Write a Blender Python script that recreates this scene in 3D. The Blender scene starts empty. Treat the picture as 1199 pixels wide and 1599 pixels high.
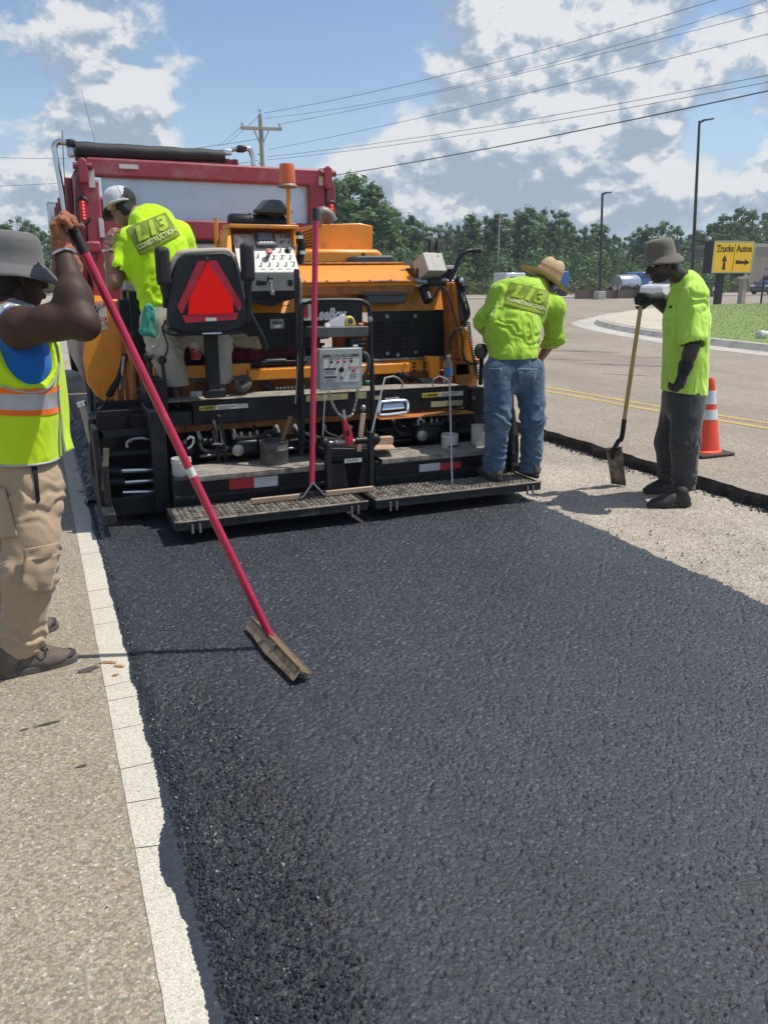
import bpy, bmesh, math, random
import numpy as np
from mathutils import Vector, Matrix, Euler
from mathutils.bvhtree import BVHTree
from math import sin, cos, pi, radians, sqrt, atan2

SC = bpy.context.scene
COL = SC.collection

# ------------------------------------------------------------------ camera
cam = bpy.data.cameras.new('camera')
camo = bpy.data.objects.new('camera', cam)
COL.objects.link(camo)
cam.sensor_fit = 'HORIZONTAL'
cam.sensor_width = 36.0
cam.lens = 36.0 * 1250.0 / 1199.0
cam.clip_start = 0.05
cam.clip_end = 6000
camo.location = (0, 0, 1.58)
camo.rotation_euler = (radians(90 - 16.38334), 0, radians(-23.01678))
SC.camera = camo

# ------------------------------------------------------------------ light
SUN_DIR = Vector((0.5, -0.12, 1.0)).normalized()
sun = bpy.data.lights.new('sun', 'SUN')
sun.energy = 4.0
sun.angle = radians(0.55)
sun.color = (1.0, 0.955, 0.88)
suno = bpy.data.objects.new('sun', sun)
COL.objects.link(suno)
suno.rotation_euler = SUN_DIR.to_track_quat('Z', 'Y').to_euler()

SC.view_settings.view_transform = 'Standard'
SC.view_settings.look = 'None'
SC.view_settings.gamma = 1.0
SC.view_settings.use_curve_mapping = False
SC.view_settings.exposure = 0.25

def N(nt, typ, **kw):
 n = nt.nodes.new(typ)
 for k, v in kw.items():
  if k == 'op':
   n.operation = v
  elif isinstance(k, str) and k.startswith('i_'):
   n.inputs[k[2:].replace('_', ' ')].default_value = v
  else:
   setattr(n, k, v)
 return n

def math_n(nt, op, a, b=None, c=None, clamp=False):
 n = nt.nodes.new('ShaderNodeMath')
 n.operation = op
 n.use_clamp = clamp
 for i, v in enumerate((a, b, c)):
  if v is None:
   continue
  if isinstance(v, (int, float)):
   n.inputs[i].default_value = v
  else:
   nt.links.new(v, n.inputs[i])
 return n.outputs[0]

def vmath(nt, op, a, b=None):
 n = nt.nodes.new('ShaderNodeVectorMath')
 n.operation = op
 for i, v in enumerate((a, b)):
  if v is None:
   continue
  if isinstance(v, (tuple, list, Vector)):
   n.inputs[i].default_value = v
  else:
   nt.links.new(v, n.inputs[i])
 return n.outputs['Value'] if op in ('DOT_PRODUCT', 'LENGTH') else n.outputs['Vector']

def ramp(nt, fac, stops, interp='LINEAR'):
 n = nt.nodes.new('ShaderNodeValToRGB')
 n.color_ramp.interpolation = interp
 el = n.color_ramp.elements
 while len(el) < len(stops):
  el.new(0.5)
 for e, (p, c) in zip(el, stops):
  e.position = p
  e.color = (*c, 1) if len(c) == 3 else c
 nt.links.new(fac, n.inputs[0])
 return n.outputs[0]

def mixc(nt, fac, a, b, blend='MIX'):
 n = nt.nodes.new('ShaderNodeMix')
 n.data_type = 'RGBA'
 n.blend_type = blend
 for s, v in ((n.inputs[0], fac), (n.inputs[6], a), (n.inputs[7], b)):
  if isinstance(v, (int, float)):
   s.default_value = v
  elif isinstance(v, (tuple, list)):
   s.default_value = (*v, 1) if len(v) == 3 else v
  else:
   nt.links.new(v, s)
 return n.outputs[2]

# ------------------------------------------------------------------ sky with cumulus
world = bpy.data.worlds.new('World')
SC.world = world
world.use_nodes = True
wt = world.node_tree
wt.nodes.clear()

cg = bpy.data.node_groups.new('cloud_density', 'ShaderNodeTree')
cg.interface.new_socket('Vector', in_out='INPUT', socket_type='NodeSocketVector')
cg.interface.new_socket('Density', in_out='OUTPUT', socket_type='NodeSocketFloat')
gi = cg.nodes.new('NodeGroupInput')
go = cg.nodes.new('NodeGroupOutput')
vin = gi.outputs[0]
scl = vmath(cg, 'MULTIPLY', vin, (1.0, 1.0, 1.5))
n1 = N(cg, 'ShaderNodeTexNoise', i_Scale=11.5, i_Detail=11.0, i_Roughness=0.58, i_Distortion=0.1)
cg.links.new(scl, n1.inputs['Vector'])
n2 = N(cg, 'ShaderNodeTexNoise', i_Scale=4.0, i_Detail=2.0, i_Roughness=0.5)
off = vmath(cg, 'ADD', scl, (3.1, 1.7, 0.4))
cg.links.new(off, n2.inputs['Vector'])
acc = math_n(cg, 'ADD', math_n(cg, 'MULTIPLY', n1.outputs['Fac'], 1.0), math_n(cg, 'MULTIPLY', n2.outputs['Fac'], 0.40))
# where the big cumulus masses stand and where the sky is open: direction, angular radius (deg), amount
CLOUDS = [((0.065, 0.97, 0.233), 7.5, 0.11), ((0.137, 0.961, 0.241), 4.0, 0.09), ((0.093, 0.977, 0.192), 2.5, 0.05), ((0.021, 0.994, 0.103), 4.0, 0.10),
          ((0.142, 0.979, 0.146), 3.4, 0.10), ((0.361, 0.922, 0.138), 4.2, 0.13), ((0.448, 0.885, 0.128), 4.6, 0.13), ((0.528, 0.838, 0.136), 5.0, 0.12),
          ((0.446, 0.87, 0.21), 5.5, 0.10), ((0.553, 0.807, 0.206), 6.5, 0.09), ((0.639, 0.732, 0.234), 6.5, 0.08), ((0.61, 0.783, 0.124), 5.2, 0.12),
          ((0.665, 0.73, 0.158), 3.5, 0.06), ((0.713, 0.692, 0.118), 2.6, 0.15), ((0.475, 0.84, 0.261), 5.0, 0.10), ((0.417, 0.904, 0.094), 3.5, 0.12), ((0.569, 0.817, 0.092), 4.5, 0.13), ((0.657, 0.749, 0.083), 3.5, 0.12), ((0.494, 0.862, 0.114), 3.0, 0.08),
          ((0.271, 0.94, 0.209), 7.0, -0.17), ((0.295, 0.919, 0.262), 7.5, -0.17), ((0.203, 0.965, 0.164), 3.0, -0.08), ((0.697, 0.7, 0.155), 3.2, -0.07),
          ((0.688, 0.714, 0.132), 2.2, -0.10), ((0.507, 0.846, 0.165), 2.2, -0.08), ((0.392, 0.887, 0.246), 3.0, -0.08), ((0.008, 0.988, 0.154), 2.6, -0.07)]
for d, r, amt in CLOUDS:
 dt = vmath(cg, 'DOT_PRODUCT', vmath(cg, 'NORMALIZE', vin), d)
 mr = cg.nodes.new('ShaderNodeMapRange')
 mr.interpolation_type = 'SMOOTHSTEP'
 mr.inputs[1].default_value = cos(radians(r * 1.25))
 mr.inputs[2].default_value = cos(radians(r * 0.1))
 mr.inputs[3].default_value = 0
 mr.inputs[4].default_value = amt
 cg.links.new(dt, mr.inputs[0])
 acc = math_n(cg, 'ADD', acc, mr.outputs[0])
cg.links.new(acc, go.inputs[0])

tc = wt.nodes.new('ShaderNodeTexCoord')
dirv = tc.outputs['Generated']

def dens(offset):
 g = wt.nodes.new('ShaderNodeGroup')
 g.node_tree = cg
 wt.links.new(vmath(wt, 'ADD', dirv, offset) if any(offset) else dirv, g.inputs[0])
 return g.outputs[0]

d0 = dens((0, 0, 0))
dl = dens((0.006, -0.002, 0.013))
dl2 = dens((0.012, -0.004, 0.045))
cover = wt.nodes.new('ShaderNodeMapRange')
cover.interpolation_type = 'SMOOTHSTEP'
cover.inputs[1].default_value = 0.67
cover.inputs[2].default_value = 0.84
wt.links.new(d0, cover.inputs[0])
edge = math_n(wt, 'MULTIPLY', math_n(wt, 'SUBTRACT', d0, dl), 8.5)
bodyl = math_n(wt, 'MULTIPLY', math_n(wt, 'SUBTRACT', d0, dl2), 3.6)
litf = math_n(wt, 'ADD', math_n(wt, 'ADD', edge, bodyl), 0.36, clamp=True)
ccol = ramp(wt, litf, [(0.0, (2.6, 3.15, 3.95)), (0.35, (3.3, 3.85, 4.6)), (0.7, (4.5, 4.85, 5.25)), (1.0, (6.0, 6.05, 6.1))])
sky = wt.nodes.new('ShaderNodeTexSky')
sky.sky_type = 'NISHITA'
sky.sun_disc = False
sky.sun_elevation = math.asin(SUN_DIR.z)
sky.sun_rotation = atan2(SUN_DIR.x, SUN_DIR.y)
sky.altitude = 100
sky.air_density = 1.0
sky.dust_density = 0.35
sky.ozone_density = 1.6
zz = wt.nodes.new('ShaderNodeSeparateXYZ')
wt.links.new(dirv, zz.inputs[0])
hz = wt.nodes.new('ShaderNodeMapRange')          # pale summer haze towards the horizon, the same all round
hz.interpolation_type = 'SMOOTHSTEP'
hz.inputs[1].default_value = 0.20
hz.inputs[2].default_value = 0.0
hz.inputs[3].default_value = 0.0
hz.inputs[4].default_value = 0.9
wt.links.new(zz.outputs[2], hz.inputs[0])
skyb = mixc(wt, hz.outputs[0], sky.outputs[0], (2.85, 3.85, 5.0))
skyc = mixc(wt, math_n(wt, 'MULTIPLY', cover.outputs[0], 0.93), skyb, ccol)
bg = wt.nodes.new('ShaderNodeBackground')
bg.inputs['Strength'].default_value = 0.115
wt.links.new(skyc, bg.inputs['Color'])
wo = wt.nodes.new('ShaderNodeOutputWorld')
wt.links.new(bg.outputs[0], wo.inputs['Surface'])

# ------------------------------------------------------------------ materials
MATS = {}

def mat(name, col, rough=0.6, metal=0.0, var=0.12, vs=5.0, bump=0.0, bs=80.0, dirt=None, coat=0.0, spec=0.5,
  stretch=None, alpha=None, trans=0.0, emit=None):
 """Plain procedural material: base colour with noise variation, optional worn/dirty patches and fine relief."""
 if name in MATS:
  return MATS[name]
 m = bpy.data.materials.new(name)
 m.use_nodes = True
 nt = m.node_tree
 b = nt.nodes['Principled BSDF']
 tcn = nt.nodes.new('ShaderNodeTexCoord')
 co = tcn.outputs['Object']
 if stretch:
  co = vmath(nt, 'MULTIPLY', co, stretch)
 n = N(nt, 'ShaderNodeTexNoise', i_Scale=vs, i_Detail=6.0, i_Roughness=0.62)
 nt.links.new(co, n.inputs['Vector'])
 lo = tuple(c * (1 - var) for c in col)
 hi = tuple(min(1, c * (1 + var)) for c in col)
 c = ramp(nt, n.outputs['Fac'], [(0.28, lo), (0.72, hi)])
 rg = None
 if dirt:
  dcol, amt, dsc = dirt
  n3 = N(nt, 'ShaderNodeTexNoise', i_Scale=dsc, i_Detail=8.0, i_Roughness=0.7)
  nt.links.new(vmath(nt, 'ADD', co, (7.3, 2.1, 4.4)), n3.inputs['Vector'])
  t = 0.68 - amt * 0.4
  fac = ramp(nt, n3.outputs['Fac'], [(t - 0.06, (0, 0, 0)), (t + 0.14, (1, 1, 1))])
  c = mixc(nt, fac, c, dcol)
  rg = fac
 nt.links.new(c, b.inputs['Base Color'])
 b.inputs['Roughness'].default_value = rough
 if rg is not None:
  mr = nt.nodes.new('ShaderNodeMapRange')
  mr.inputs[3].default_value = rough
  mr.inputs[4].default_value = min(1, rough + 0.3)
  nt.links.new(rg, mr.inputs[0])
  nt.links.new(mr.outputs[0], b.inputs['Roughness'])
 b.inputs['Metallic'].default_value = metal
 b.inputs['Specular IOR Level'].default_value = spec
 b.inputs['Coat Weight'].default_value = coat
 b.inputs['Coat Roughness'].default_value = 0.15
 if bump:
  nb = N(nt, 'ShaderNodeTexNoise', i_Scale=bs, i_Detail=5.0, i_Roughness=0.6)
  nt.links.new(co, nb.inputs['Vector'])
  bn = nt.nodes.new('ShaderNodeBump')
  bn.inputs['Strength'].default_value = bump
  bn.inputs['Distance'].default_value = 0.01
  nt.links.new(nb.outputs['Fac'], bn.inputs['Height'])
  nt.links.new(bn.outputs[0], b.inputs['Normal'])
 if alpha is not None:
  b.inputs['Alpha'].default_value = alpha
 if trans:
  b.inputs['Transmission Weight'].default_value = trans
 if emit:
  b.inputs['Emission Color'].default_value = (*emit[0], 1)
  b.inputs['Emission Strength'].default_value = emit[1]
 MATS[name] = m
 return m

def cloth(name, col, fold=0.5, fs=9.0, rough=0.85, var=0.06, sheen=0.2, dirt=None, stretch=(1, 1, 0.55), weave=900):
 m = mat(name, col, rough, var=var, vs=4, dirt=dirt, spec=0.25)
 nt = m.node_tree
 b = nt.nodes['Principled BSDF']
 b.inputs['Sheen Weight'].default_value = sheen
 co = vmath(nt, 'MULTIPLY', nt.nodes.new('ShaderNodeTexCoord').outputs['Object'], stretch)
 n = N(nt, 'ShaderNodeTexNoise', i_Scale=fs, i_Detail=3.0, i_Roughness=0.45, i_Distortion=1.1)
 nt.links.new(co, n.inputs['Vector'])
 w = N(nt, 'ShaderNodeTexNoise', i_Scale=weave, i_Detail=1.0)
 nt.links.new(co, w.inputs['Vector'])
 h = math_n(nt, 'ADD', math_n(nt, 'MULTIPLY', n.outputs['Fac'], 1.0), math_n(nt, 'MULTIPLY', w.outputs['Fac'], 0.02))
 bn = nt.nodes.new('ShaderNodeBump')
 bn.inputs['Strength'].default_value = fold
 bn.inputs['Distance'].default_value = 0.03
 nt.links.new(h, bn.inputs['Height'])
 nt.links.new(bn.outputs[0], b.inputs['Normal'])
 return m

# ------------------------------------------------------------------ mesh helpers
def frame_of(d):
 d = Vector(d).normalized()
 u = d.cross(Vector((0, 0, 1)))
 if u.length < 1e-4:
  u = Vector((1, 0, 0))
 u.normalize()
 return u, d.cross(u).normalized(), d

class MB:
 def __init__(s):
  s.v = []
  s.f = []
  s.mi = []

 def add(s, vs, fs, mi=0):
  o = len(s.v)
  s.v += [tuple(p) for p in vs]
  s.f += [tuple(i + o for i in f) for f in fs]
  s.mi += [mi] * len(fs)
  return s

 def box(s, x0, x1, z0, z1, y0, y1, mi=0):
  v = [(x, y, z) for z in (z0, z1) for y in (y0, y1) for x in (x0, x1)]
  return s.add(v, [(0, 2, 3, 1), (4, 5, 7, 6), (0, 1, 5, 4), (2, 6, 7, 3), (0, 4, 6, 2), (1, 3, 7, 5)], mi)

 def obox(s, c, size, R=None, mi=0):
  hx, hy, hz = [q / 2 for q in size]
  v = [Vector((x, y, z)) for z in (-hz, hz) for y in (-hy, hy) for x in (-hx, hx)]
  if R is not None:
   v = [R @ p for p in v]
  c = Vector(c)
  return s.add([c + p for p in v], [(0, 2, 3, 1), (4, 5, 7, 6), (0, 1, 5, 4), (2, 6, 7, 3), (0, 4, 6, 2), (1, 3, 7, 5)], mi)

 def bar(s, a, b, w, h, up=(0, 0, 1), mi=0):
  """rectangular bar from a to b, w across, h along up"""
  a, b = Vector(a), Vector(b)
  d = (b - a).normalized()
  side = d.cross(Vector(up)).normalized()
  u = side.cross(d)
  v = []
  for p in (a, b):
   for sx, sy in ((-1, -1), (1, -1), (1, 1), (-1, 1)):
    v.append(p + side * sx * w / 2 + u * sy * h / 2)
  return s.add(v, [(3, 2, 1, 0), (4, 5, 6, 7), (0, 1, 5, 4), (1, 2, 6, 5), (2, 3, 7, 6), (3, 0, 4, 7)], mi)

 def cyl(s, a, b, r0, r1=None, n=12, cap=True, mi=0):
  r1 = r0 if r1 is None else r1
  a, b = Vector(a), Vector(b)
  u, w, d = frame_of(b - a)
  v = []
  for p, r in ((a, r0), (b, r1)):
   v += [p + (u * cos(2 * pi * i / n) + w * sin(2 * pi * i / n)) * r for i in range(n)]
  f = [(i, (i + 1) % n, n + (i + 1) % n, n + i) for i in range(n)]
  if cap:
   f += [tuple(range(n - 1, -1, -1)), tuple(range(n, 2 * n))]
  return s.add(v, f, mi)

 def tube(s, pts, r, n=8, mi=0, closed=False):
  pts = [Vector(p) for p in pts]
  rs = r if isinstance(r, (list, tuple)) else [r] * len(pts)
  v, f = [], []
  u = None
  for i, p in enumerate(pts):
   a = pts[i - 1] if i > 0 else p
   b = pts[i + 1] if i < len(pts) - 1 else p
   d = (b - a).normalized()
   if u is None:
    u = frame_of(d)[0]
   else:
    u = (u - d * u.dot(d))
    if u.length < 1e-5:
     u = frame_of(d)[0]
    u.normalize()
   w = d.cross(u)
   v += [p + (u * cos(2 * pi * k / n) + w * sin(2 * pi * k / n)) * rs[i] for k in range(n)]
  for i in range(len(pts) - 1):
   f += [(i * n + k, i * n + (k + 1) % n, (i + 1) * n + (k + 1) % n, (i + 1) * n + k) for k in range(n)]
  f += [tuple(range(n - 1, -1, -1)), tuple((len(pts) - 1) * n + k for k in range(n))]
  return s.add(v, f, mi)

 def prism(s, pts, vec, mi=0):
  vec = Vector(vec)
  a = [Vector(p) for p in pts]
  n = len(a)
  nrm = Vector((0, 0, 0))
  for i in range(n):
   nrm += a[i].cross(a[(i + 1) % n])
  if nrm.dot(vec) > 0:
   a.reverse()
  v = a + [p + vec for p in a]
  f = [tuple(range(n)), tuple(range(2 * n - 1, n - 1, -1))]
  f += [((i + 1) % n, i, n + i, n + (i + 1) % n) for i in range(n)]
  return s.add(v, f, mi)

 def lathe(s, c, prof, axis=(0, 0, 1), n=20, mi=0, sx=1.0, sy=1.0):
  c = Vector(c)
  u, w, d = frame_of(axis)
  v, f = [], []
  for r, h in prof:
   v += [c + d * h + (u * cos(2 * pi * k / n) * sx + w * sin(2 * pi * k / n) * sy) * max(r, 1e-4) for k in range(n)]
  for i in range(len(prof) - 1):
   f += [(i * n + k, i * n + (k + 1) % n, (i + 1) * n + (k + 1) % n, (i + 1) * n + k) for k in range(n)]
  if prof[0][0] > 1e-3:
   f.append(tuple(range(n - 1, -1, -1)))
  if prof[-1][0] > 1e-3:
   f.append(tuple((len(prof) - 1) * n + k for k in range(n)))
  return s.add(v, f, mi)

 def ell(s, c, r, n=14, m=9, R=None, mi=0):
  c = Vector(c)
  if isinstance(r, (int, float)):
   r = (r, r, r)
  v, f = [], []
  for j in range(m + 1):
   t = pi * j / m
   for k in range(n):
    p = Vector((r[0] * sin(t) * cos(2 * pi * k / n), r[1] * sin(t) * sin(2 * pi * k / n), -r[2] * cos(t)))
    if R is not None:
     p = R @ p
    v.append(c + p)
  for j in range(m):
   f += [(j * n + k, j * n + (k + 1) % n, (j + 1) * n + (k + 1) % n, (j + 1) * n + k) for k in range(n)]
  return s.add(v, f, mi)

 def mesh(s, name, smooth=True, ang=0.7):
  me = bpy.data.meshes.new(name)
  me.from_pydata(s.v, [], s.f)
  if any(s.mi):
   me.polygons.foreach_set('material_index', s.mi)
  me.validate()
  if smooth:
   me.shade_smooth()
   me.set_sharp_from_angle(angle=ang)
  me.update()
  return me

 def build(s, name, m, parent=None, bevel=0.0, smooth=True, ang=0.7, seg=2, kind=None, label=None):
  return link(name, s.mesh(name, smooth, ang), m, parent, bevel, seg, kind, label)

def link(name, me, m, parent=None, bevel=0.0, seg=2, kind=None, label=None):
 o = bpy.data.objects.new(name, me)
 COL.objects.link(o)
 if len(me.materials) == 0:
  for q in (m if isinstance(m, (list, tuple)) else [m]):
   me.materials.append(q)
 if bevel:
  bv = o.modifiers.new('edge', 'BEVEL')
  bv.width = bevel
  bv.segments = seg
  bv.limit_method = 'ANGLE'
  bv.angle_limit = radians(40)
  bv.use_clamp_overlap = True
 if parent is not None:
  o.parent = parent
  o.matrix_parent_inverse = Matrix.Translation(-world_loc(parent))
 if kind:
  o['kind'] = kind
 if label:
  o['label'] = label
 return o

def world_loc(o):
 return Vector(o.location)

def box(name, m, dims, y0, y1, parent=None, bevel=0.004, **k):
 """dims = x0, x1, z0, z1"""
 return MB().box(*dims, y0, y1).build(name, m, parent, bevel=bevel, **k)

def thing(name, loc, label, cat, group=None):
 o = bpy.data.objects.new(name, None)
 o.empty_display_size = 0.2
 COL.objects.link(o)
 o.location = loc
 o['label'] = label
 o['category'] = cat
 if group:
  o['group'] = group
 return o

def tag(o, label, cat, group=None):
 o['label'] = label
 o['category'] = cat
 if group:
  o['group'] = group
 return o

def struct(name, mb, m, smooth=False, **k):
 return mb.build(name, m, smooth=smooth, kind='structure', **k)

SHARED = {}

def piece(name, key, mk, m, loc, parent, rot=None):
 """alike small parts that share one mesh; mk builds it round the origin"""
 if key not in SHARED:
  me = mk().mesh(name)
  me.materials.append(m)
  SHARED[key] = me
 o = bpy.data.objects.new(name, SHARED[key])
 COL.objects.link(o)
 o.parent = parent
 o.matrix_parent_inverse = Matrix.Translation(-Vector(parent.location))
 o.location = loc
 if rot is not None:
  o.rotation_euler = rot
 return o

def arc(c, r, a0, a1, n, plane='xz'):
 out = []
 for i in range(n + 1):
  a = radians(a0 + (a1 - a0) * i / n)
  if plane == 'xz':
   out.append((c[0] + r * cos(a), c[1], c[2] + r * sin(a)))
  elif plane == 'yz':
   out.append((c[0], c[1] + r * cos(a), c[2] + r * sin(a)))
  else:
   out.append((c[0] + r * cos(a), c[1] + r * sin(a), c[2]))
 return out

def smooth_pts(pts, n=6):
 """Catmull-Rom through the points"""
 P = [Vector(p) for p in pts]
 P = [P[0] * 2 - P[1]] + P + [P[-1] * 2 - P[-2]]
 out = []
 for i in range(1, len(P) - 2):
  for k in range(n):
   t = k / n
   a, b, c, d = P[i - 1], P[i], P[i + 1], P[i + 2]
   out.append(0.5 * ((2 * b) + (c - a) * t + (2 * a - 5 * b + 4 * c - d) * t * t + (3 * b - a - 3 * c + d) * t ** 3))
 out.append(P[-2])
 return out

def coil(pts, turns, R, r, n=8):
 """spiral cord along a path"""
 pts = smooth_pts(pts, 8)
 seg = turns * n
 out = []
 L = len(pts) - 1
 for i in range(seg + 1):
  t = i / seg * L
  k = min(int(t), L - 1)
  p = pts[k].lerp(pts[k + 1], t - k)
  u, w, d = frame_of(pts[k + 1] - pts[k])
  a = 2 * pi * i / n
  out.append(p + (u * cos(a) + w * sin(a)) * R)
 return MB().tube(out, r, 5)

def text_mesh(body, size, offset=0.0, ext=0.001, shear=0.0, space=1.0, width=None):
 cu = bpy.data.curves.new('lettering', 'FONT')
 cu.body = body
 cu.size = size
 cu.offset = offset
 cu.extrude = ext
 cu.shear = shear
 cu.space_character = space
 cu.align_x = 'CENTER'
 cu.align_y = 'CENTER'
 cu.resolution_u = 3
 o = bpy.data.objects.new('lettering', cu)
 COL.objects.link(o)
 dg = bpy.context.evaluated_depsgraph_get()
 me = bpy.data.meshes.new_from_object(o.evaluated_get(dg))
 bpy.data.objects.remove(o)
 bpy.data.curves.remove(cu)
 me.materials.clear()
 if width:
  xs = [v.co.x for v in me.vertices]
  k = width / max(1e-6, max(xs) - min(xs))
  for v in me.vertices:
   v.co.x *= k
 return me

def text(name, body, loc, size, m, parent, rot=(pi / 2, 0, 0), width=None, **k):
 me = text_mesh(body, size, width=width, **k)
 R = Euler(rot).to_matrix().to_4x4()
 me.transform(Matrix.Translation(Vector(loc)) @ R)
 return link(name, me, m, parent)

# ------------------------------------------------------------------ volume modelling for bodies and clothes
RNG = np.random.default_rng(7)
LAT = RNG.random((32, 32, 32)).astype(np.float32)

def vnoise(p):
 i = np.floor(p).astype(int)
 f = (p - i).astype(np.float32)
 f = f * f * (3 - 2 * f)
 i0 = i & 31
 i1 = (i + 1) & 31
 x0, y0, z0 = i0[..., 0], i0[..., 1], i0[..., 2]
 x1, y1, z1 = i1[..., 0], i1[..., 1], i1[..., 2]
 fx, fy, fz = f[..., 0], f[..., 1], f[..., 2]
 a = LAT[x0, y0, z0] * (1 - fx) + LAT[x1, y0, z0] * fx
 b = LAT[x0, y1, z0] * (1 - fx) + LAT[x1, y1, z0] * fx
 c = LAT[x0, y0, z1] * (1 - fx) + LAT[x1, y0, z1] * fx
 d = LAT[x0, y1, z1] * (1 - fx) + LAT[x1, y1, z1] * fx
 return (a * (1 - fy) + b * fy) * (1 - fz) + (c * (1 - fy) + d * fy) * fz

def sd_cone(p, a, b, ra, rb, nrm=None, flat=1.0):
 """tapered capsule a-b; with nrm/flat its section is squashed along nrm"""
 a = np.array(a, np.float32)
 b = np.array(b, np.float32)
 pa = p - a
 ba = b - a
 if nrm is not None:
  n = np.array(nrm, np.float32)
  n = n / np.linalg.norm(n)
  pa = pa + n * ((pa @ n) * (1 / flat - 1))[..., None]
  ba = ba + n * (float(ba @ n) * (1 / flat - 1))
 h = np.clip((pa @ ba) / max(1e-9, float(ba @ ba)), 0, 1)
 d = np.linalg.norm(pa - h[..., None] * ba, axis=-1) - (ra + (rb - ra) * h)
 return d * (0.5 + 0.5 * flat if nrm is not None else 1.0)

def sd_ell(p, c, r, R=None):
 q = p - np.array(c, np.float32)
 if R is not None:
  q = q @ np.array(R, np.float32)
 r = np.array(r, np.float32)
 k0 = np.linalg.norm(q / r, axis=-1)
 k1 = np.linalg.norm(q / (r * r), axis=-1)
 return np.where(k1 > 1e-6, k0 * (k0 - 1) / np.maximum(k1, 1e-6), -r.min())

def smin(a, b, k):
 h = np.clip(0.5 + 0.5 * (b - a) / k, 0, 1)
 return b * (1 - h) + a * h - k * h * (1 - h)

def sdf_mesh(name, prims, res=0.01, k=0.03, fold=0.0, ff=(9, 9, 5), cuts=(), seed=0, pad=0.05, rings=()):
 """prims: ('c', a, b, ra, rb[, nrm, flat]) | ('e', centre, radii[, R]); cuts: same, subtracted. Surface nets."""
 los, his = [], []
 for q in prims:
  if q[0] == 'c':
   r = max(q[3], q[4])
   los.append(np.minimum(q[1], q[2]) - r)
   his.append(np.maximum(q[1], q[2]) + r)
  else:
   r = max(q[2])
   los.append(np.array(q[1]) - r)
   his.append(np.array(q[1]) + r)
 lo = np.min(los, 0) - pad
 hi = np.max(his, 0) + pad
 n = np.ceil((hi - lo) / res).astype(int) + 1
 ax = [(lo[i] + res * np.arange(n[i])).astype(np.float32) for i in range(3)]
 p = np.stack(np.meshgrid(*ax, indexing='ij'), -1)

 def ev(q):
  return sd_cone(p, *q[1:]) if q[0] == 'c' else sd_ell(p, *q[1:])
 d = ev(prims[0])
 for q in prims[1:]:
  d = smin(d, ev(q), k)
 if fold:
  w = p * np.array(ff, np.float32) + seed * 3.71
  wp = w + 1.3 * np.stack([vnoise(w * 0.6 + 11), vnoise(w * 0.6 + 23), vnoise(w * 0.6 + 5)], -1)
  nn = 1 - np.abs(2 * vnoise(wp) - 1)
  n2 = 1 - np.abs(2 * vnoise(wp * 2.1 + 9.4) - 1)
  d = d - fold * (nn * 1.2 + 0.5 * n2 - 0.85)
 for c, dr, amp, freq, ext in rings:      # bunched creases round a joint
  q = p - np.array(c, np.float32)
  dv = np.array(dr, np.float32)
  dv /= np.linalg.norm(dv)
  t = q @ dv
  ph = t * freq + 2.4 * vnoise(p * 13 + seed)
  d = d - amp * np.sin(ph * 6.283) * np.exp(-(t / ext) ** 2) * np.exp(-np.maximum(0, np.linalg.norm(q, axis=-1) - ext) ** 2 / ext ** 2)
 for q in cuts:
  d = np.maximum(d, -ev(q))
 return nets(name, d, lo, res)

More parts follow.
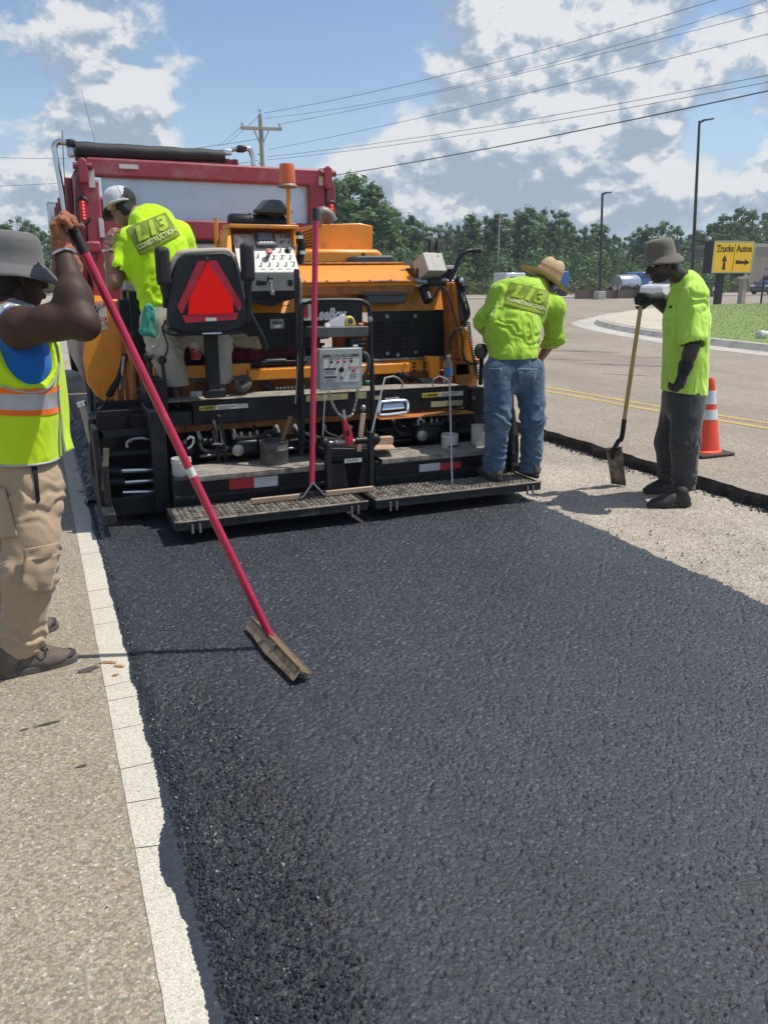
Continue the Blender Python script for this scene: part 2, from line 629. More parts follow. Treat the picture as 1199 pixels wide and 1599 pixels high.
def nets(name, d, lo, res):
 s = d < 0
 nx, ny, nz = d.shape
 c = [s[i:nx - 1 + i, j:ny - 1 + j, l:nz - 1 + l] for i in (0, 1) for j in (0, 1) for l in (0, 1)]
 cnt = sum(q.astype(np.int8) for q in c)
 act = (cnt > 0) & (cnt < 8)
 idx = -np.ones(act.shape, int)
 cells = np.argwhere(act)
 idx[act] = np.arange(len(cells))
 acc = np.zeros((len(cells), 3))
 num = np.zeros(len(cells))
 C = cells
 for axis in range(3):
  e = np.zeros(3, int)
  e[axis] = 1
  o = [i for i in range(3) if i != axis]
  for a in (0, 1):
   for b in (0, 1):
    st = np.zeros(3, int)
    st[o[0]] = a
    st[o[1]] = b
    p0 = C + st
    p1 = p0 + e
    v0 = d[p0[:, 0], p0[:, 1], p0[:, 2]]
    v1 = d[p1[:, 0], p1[:, 1], p1[:, 2]]
    m = (v0 < 0) != (v1 < 0)
    t = np.where(m, v0 / np.where(np.abs(v0 - v1) < 1e-9, 1, v0 - v1), 0)
    acc += np.where(m[:, None], st + e * t[:, None], 0)
    num += m
 verts = lo + (C + acc / np.maximum(num, 1)[:, None]) * res
 faces = []
 for axis in range(3):
  o = [i for i in range(3) if i != axis]
  sl0 = [slice(None)] * 3
  sl1 = [slice(None)] * 3
  sl0[axis] = slice(0, -1)
  sl1[axis] = slice(1, None)
  A, Bm = s[tuple(sl0)], s[tuple(sl1)]
  pts = np.argwhere(A != Bm)
  pts = pts[(pts[:, o[0]] > 0) & (pts[:, o[1]] > 0) & (pts[:, o[0]] < d.shape[o[0]] - 1) & (pts[:, o[1]] < d.shape[o[1]] - 1)]
  if len(pts) == 0:
   continue
  inside = A[pts[:, 0], pts[:, 1], pts[:, 2]]
  q = []
  for a, b in ((1, 1), (0, 1), (0, 0), (1, 0)):
   c2 = pts.copy()
   c2[:, o[0]] -= a
   c2[:, o[1]] -= b
   q.append(idx[c2[:, 0], c2[:, 1], c2[:, 2]])
  q = np.stack(q, 1)
  flip = inside if axis != 1 else ~inside
  q[~flip] = q[~flip][:, ::-1]
  faces.append(q)
 faces = np.concatenate(faces)
 faces = faces[(faces >= 0).all(1)]
 me = bpy.data.meshes.new(name)
 me.vertices.add(len(verts))
 me.vertices.foreach_set('co', verts.astype(np.float32).ravel())
 me.loops.add(len(faces) * 4)
 me.loops.foreach_set('vertex_index', faces.astype(np.int32).ravel())
 me.polygons.add(len(faces))
 me.polygons.foreach_set('loop_start', np.arange(0, len(faces) * 4, 4, dtype=np.int32))
 me.update(calc_edges=True)
 me.validate()
 me.shade_smooth()
 return me

def grid_mesh(name, X, Y, Zs):
 ny, nx = Zs.shape
 co = np.stack([X, Y, Zs], -1).reshape(-1, 3).astype(np.float32)
 i = np.arange(ny - 1)[:, None] * nx + np.arange(nx - 1)[None]
 f = np.stack([i, i + 1, i + nx + 1, i + nx], -1).reshape(-1, 4).astype(np.int32)
 me = bpy.data.meshes.new(name)
 me.vertices.add(len(co))
 me.vertices.foreach_set('co', co.ravel())
 me.loops.add(len(f) * 4)
 me.loops.foreach_set('vertex_index', f.ravel())
 me.polygons.add(len(f))
 me.polygons.foreach_set('loop_start', np.arange(0, len(f) * 4, 4, dtype=np.int32))
 me.update(calc_edges=True)
 return me

def bisect(me, planes):
 """keep the side each plane's normal points to: (point, normal)"""
 bm = bmesh.new()
 bm.from_mesh(me)
 for co, no in planes:
  bmesh.ops.bisect_plane(bm, geom=bm.verts[:] + bm.edges[:] + bm.faces[:], dist=1e-5, plane_co=co, plane_no=no, clear_inner=True)
 bm.to_mesh(me)
 bm.free()
 return me

def offset_copy(me, name, planes, dist):
 m2 = me.copy()
 m2.name = name
 m2.materials.clear()
 bisect(m2, planes)
 n = len(m2.vertices)
 co = np.empty(n * 3, np.float32)
 no = np.empty(n * 3, np.float32)
 m2.vertices.foreach_get('co', co)
 m2.vertices.foreach_get('normal', no)
 m2.vertices.foreach_set('co', co + no * dist)
 m2.update()
 return m2

# ================================================================== ground surfaces
random.seed(11)

def aggregate_mat(name, stops, cell, bumps=0.5, rough=0.8, big=0.12, stain=None, tint=None, seed=0.0, gap=0.35, spec=0.4):
 """pavement of small stones: every cell its own shade, dark binder between, faint large mottling"""
 m = bpy.data.materials.new(name)
 m.use_nodes = True
 nt = m.node_tree
 b = nt.nodes['Principled BSDF']
 co = nt.nodes.new('ShaderNodeTexCoord').outputs['Object']
 co = vmath(nt, 'ADD', co, (seed, seed * 1.7, 0))
 wob = N(nt, 'ShaderNodeTexNoise', i_Scale=cell * 1.4, i_Detail=2.0)
 nt.links.new(co, wob.inputs['Vector'])
 co2 = vmath(nt, 'ADD', co, vmath(nt, 'MULTIPLY', wob.outputs['Color'], (0.9 / cell,) * 3))
 v = N(nt, 'ShaderNodeTexVoronoi', i_Scale=cell)
 nt.links.new(co2, v.inputs['Vector'])
 sep = nt.nodes.new('ShaderNodeSeparateColor')
 nt.links.new(v.outputs['Color'], sep.inputs[0])
 c = ramp(nt, sep.outputs[0], stops)
 fine = N(nt, 'ShaderNodeTexNoise', i_Scale=cell * 3.3, i_Detail=4.0)
 nt.links.new(co, fine.inputs['Vector'])
 c = mixc(nt, math_n(nt, 'MULTIPLY', math_n(nt, 'SUBTRACT', fine.outputs['Fac'], 0.42), 1.5, clamp=True), c, stops[0][1])
 ed = ramp(nt, v.outputs['Distance'], [(0.35, (0, 0, 0)), (0.75, (1, 1, 1))])
 c = mixc(nt, math_n(nt, 'MULTIPLY', ed, gap), c, tuple(x * 0.45 for x in stops[0][1]))
 mo = N(nt, 'ShaderNodeTexNoise', i_Scale=0.9, i_Detail=7.0, i_Roughness=0.6)
 nt.links.new(co, mo.inputs['Vector'])
 mr = nt.nodes.new('ShaderNodeMapRange')
 mr.inputs[1].default_value = 0.3
 mr.inputs[2].default_value = 0.7
 mr.inputs[3].default_value = 1 - big
 mr.inputs[4].default_value = 1 + big
 nt.links.new(mo.outputs['Fac'], mr.inputs[0])
 c = mixc(nt, 1.0, c, mr.outputs[0], 'MULTIPLY')
 if stain:
  scol, thr, sc, st = stain
  sn = N(nt, 'ShaderNodeTexNoise', i_Scale=sc, i_Detail=6.0, i_Roughness=0.65)
  nt.links.new(vmath(nt, 'MULTIPLY', co, st), sn.inputs['Vector'])
  c = mixc(nt, ramp(nt, sn.outputs['Fac'], [(thr, (0, 0, 0)), (thr + 0.16, (1, 1, 1))]), c, scol)
 nt.links.new(c, b.inputs['Base Color'])
 b.inputs['Roughness'].default_value = rough
 b.inputs['Specular IOR Level'].default_value = spec
 h = math_n(nt, 'SUBTRACT', math_n(nt, 'MULTIPLY', sep.outputs[1], 0.5), v.outputs['Distance'])
 h = math_n(nt, 'ADD', h, math_n(nt, 'MULTIPLY', fine.outputs['Fac'], 0.5))
 bn = nt.nodes.new('ShaderNodeBump')
 bn.inputs['Strength'].default_value = bumps
 bn.inputs['Distance'].default_value = 0.35 / cell
 nt.links.new(h, bn.inputs['Height'])
 nt.links.new(bn.outputs[0], b.inputs['Normal'])
 return m

M_SHOULDER = aggregate_mat('old_chip_asphalt', [(0.0, (0.19, 0.16, 0.117)), (0.45, (0.322, 0.278, 0.206)), (0.8, (0.425, 0.375, 0.29)), (0.93, (0.36, 0.25, 0.13)), (1.0, (0.62, 0.585, 0.50))], 125, 0.45, 0.85, 0.10)
M_ROAD = aggregate_mat('old_road_asphalt', [(0.0, (0.22, 0.18, 0.14)), (0.5, (0.33, 0.275, 0.215)), (0.85, (0.395, 0.34, 0.27)), (1.0, (0.50, 0.45, 0.38))], 70, 0.25, 0.85, 0.13, seed=4.0, stain=((0.235, 0.19, 0.15), 0.50, 0.30, (1.6, 0.4, 1)))
M_MILLED = aggregate_mat('milled_base', [(0.0, (0.23, 0.197, 0.16)), (0.4, (0.375, 0.325, 0.262)), (0.85, (0.475, 0.42, 0.345)), (1.0, (0.60, 0.55, 0.48))], 85, 0.4, 0.95, 0.22, stain=((0.27, 0.235, 0.19), 0.55, 1.6, (1.8, 0.6, 1)), seed=8.0)
M_CONC = mat('pale_concrete', (0.50, 0.44, 0.345), 0.9, var=0.10, vs=1.2, bump=0.15, bs=60, dirt=((0.36, 0.31, 0.24), 0.2, 2.0))
M_CURB = mat('curb_concrete', (0.46, 0.43, 0.38), 0.9, var=0.14, vs=2.5, bump=0.2, bs=50, dirt=((0.25, 0.23, 0.2), 0.3, 3))
M_GRASSLAND = mat('grassy_ground', (0.10, 0.13, 0.045), 0.95, var=0.35, vs=0.35, bump=0.5, bs=9, dirt=((0.20, 0.19, 0.08), 0.3, 0.2))
M_LAWN = mat('lawn_soil', (0.165, 0.225, 0.055), 0.95, var=0.12, vs=1.2, bump=0.25, bs=45)
M_CUT = mat('tacked_cut_edge', (0.022, 0.021, 0.020), 0.75, var=0.5, vs=14, bump=0.9, bs=70, dirt=((0.10, 0.085, 0.065), 0.33, 9))

# wide ground sheet under everything
struct('ground', MB().add([(-420, -40, -0.16), (520, -40, -0.16), (520, 640, -0.16), (-420, 640, -0.16)], [(0, 1, 2, 3)]), M_GRASSLAND)
# old lane on the left, its worn edge stops at the joint with the fresh mat
struct('left_lane', MB().box(-9.5, 0.30, -0.155, 0.0, -6, 190), M_SHOULDER)
# milled lane under the new asphalt
nx, ny = 64, 350
gx = np.linspace(2.6, 4.99, nx)
gy = np.linspace(-4.0, 15, ny)
X, Y = np.meshgrid(gx, gy)
P3 = np.stack([X * 7, Y * 7, X * 0], -1)
Zm = -0.105 + 0.014 * (vnoise(P3) - 0.5) + 0.012 * (vnoise(P3 * 3.1) - 0.5) + 0.006 * (vnoise(P3 * np.array([9.0, 2.2, 1])) - 0.5)
me = grid_mesh('milled_lane', X, Y, Zm)
me.shade_smooth()
link('milled_lane', me, M_MILLED, kind='structure')
struct('lane_base', MB().box(0.30, 4.95, -0.157, -0.118, -6, 190), M_MILLED)

# old road right of the cut, all the way to the far kerb, with a ragged cut face
rg = random.Random(5)
ed = []
y = 0.5
while y < 26:
 ed.append((4.92 + rg.uniform(-0.018, 0.018), y))
 y += rg.uniform(0.05, 0.13)
cutv, cutf = [], []
for i, (x, y) in enumerate(ed):
 for j, z in enumerate((0.0, -0.035, -0.075, -0.13)):
  cutv.append((x + (0, -0.010, -0.004, -0.03)[j] + (rg.uniform(-0.012, 0.012) if j else 0), y, z + (rg.uniform(-0.006, 0.006) if j else 0.0)))
for i in range(len(ed) - 1):
 for j in range(3):
  cutf.append((i * 4 + j, i * 4 + j + 1, i * 4 + j + 5, i * 4 + j + 4))
struct('pavement_cut_edge', MB().add(cutv, cutf), M_CUT)
top = [(x + 0.002, y, 0.001) for x, y in ed]
rv, rf = [], []
for i, (x, y, z) in enumerate(top):
 rv += [(x, y, z), (75.0, y, z)]
for i in range(len(top) - 1):
 rf.append((i * 2, i * 2 + 1, i * 2 + 3, i * 2 + 2))
mb = MB().add(rv, rf)
ylast = top[-1][1]
mb.add([(4.92, ylast, 0.001), (75, ylast, 0.001), (75, 53.5, 0.001), (4.92, 53.5, 0.001)], [(0, 1, 2, 3)])
mb.add([(4.92, -6, 0.001), (75, -6, 0.001), (75, top[0][1], 0.001), (top[0][0], top[0][1], 0.001)], [(0, 1, 2, 3)])
mb.add([(4.92, 53.5, 0.001), (16, 53.5, 0.001), (16, 190, 0.001), (4.92, 190, 0.001)], [(0, 1, 2, 3)])
struct('road', mb, M_ROAD)
# dark crumbs along the foot of the cut
M_CRUMB = mat('asphalt_crumb', (0.017, 0.019, 0.023), 0.5, var=0.4, vs=40, spec=0.5)
M_STONE = mat('loose_stone', (0.42, 0.36, 0.29), 0.85, var=0.35, vs=30)

def crumbs(name, spots, m):
 mb = MB()
 for x, y, z, r in spots:
  n = 5
  a0 = rg.uniform(0, 6.3)
  v = [(x + r * rg.uniform(0.6, 1.1) * cos(a0 + 2 * pi * i / n), y + r * rg.uniform(0.6, 1.1) * sin(a0 + 2 * pi * i / n), z + r * rg.uniform(-0.4, 0.1)) for i in range(n)]
  v.append((x + rg.uniform(-.3, .3) * r, y + rg.uniform(-.3, .3) * r, z + r * rg.uniform(0.5, 0.9)))
  mb.add(v, [(i, (i + 1) % n, n) for i in range(n)])
 return mb.build(name, m, smooth=False, kind='stuff')

crumbs('asphalt_crumbs', [(4.91 - abs(rg.gauss(0, 0.055)), rg.uniform(2.2, 12), -0.100, rg.uniform(0.004, 0.016)) for _ in range(2600)], M_CRUMB)
crumbs('loose_stones', [(rg.uniform(3.3, 4.85), 2.5 + 9 * rg.random() ** 1.5, -0.100, abs(rg.gauss(0.002, 0.0035)) + 0.0015) for _ in range(2600)], M_STONE)
crumbs('scattered_asphalt_crumbs', [(3.25 + abs(rg.gauss(0, 0.3)), 2.0 + 6 * rg.random(), -0.098, abs(rg.gauss(0.002, 0.004)) + 0.002) for _ in range(420)]
       + [(rg.gauss(-0.1, 0.35), rg.uniform(1.4, 4), 0.002, rg.uniform(0.001, 0.004)) for _ in range(60)], M_CRUMB)

# ------------------------------------------------------------------ fresh asphalt mat (relief is modelled stone by stone near the camera)

def worley(X, Y, s, seed, tilt=0.6):
 """stones of size s: height of the nearest stone's tilted facet and distance to its border"""
 r = np.random.default_rng(seed)
 T = 256
 jx, jy, hh = r.random((T, T)), r.random((T, T)), r.random((T, T))
 tx, ty = r.normal(0, tilt, (T, T)), r.normal(0, tilt, (T, T))
 gx, gy = X / s, Y / s
 ix, iy = np.floor(gx).astype(int), np.floor(gy).astype(int)
 b1 = np.full(X.shape, 9.0)
 b2 = np.full(X.shape, 9.0)
 H = np.zeros(X.shape)
 for dx in (-1, 0, 1):
  for dy in (-1, 0, 1):
   cx, cy = ix + dx, iy + dy
   a, b = cx % T, cy % T
   ox = gx - cx - jx[a, b]
   oy = gy - cy - jy[a, b]
   d = np.sqrt(ox * ox + oy * oy)
   h = hh[a, b] + tx[a, b] * ox + ty[a, b] * oy
   nb = d < b1
   b2 = np.where(nb, b1, np.minimum(b2, d))
   H = np.where(nb, h, H)
   b1 = np.where(nb, d, b1)
 return H, np.clip((b2 - b1) * 3, 0, 1)

def left_edge(y):
 q = np.stack([y * 6, y * 0 + 3.3, y * 0], -1)
 q2 = np.stack([y * 31, y * 0 + 1.3, y * 0], -1)
 return 0.232 + 0.014 * (vnoise(q) - 0.5) + 0.012 * (vnoise(q2) - 0.5)

def right_edge(y):
 q = np.stack([y * 3, y * 0 + 7.3, y * 0], -1)
 q2 = np.stack([y * 23, y * 0 + 4.3, y * 0], -1)
 return 3.20 + 0.05 * (vnoise(q) - 0.5) + 0.04 * (vnoise(q2) - 0.5)

def mat_height(X, Y, fine=1.0):
 coarse = np.clip((0.70 + 0.05 * np.sin(Y * 4) - X) / 0.22, 0, 1) * np.clip((4.3 - Y) / 2.2, 0, 1)
 P = np.stack([X * 2.3, Y * 2.3, X * 0], -1)
 coarse = np.clip(coarse * (0.7 + 0.7 * vnoise(P)) + 0.22 * np.clip(vnoise(P * 0.8 + 3) * 2 - 1, 0, 1), 0, 1)
 H1, e1 = worley(X, Y, 0.0066, 1)
 H2, e2 = worley(X + 5, Y + 3, 0.0118, 2, 0.55)
 H3, e3 = worley(X + 2, Y + 9, 0.0042, 3)
 P4 = np.stack([X * 95, Y * 95, X * 0], -1)
 gaps = np.clip((vnoise(P4) - (0.69 - 0.15 * coarse)) * 5, 0, 1)
 E1, E2 = np.minimum(e1 * 1.7, 1), np.minimum(e2 * 1.8, 1)
 h = (0.0021 + 0.0018 * coarse) * (H1 * 0.8 + 0.6 * E1) + (0.0008 + 0.0034 * coarse) * (H2 * 0.6 + 0.6 * E2) + 0.0011 * H3
 h = h - gaps * (0.0056 + 0.0010 * coarse)
 P5 = np.stack([X * 1.1, Y * 0.7, X * 0], -1)
 h = h * fine + 0.010 * (vnoise(P5) - 0.5) - 0.010 * coarse
 L, Rr = left_edge(Y), right_edge(Y)
 fl = np.clip((X - L) / 0.035, 0, 1)
 fr = np.clip((Rr + 0.075 - X) / 0.085, 0, 1)
 base = -0.005 + 0.017
 z = base + h
 z = -0.004 + (z + 0.004) * np.sqrt(fl)
 z = np.where(X > Rr - 0.01, -0.115 + (z + 0.115) * np.power(fr, 0.8) + (0.02 * (H2 - .5)) * (fr < 0.95), z)
 return z, coarse

M_FRESH = bpy.data.materials.new('fresh_hot_asphalt')
M_FRESH.use_nodes = True
nt = M_FRESH.node_tree
bs_ = nt.nodes['Principled BSDF']
co = nt.nodes.new('ShaderNodeTexCoord').outputs['Object']
v = N(nt, 'ShaderNodeTexVoronoi', i_Scale=135.0)
nt.links.new(co, v.inputs['Vector'])
sp = nt.nodes.new('ShaderNodeSeparateColor')
nt.links.new(v.outputs['Color'], sp.inputs[0])
fn = N(nt, 'ShaderNodeTexNoise', i_Scale=330.0, i_Detail=4.0, i_Roughness=0.7)
nt.links.new(co, fn.inputs['Vector'])
bg_ = N(nt, 'ShaderNodeTexNoise', i_Scale=1.1, i_Detail=5.0, i_Roughness=0.6)
nt.links.new(co, bg_.inputs['Vector'])
c = ramp(nt, sp.outputs[0], [(0.0, (0.018, 0.021, 0.0265)), (0.6, (0.040, 0.045, 0.055)), (0.93, (0.066, 0.073, 0.087)), (1.0, (0.13, 0.138, 0.155))])
c = mixc(nt, math_n(nt, 'MULTIPLY', math_n(nt, 'SUBTRACT', fn.outputs['Fac'], 0.46), 4.5, clamp=True), c, (0.011, 0.012, 0.015))  # fine near-black specks put the shade of small gaps into the colour
stk = N(nt, 'ShaderNodeTexNoise', i_Scale=1.0, i_Detail=5.0, i_Roughness=0.65)      # faint screed streaks along the lane
nt.links.new(vmath(nt, 'MULTIPLY', co, (9.0, 0.25, 1.0)), stk.inputs['Vector'])
c = mixc(nt, 1.0, c, ramp(nt, stk.outputs['Fac'], [(0.3, (0.86, 0.86, 0.86)), (0.7, (1.14, 1.14, 1.14))]), 'MULTIPLY')
c = mixc(nt, 1.0, c, ramp(nt, bg_.outputs['Fac'], [(0.3, (0.82, 0.82, 0.82)), (0.7, (1.2, 1.2, 1.2))]), 'MULTIPLY')
ca_ = nt.nodes.new('ShaderNodeAttribute')
ca_.attribute_name = 'coarse'
c = mixc(nt, math_n(nt, 'MULTIPLY', ca_.outputs['Fac'], 0.55, clamp=True), c, mixc(nt, 1.0, c, (0.20, 0.225, 0.27), 'MULTIPLY'))  # coarse band darkened in colour, standing in for shade in deep gaps
nt.links.new(c, bs_.inputs['Base Color'])
rr = nt.nodes.new('ShaderNodeMapRange')
rr.inputs[3].default_value = 0.24
rr.inputs[4].default_value = 0.58
nt.links.new(sp.outputs[1], rr.inputs[0])
nt.links.new(rr.outputs[0], bs_.inputs['Roughness'])
bs_.inputs['Specular IOR Level'].default_value = 0.55
hh = math_n(nt, 'ADD', math_n(nt, 'MULTIPLY', fn.outputs['Fac'], 0.7), math_n(nt, 'MULTIPLY', v.outputs['Distance'], -0.5))
bn = nt.nodes.new('ShaderNodeBump')
bn.inputs['Strength'].default_value = 0.9
bn.inputs['Distance'].default_value = 0.0035
nt.links.new(hh, bn.inputs['Height'])
nt.links.new(bn.outputs[0], bs_.inputs['Normal'])

def mat_patch(name, x0, x1, y0, y1, res):
 gx = np.arange(x0, x1 + res / 2, res)
 gy = np.linspace(y0, y1, max(2, int(round((y1 - y0) / res)) + 1))
 X, Y = np.meshgrid(gx, gy)
 Lb = left_edge(Y)
 X = np.where(X < 0.35, Lb - 0.004 + (X - x0) * (0.35 - Lb + 0.004) / (0.35 - x0), X)
 Z, cs_ = mat_height(X, Y)
 me = grid_mesh(name, X, Y, Z)
 at_ = me.attributes.new('coarse', 'FLOAT', 'POINT')      # open, coarse mix
 at_.data.foreach_set('value', cs_.astype(np.float32).ravel())
 return link(name, me, M_FRESH, kind='structure')

mat_patch('fresh_asphalt_near', 0.20, 3.05, 0.75, 2.35, 0.0036)
mat_patch('fresh_asphalt_middle', 0.20, 3.36, 2.35, 4.95, 0.0058)
mat_patch('fresh_asphalt_beside', 3.05, 3.36, 0.75, 2.35, 0.012)
mat_patch('fresh_asphalt_behind', 0.20, 3.36, -4.0, 0.75, 0.03)
mat_patch('fresh_asphalt_under', 0.20, 3.36, 4.95, 6.3, 0.012)
crumbs('edge_stones', [(0.228 + abs(rg.gauss(0, 0.018)) - 0.012, 1.2 + 5.0 * rg.random() ** 1.2, 0.004, abs(rg.gauss(0, 0.004)) + 0.002) for _ in range(1500)], M_CRUMB)
crumbs('right_edge_stones', [(3.24 + rg.gauss(0.02, 0.035), 1.6 + 3.6 * rg.random(), -0.085 + rg.uniform(0, .03), abs(rg.gauss(0.004, 0.005)) + 0.003) for _ in range(1500)], M_CRUMB)
M_CHIP = mat('binder_coated_stone', (0.025, 0.0285, 0.036), 0.42, var=0.5, vs=60, spec=0.5)
sp_c = []
while len(sp_c) < 10000:
 y = 0.95 + 3.2 * rg.random() ** 1.5
 x = 0.235 + abs(rg.gauss(0, 0.24))
 lim = 0.74 + 0.06 * sin(y * 4)
 if x > lim or rg.random() > min(1, (4.3 - y) / 1.6):
  continue
 sp_c.append((x, y, 0.0065 + rg.uniform(-.002, .003), min(0.009, abs(rg.gauss(0.0036, 0.0017)) + 0.0015)))
crumbs('coarse_stones', sp_c, M_CHIP)
crumbs('surface_stones', [(rg.uniform(0.7, 3.1), 0.9 + 3.6 * rg.random() ** 1.3, 0.0155, rg.uniform(0.002, 0.005)) for _ in range(2500)], M_CHIP)
# loose hot mix heaped in front of the screed on the left
nxh = np.linspace(0.16, 0.9, 60)
nyh = np.linspace(5.95, 9.5, 200)
X, Y = np.meshgrid(nxh, nyh)
P = np.stack([X * 9, Y * 9, X * 0], -1)
Zh = 0.02 + 0.10 * np.clip((X - 0.19) / 0.3, 0, 1) * np.clip((Y - 5.9) / 0.5, 0, 1) - 0.03 * (X < 0.2) + 0.03 * (vnoise(P) - 0.5) + 0.025 * (vnoise(P * 4) - 0.5)
link('loose_hot_mix', grid_mesh('loose_hot_mix', X, Y, Zh), M_FRESH, kind='stuff')

# ------------------------------------------------------------------ worn white edge line, cracked across, and the tack film beside it
M_WHITE = aggregate_mat('worn_white_paint', [(0.0, (0.42, 0.375, 0.295)), (0.25, (0.57, 0.525, 0.435)), (1.0, (0.68, 0.64, 0.55))], 200, 0.5, 0.85, 0.10, gap=0.35)
M_TACK = mat('tack_film', (0.022, 0.029, 0.040), 0.45, var=0.35, vs=60, bump=0.35, bs=220, dirt=((0.20, 0.20, 0.20), 0.08, 90))
xl = 0.097
rg2 = random.Random(21)
mb = MB()
y = -1.0
sk1 = 0.0
while y < 30:
 ln = rg2.choice((0.16, 0.22, 0.3, 0.19, 0.12, 0.26)) if y < 4 else rg2.uniform(0.3, 0.9)
 k = max(4, int(ln / 0.006)) if y < 5 else max(4, int(ln / 0.03))
 sk0, sk1 = sk1, rg2.uniform(-0.014, 0.014)
 pl, pr = [], []
 for i in range(k + 1):
  t = i / k
  yy = y + ln * t
  q = np.array([[yy * 5.0, 2.0, 0.5]])
  q2 = np.array([[yy * 90, 5.0, 0.5]])
  bay = max(0.0, (float(vnoise(q * 0.9)[0]) - 0.58)) * 0.16
  r = (0.182 if yy < 1.9 else 0.182 + 0.022 * min(1, (yy - 1.9) / 0.5)) + 0.012 * (float(vnoise(q * 2.2)[0]) - 0.5) - bay * (1 if yy < 2.4 else 0.4) + 0.006 * (float(vnoise(q2)[0]) - 0.5) + rg2.uniform(-0.0025, 0.0025)
  l = xl + 0.003 * (float(vnoise(q * 3)[0]) - 0.5)
  skew = (sk0 * max(0, 1 - t * 4)) + (sk1 * max(0, t * 4 - 3)) + (0.002 * sin(i * 2.3) if 0 < i < k else 0)
  pl.append((l, yy + 0.001 * (i == 0), 0.0028))
  pr.append((r, yy + skew, 0.0028))
 o = len(mb.v)
 for a, b in zip(pl, pr):
  mid1 = (a[0] * 0.66 + b[0] * 0.34, a[1] * 0.66 + b[1] * 0.34, 0.0028)
  mid2 = (a[0] * 0.33 + b[0] * 0.67, a[1] * 0.33 + b[1] * 0.67, 0.0028)
  mb.v += [a, mid1, mid2, b]
 for i in range(k):
  for j in range(3):
   mb.f.append((o + i * 4 + j, o + i * 4 + j + 1, o + i * 4 + j + 5, o + i * 4 + j + 4))
   mb.mi.append(0)
 y += ln + rg2.choice((0.0035, 0.0, 0.0028, 0.004, 0.0))
struct('white_edge_line', mb, M_WHITE)
struct('tack_film', MB().add([(0.12, -4, 0.0014), (0.30, -4, 0.0014), (0.30, 12, 0.0014), (0.12, 12, 0.0014)], [(0, 1, 2, 3)]), M_TACK)
# rusty spill and oil spot by the shoe, on the line
M_RUST = mat('rusty_spill', (0.33, 0.17, 0.065), 0.7, var=0.25, vs=40)
M_OIL = mat('oil_spot', (0.07, 0.063, 0.055), 0.75, var=0.3, vs=60)

def blotch(mb, cx, cy, rx, ry, ang, z, n=22):
 pts = []
 for i in range(n):
  a = 2 * pi * i / n
  r = rg2.uniform(0.7, 1.15)
  x, y = rx * r * cos(a), ry * r * sin(a)
  pts.append((cx + x * cos(ang) - y * sin(ang), cy + x * sin(ang) + y * cos(ang), z))
 mb.add(pts + [(cx, cy, z)], [(i, (i + 1) % n, n) for i in range(n)])

mb = MB()
blotch(mb, 0.125, 3.30, 0.045, 0.012, -0.5, 0.0065)
blotch(mb, 0.165, 3.245, 0.03, 0.011, -0.6, 0.0065)
blotch(mb, 0.145, 3.17, 0.014, 0.010, 0.2, 0.0065)
struct('rusty_spill', mb, M_RUST)
mb = MB()
blotch(mb, 0.045, 3.27, 0.05, 0.022, 0.3, 0.004)
blotch(mb, -0.12, 2.88, 0.05, 0.006, 0.1, 0.004)
blotch(mb, -0.20, 2.87, 0.02, 0.005, 0.1, 0.004)
blotch(mb, -0.02, 2.55, 0.018, 0.008, 0.1, 0.004)
struct('oil_spots', mb, M_OIL)

# ------------------------------------------------------------------ double yellow line and dark scuffs on the far lane
M_YEL = mat('faded_yellow_paint', (0.50, 0.35, 0.075), 0.8, var=0.18, vs=9, dirt=((0.33, 0.28, 0.2), 0.36, 14))
for off_ in (0.0, 0.30):
 mb = MB()
 pts = []
 for i in range(90):
  y = 1.5 + i * 0.34
  x = 7.20 - 0.158 * (y - 6.0) + 0.0042 * max(0, y - 8) ** 2 + off_ + 0.03 * sin(y * 2.2 + off_ * 20)
  pts.append((x, y))
 v_, f_ = [], []
 for x, y in pts:
  w = 0.05 + 0.012 * sin(y * 5 + off_ * 9)
  v_ += [(x - w, y, 0.005), (x + w, y, 0.005)]
 f_ = [(2 * i, 2 * i + 1, 2 * i + 3, 2 * i + 2) for i in range(len(pts) - 1)]
 struct('yellow_line', mb.add(v_, f_), M_YEL)
M_SCUFF = mat('dark_scuff', (0.13, 0.10, 0.085), 0.85, var=0.3, vs=3, dirt=((0.25, 0.22, 0.19), 0.5, 2.5))
mb = MB()
for cx, cy, rx, ry in ((11.0, 14.9, 0.9, 0.16), (10.2, 12.0, 0.9, 0.13), (11.6, 13.0, 0.7, 0.08), (9.7, 13.4, 0.5, 0.08), (9.0, 10.9, 0.4, 0.05), (12.2, 9.2, 0.5, 0.07)):
 blotch(mb, cx, cy, rx, ry, -0.75, 0.005, 30)
struct('dark_scuffs', mb, M_SCUFF)

# ------------------------------------------------------------------ raised island: gutter, kerb, concrete slabs, lawn
ring = [(14.6, 3.0), (13.95, 8.0), (13.9, 12.4), (14.1, 15.1), (14.5, 16.9), (15.4, 19.9), (16.4, 22.3), (17.3, 23.9), (18.4, 25.2), (20.7, 27.3), (24.0, 30.2), (29, 33.2), (36, 35.3), (46, 35.6), (60, 34)]
rp = [Vector((*p, 0)) for p in ring]
rp = smooth_pts(rp, 5)

def inset(pts, d):
 out = []
 for i, p in enumerate(pts):
  a = pts[max(0, i - 1)]
  b = pts[min(len(pts) - 1, i + 1)]
  t = (b - a).normalized()
  out.append(p + Vector((t.y, -t.x, 0)) * d)
 return out

def strip(pa, pb, za, zb):
 mb = MB()
 v_ = []
 for a, b in zip(pa, pb):
  v_ += [(a.x, a.y, za), (b.x, b.y, zb)]
 mb.add(v_, [(2 * i, 2 * i + 1, 2 * i + 3, 2 * i + 2) for i in range(len(pa) - 1)])
 return mb

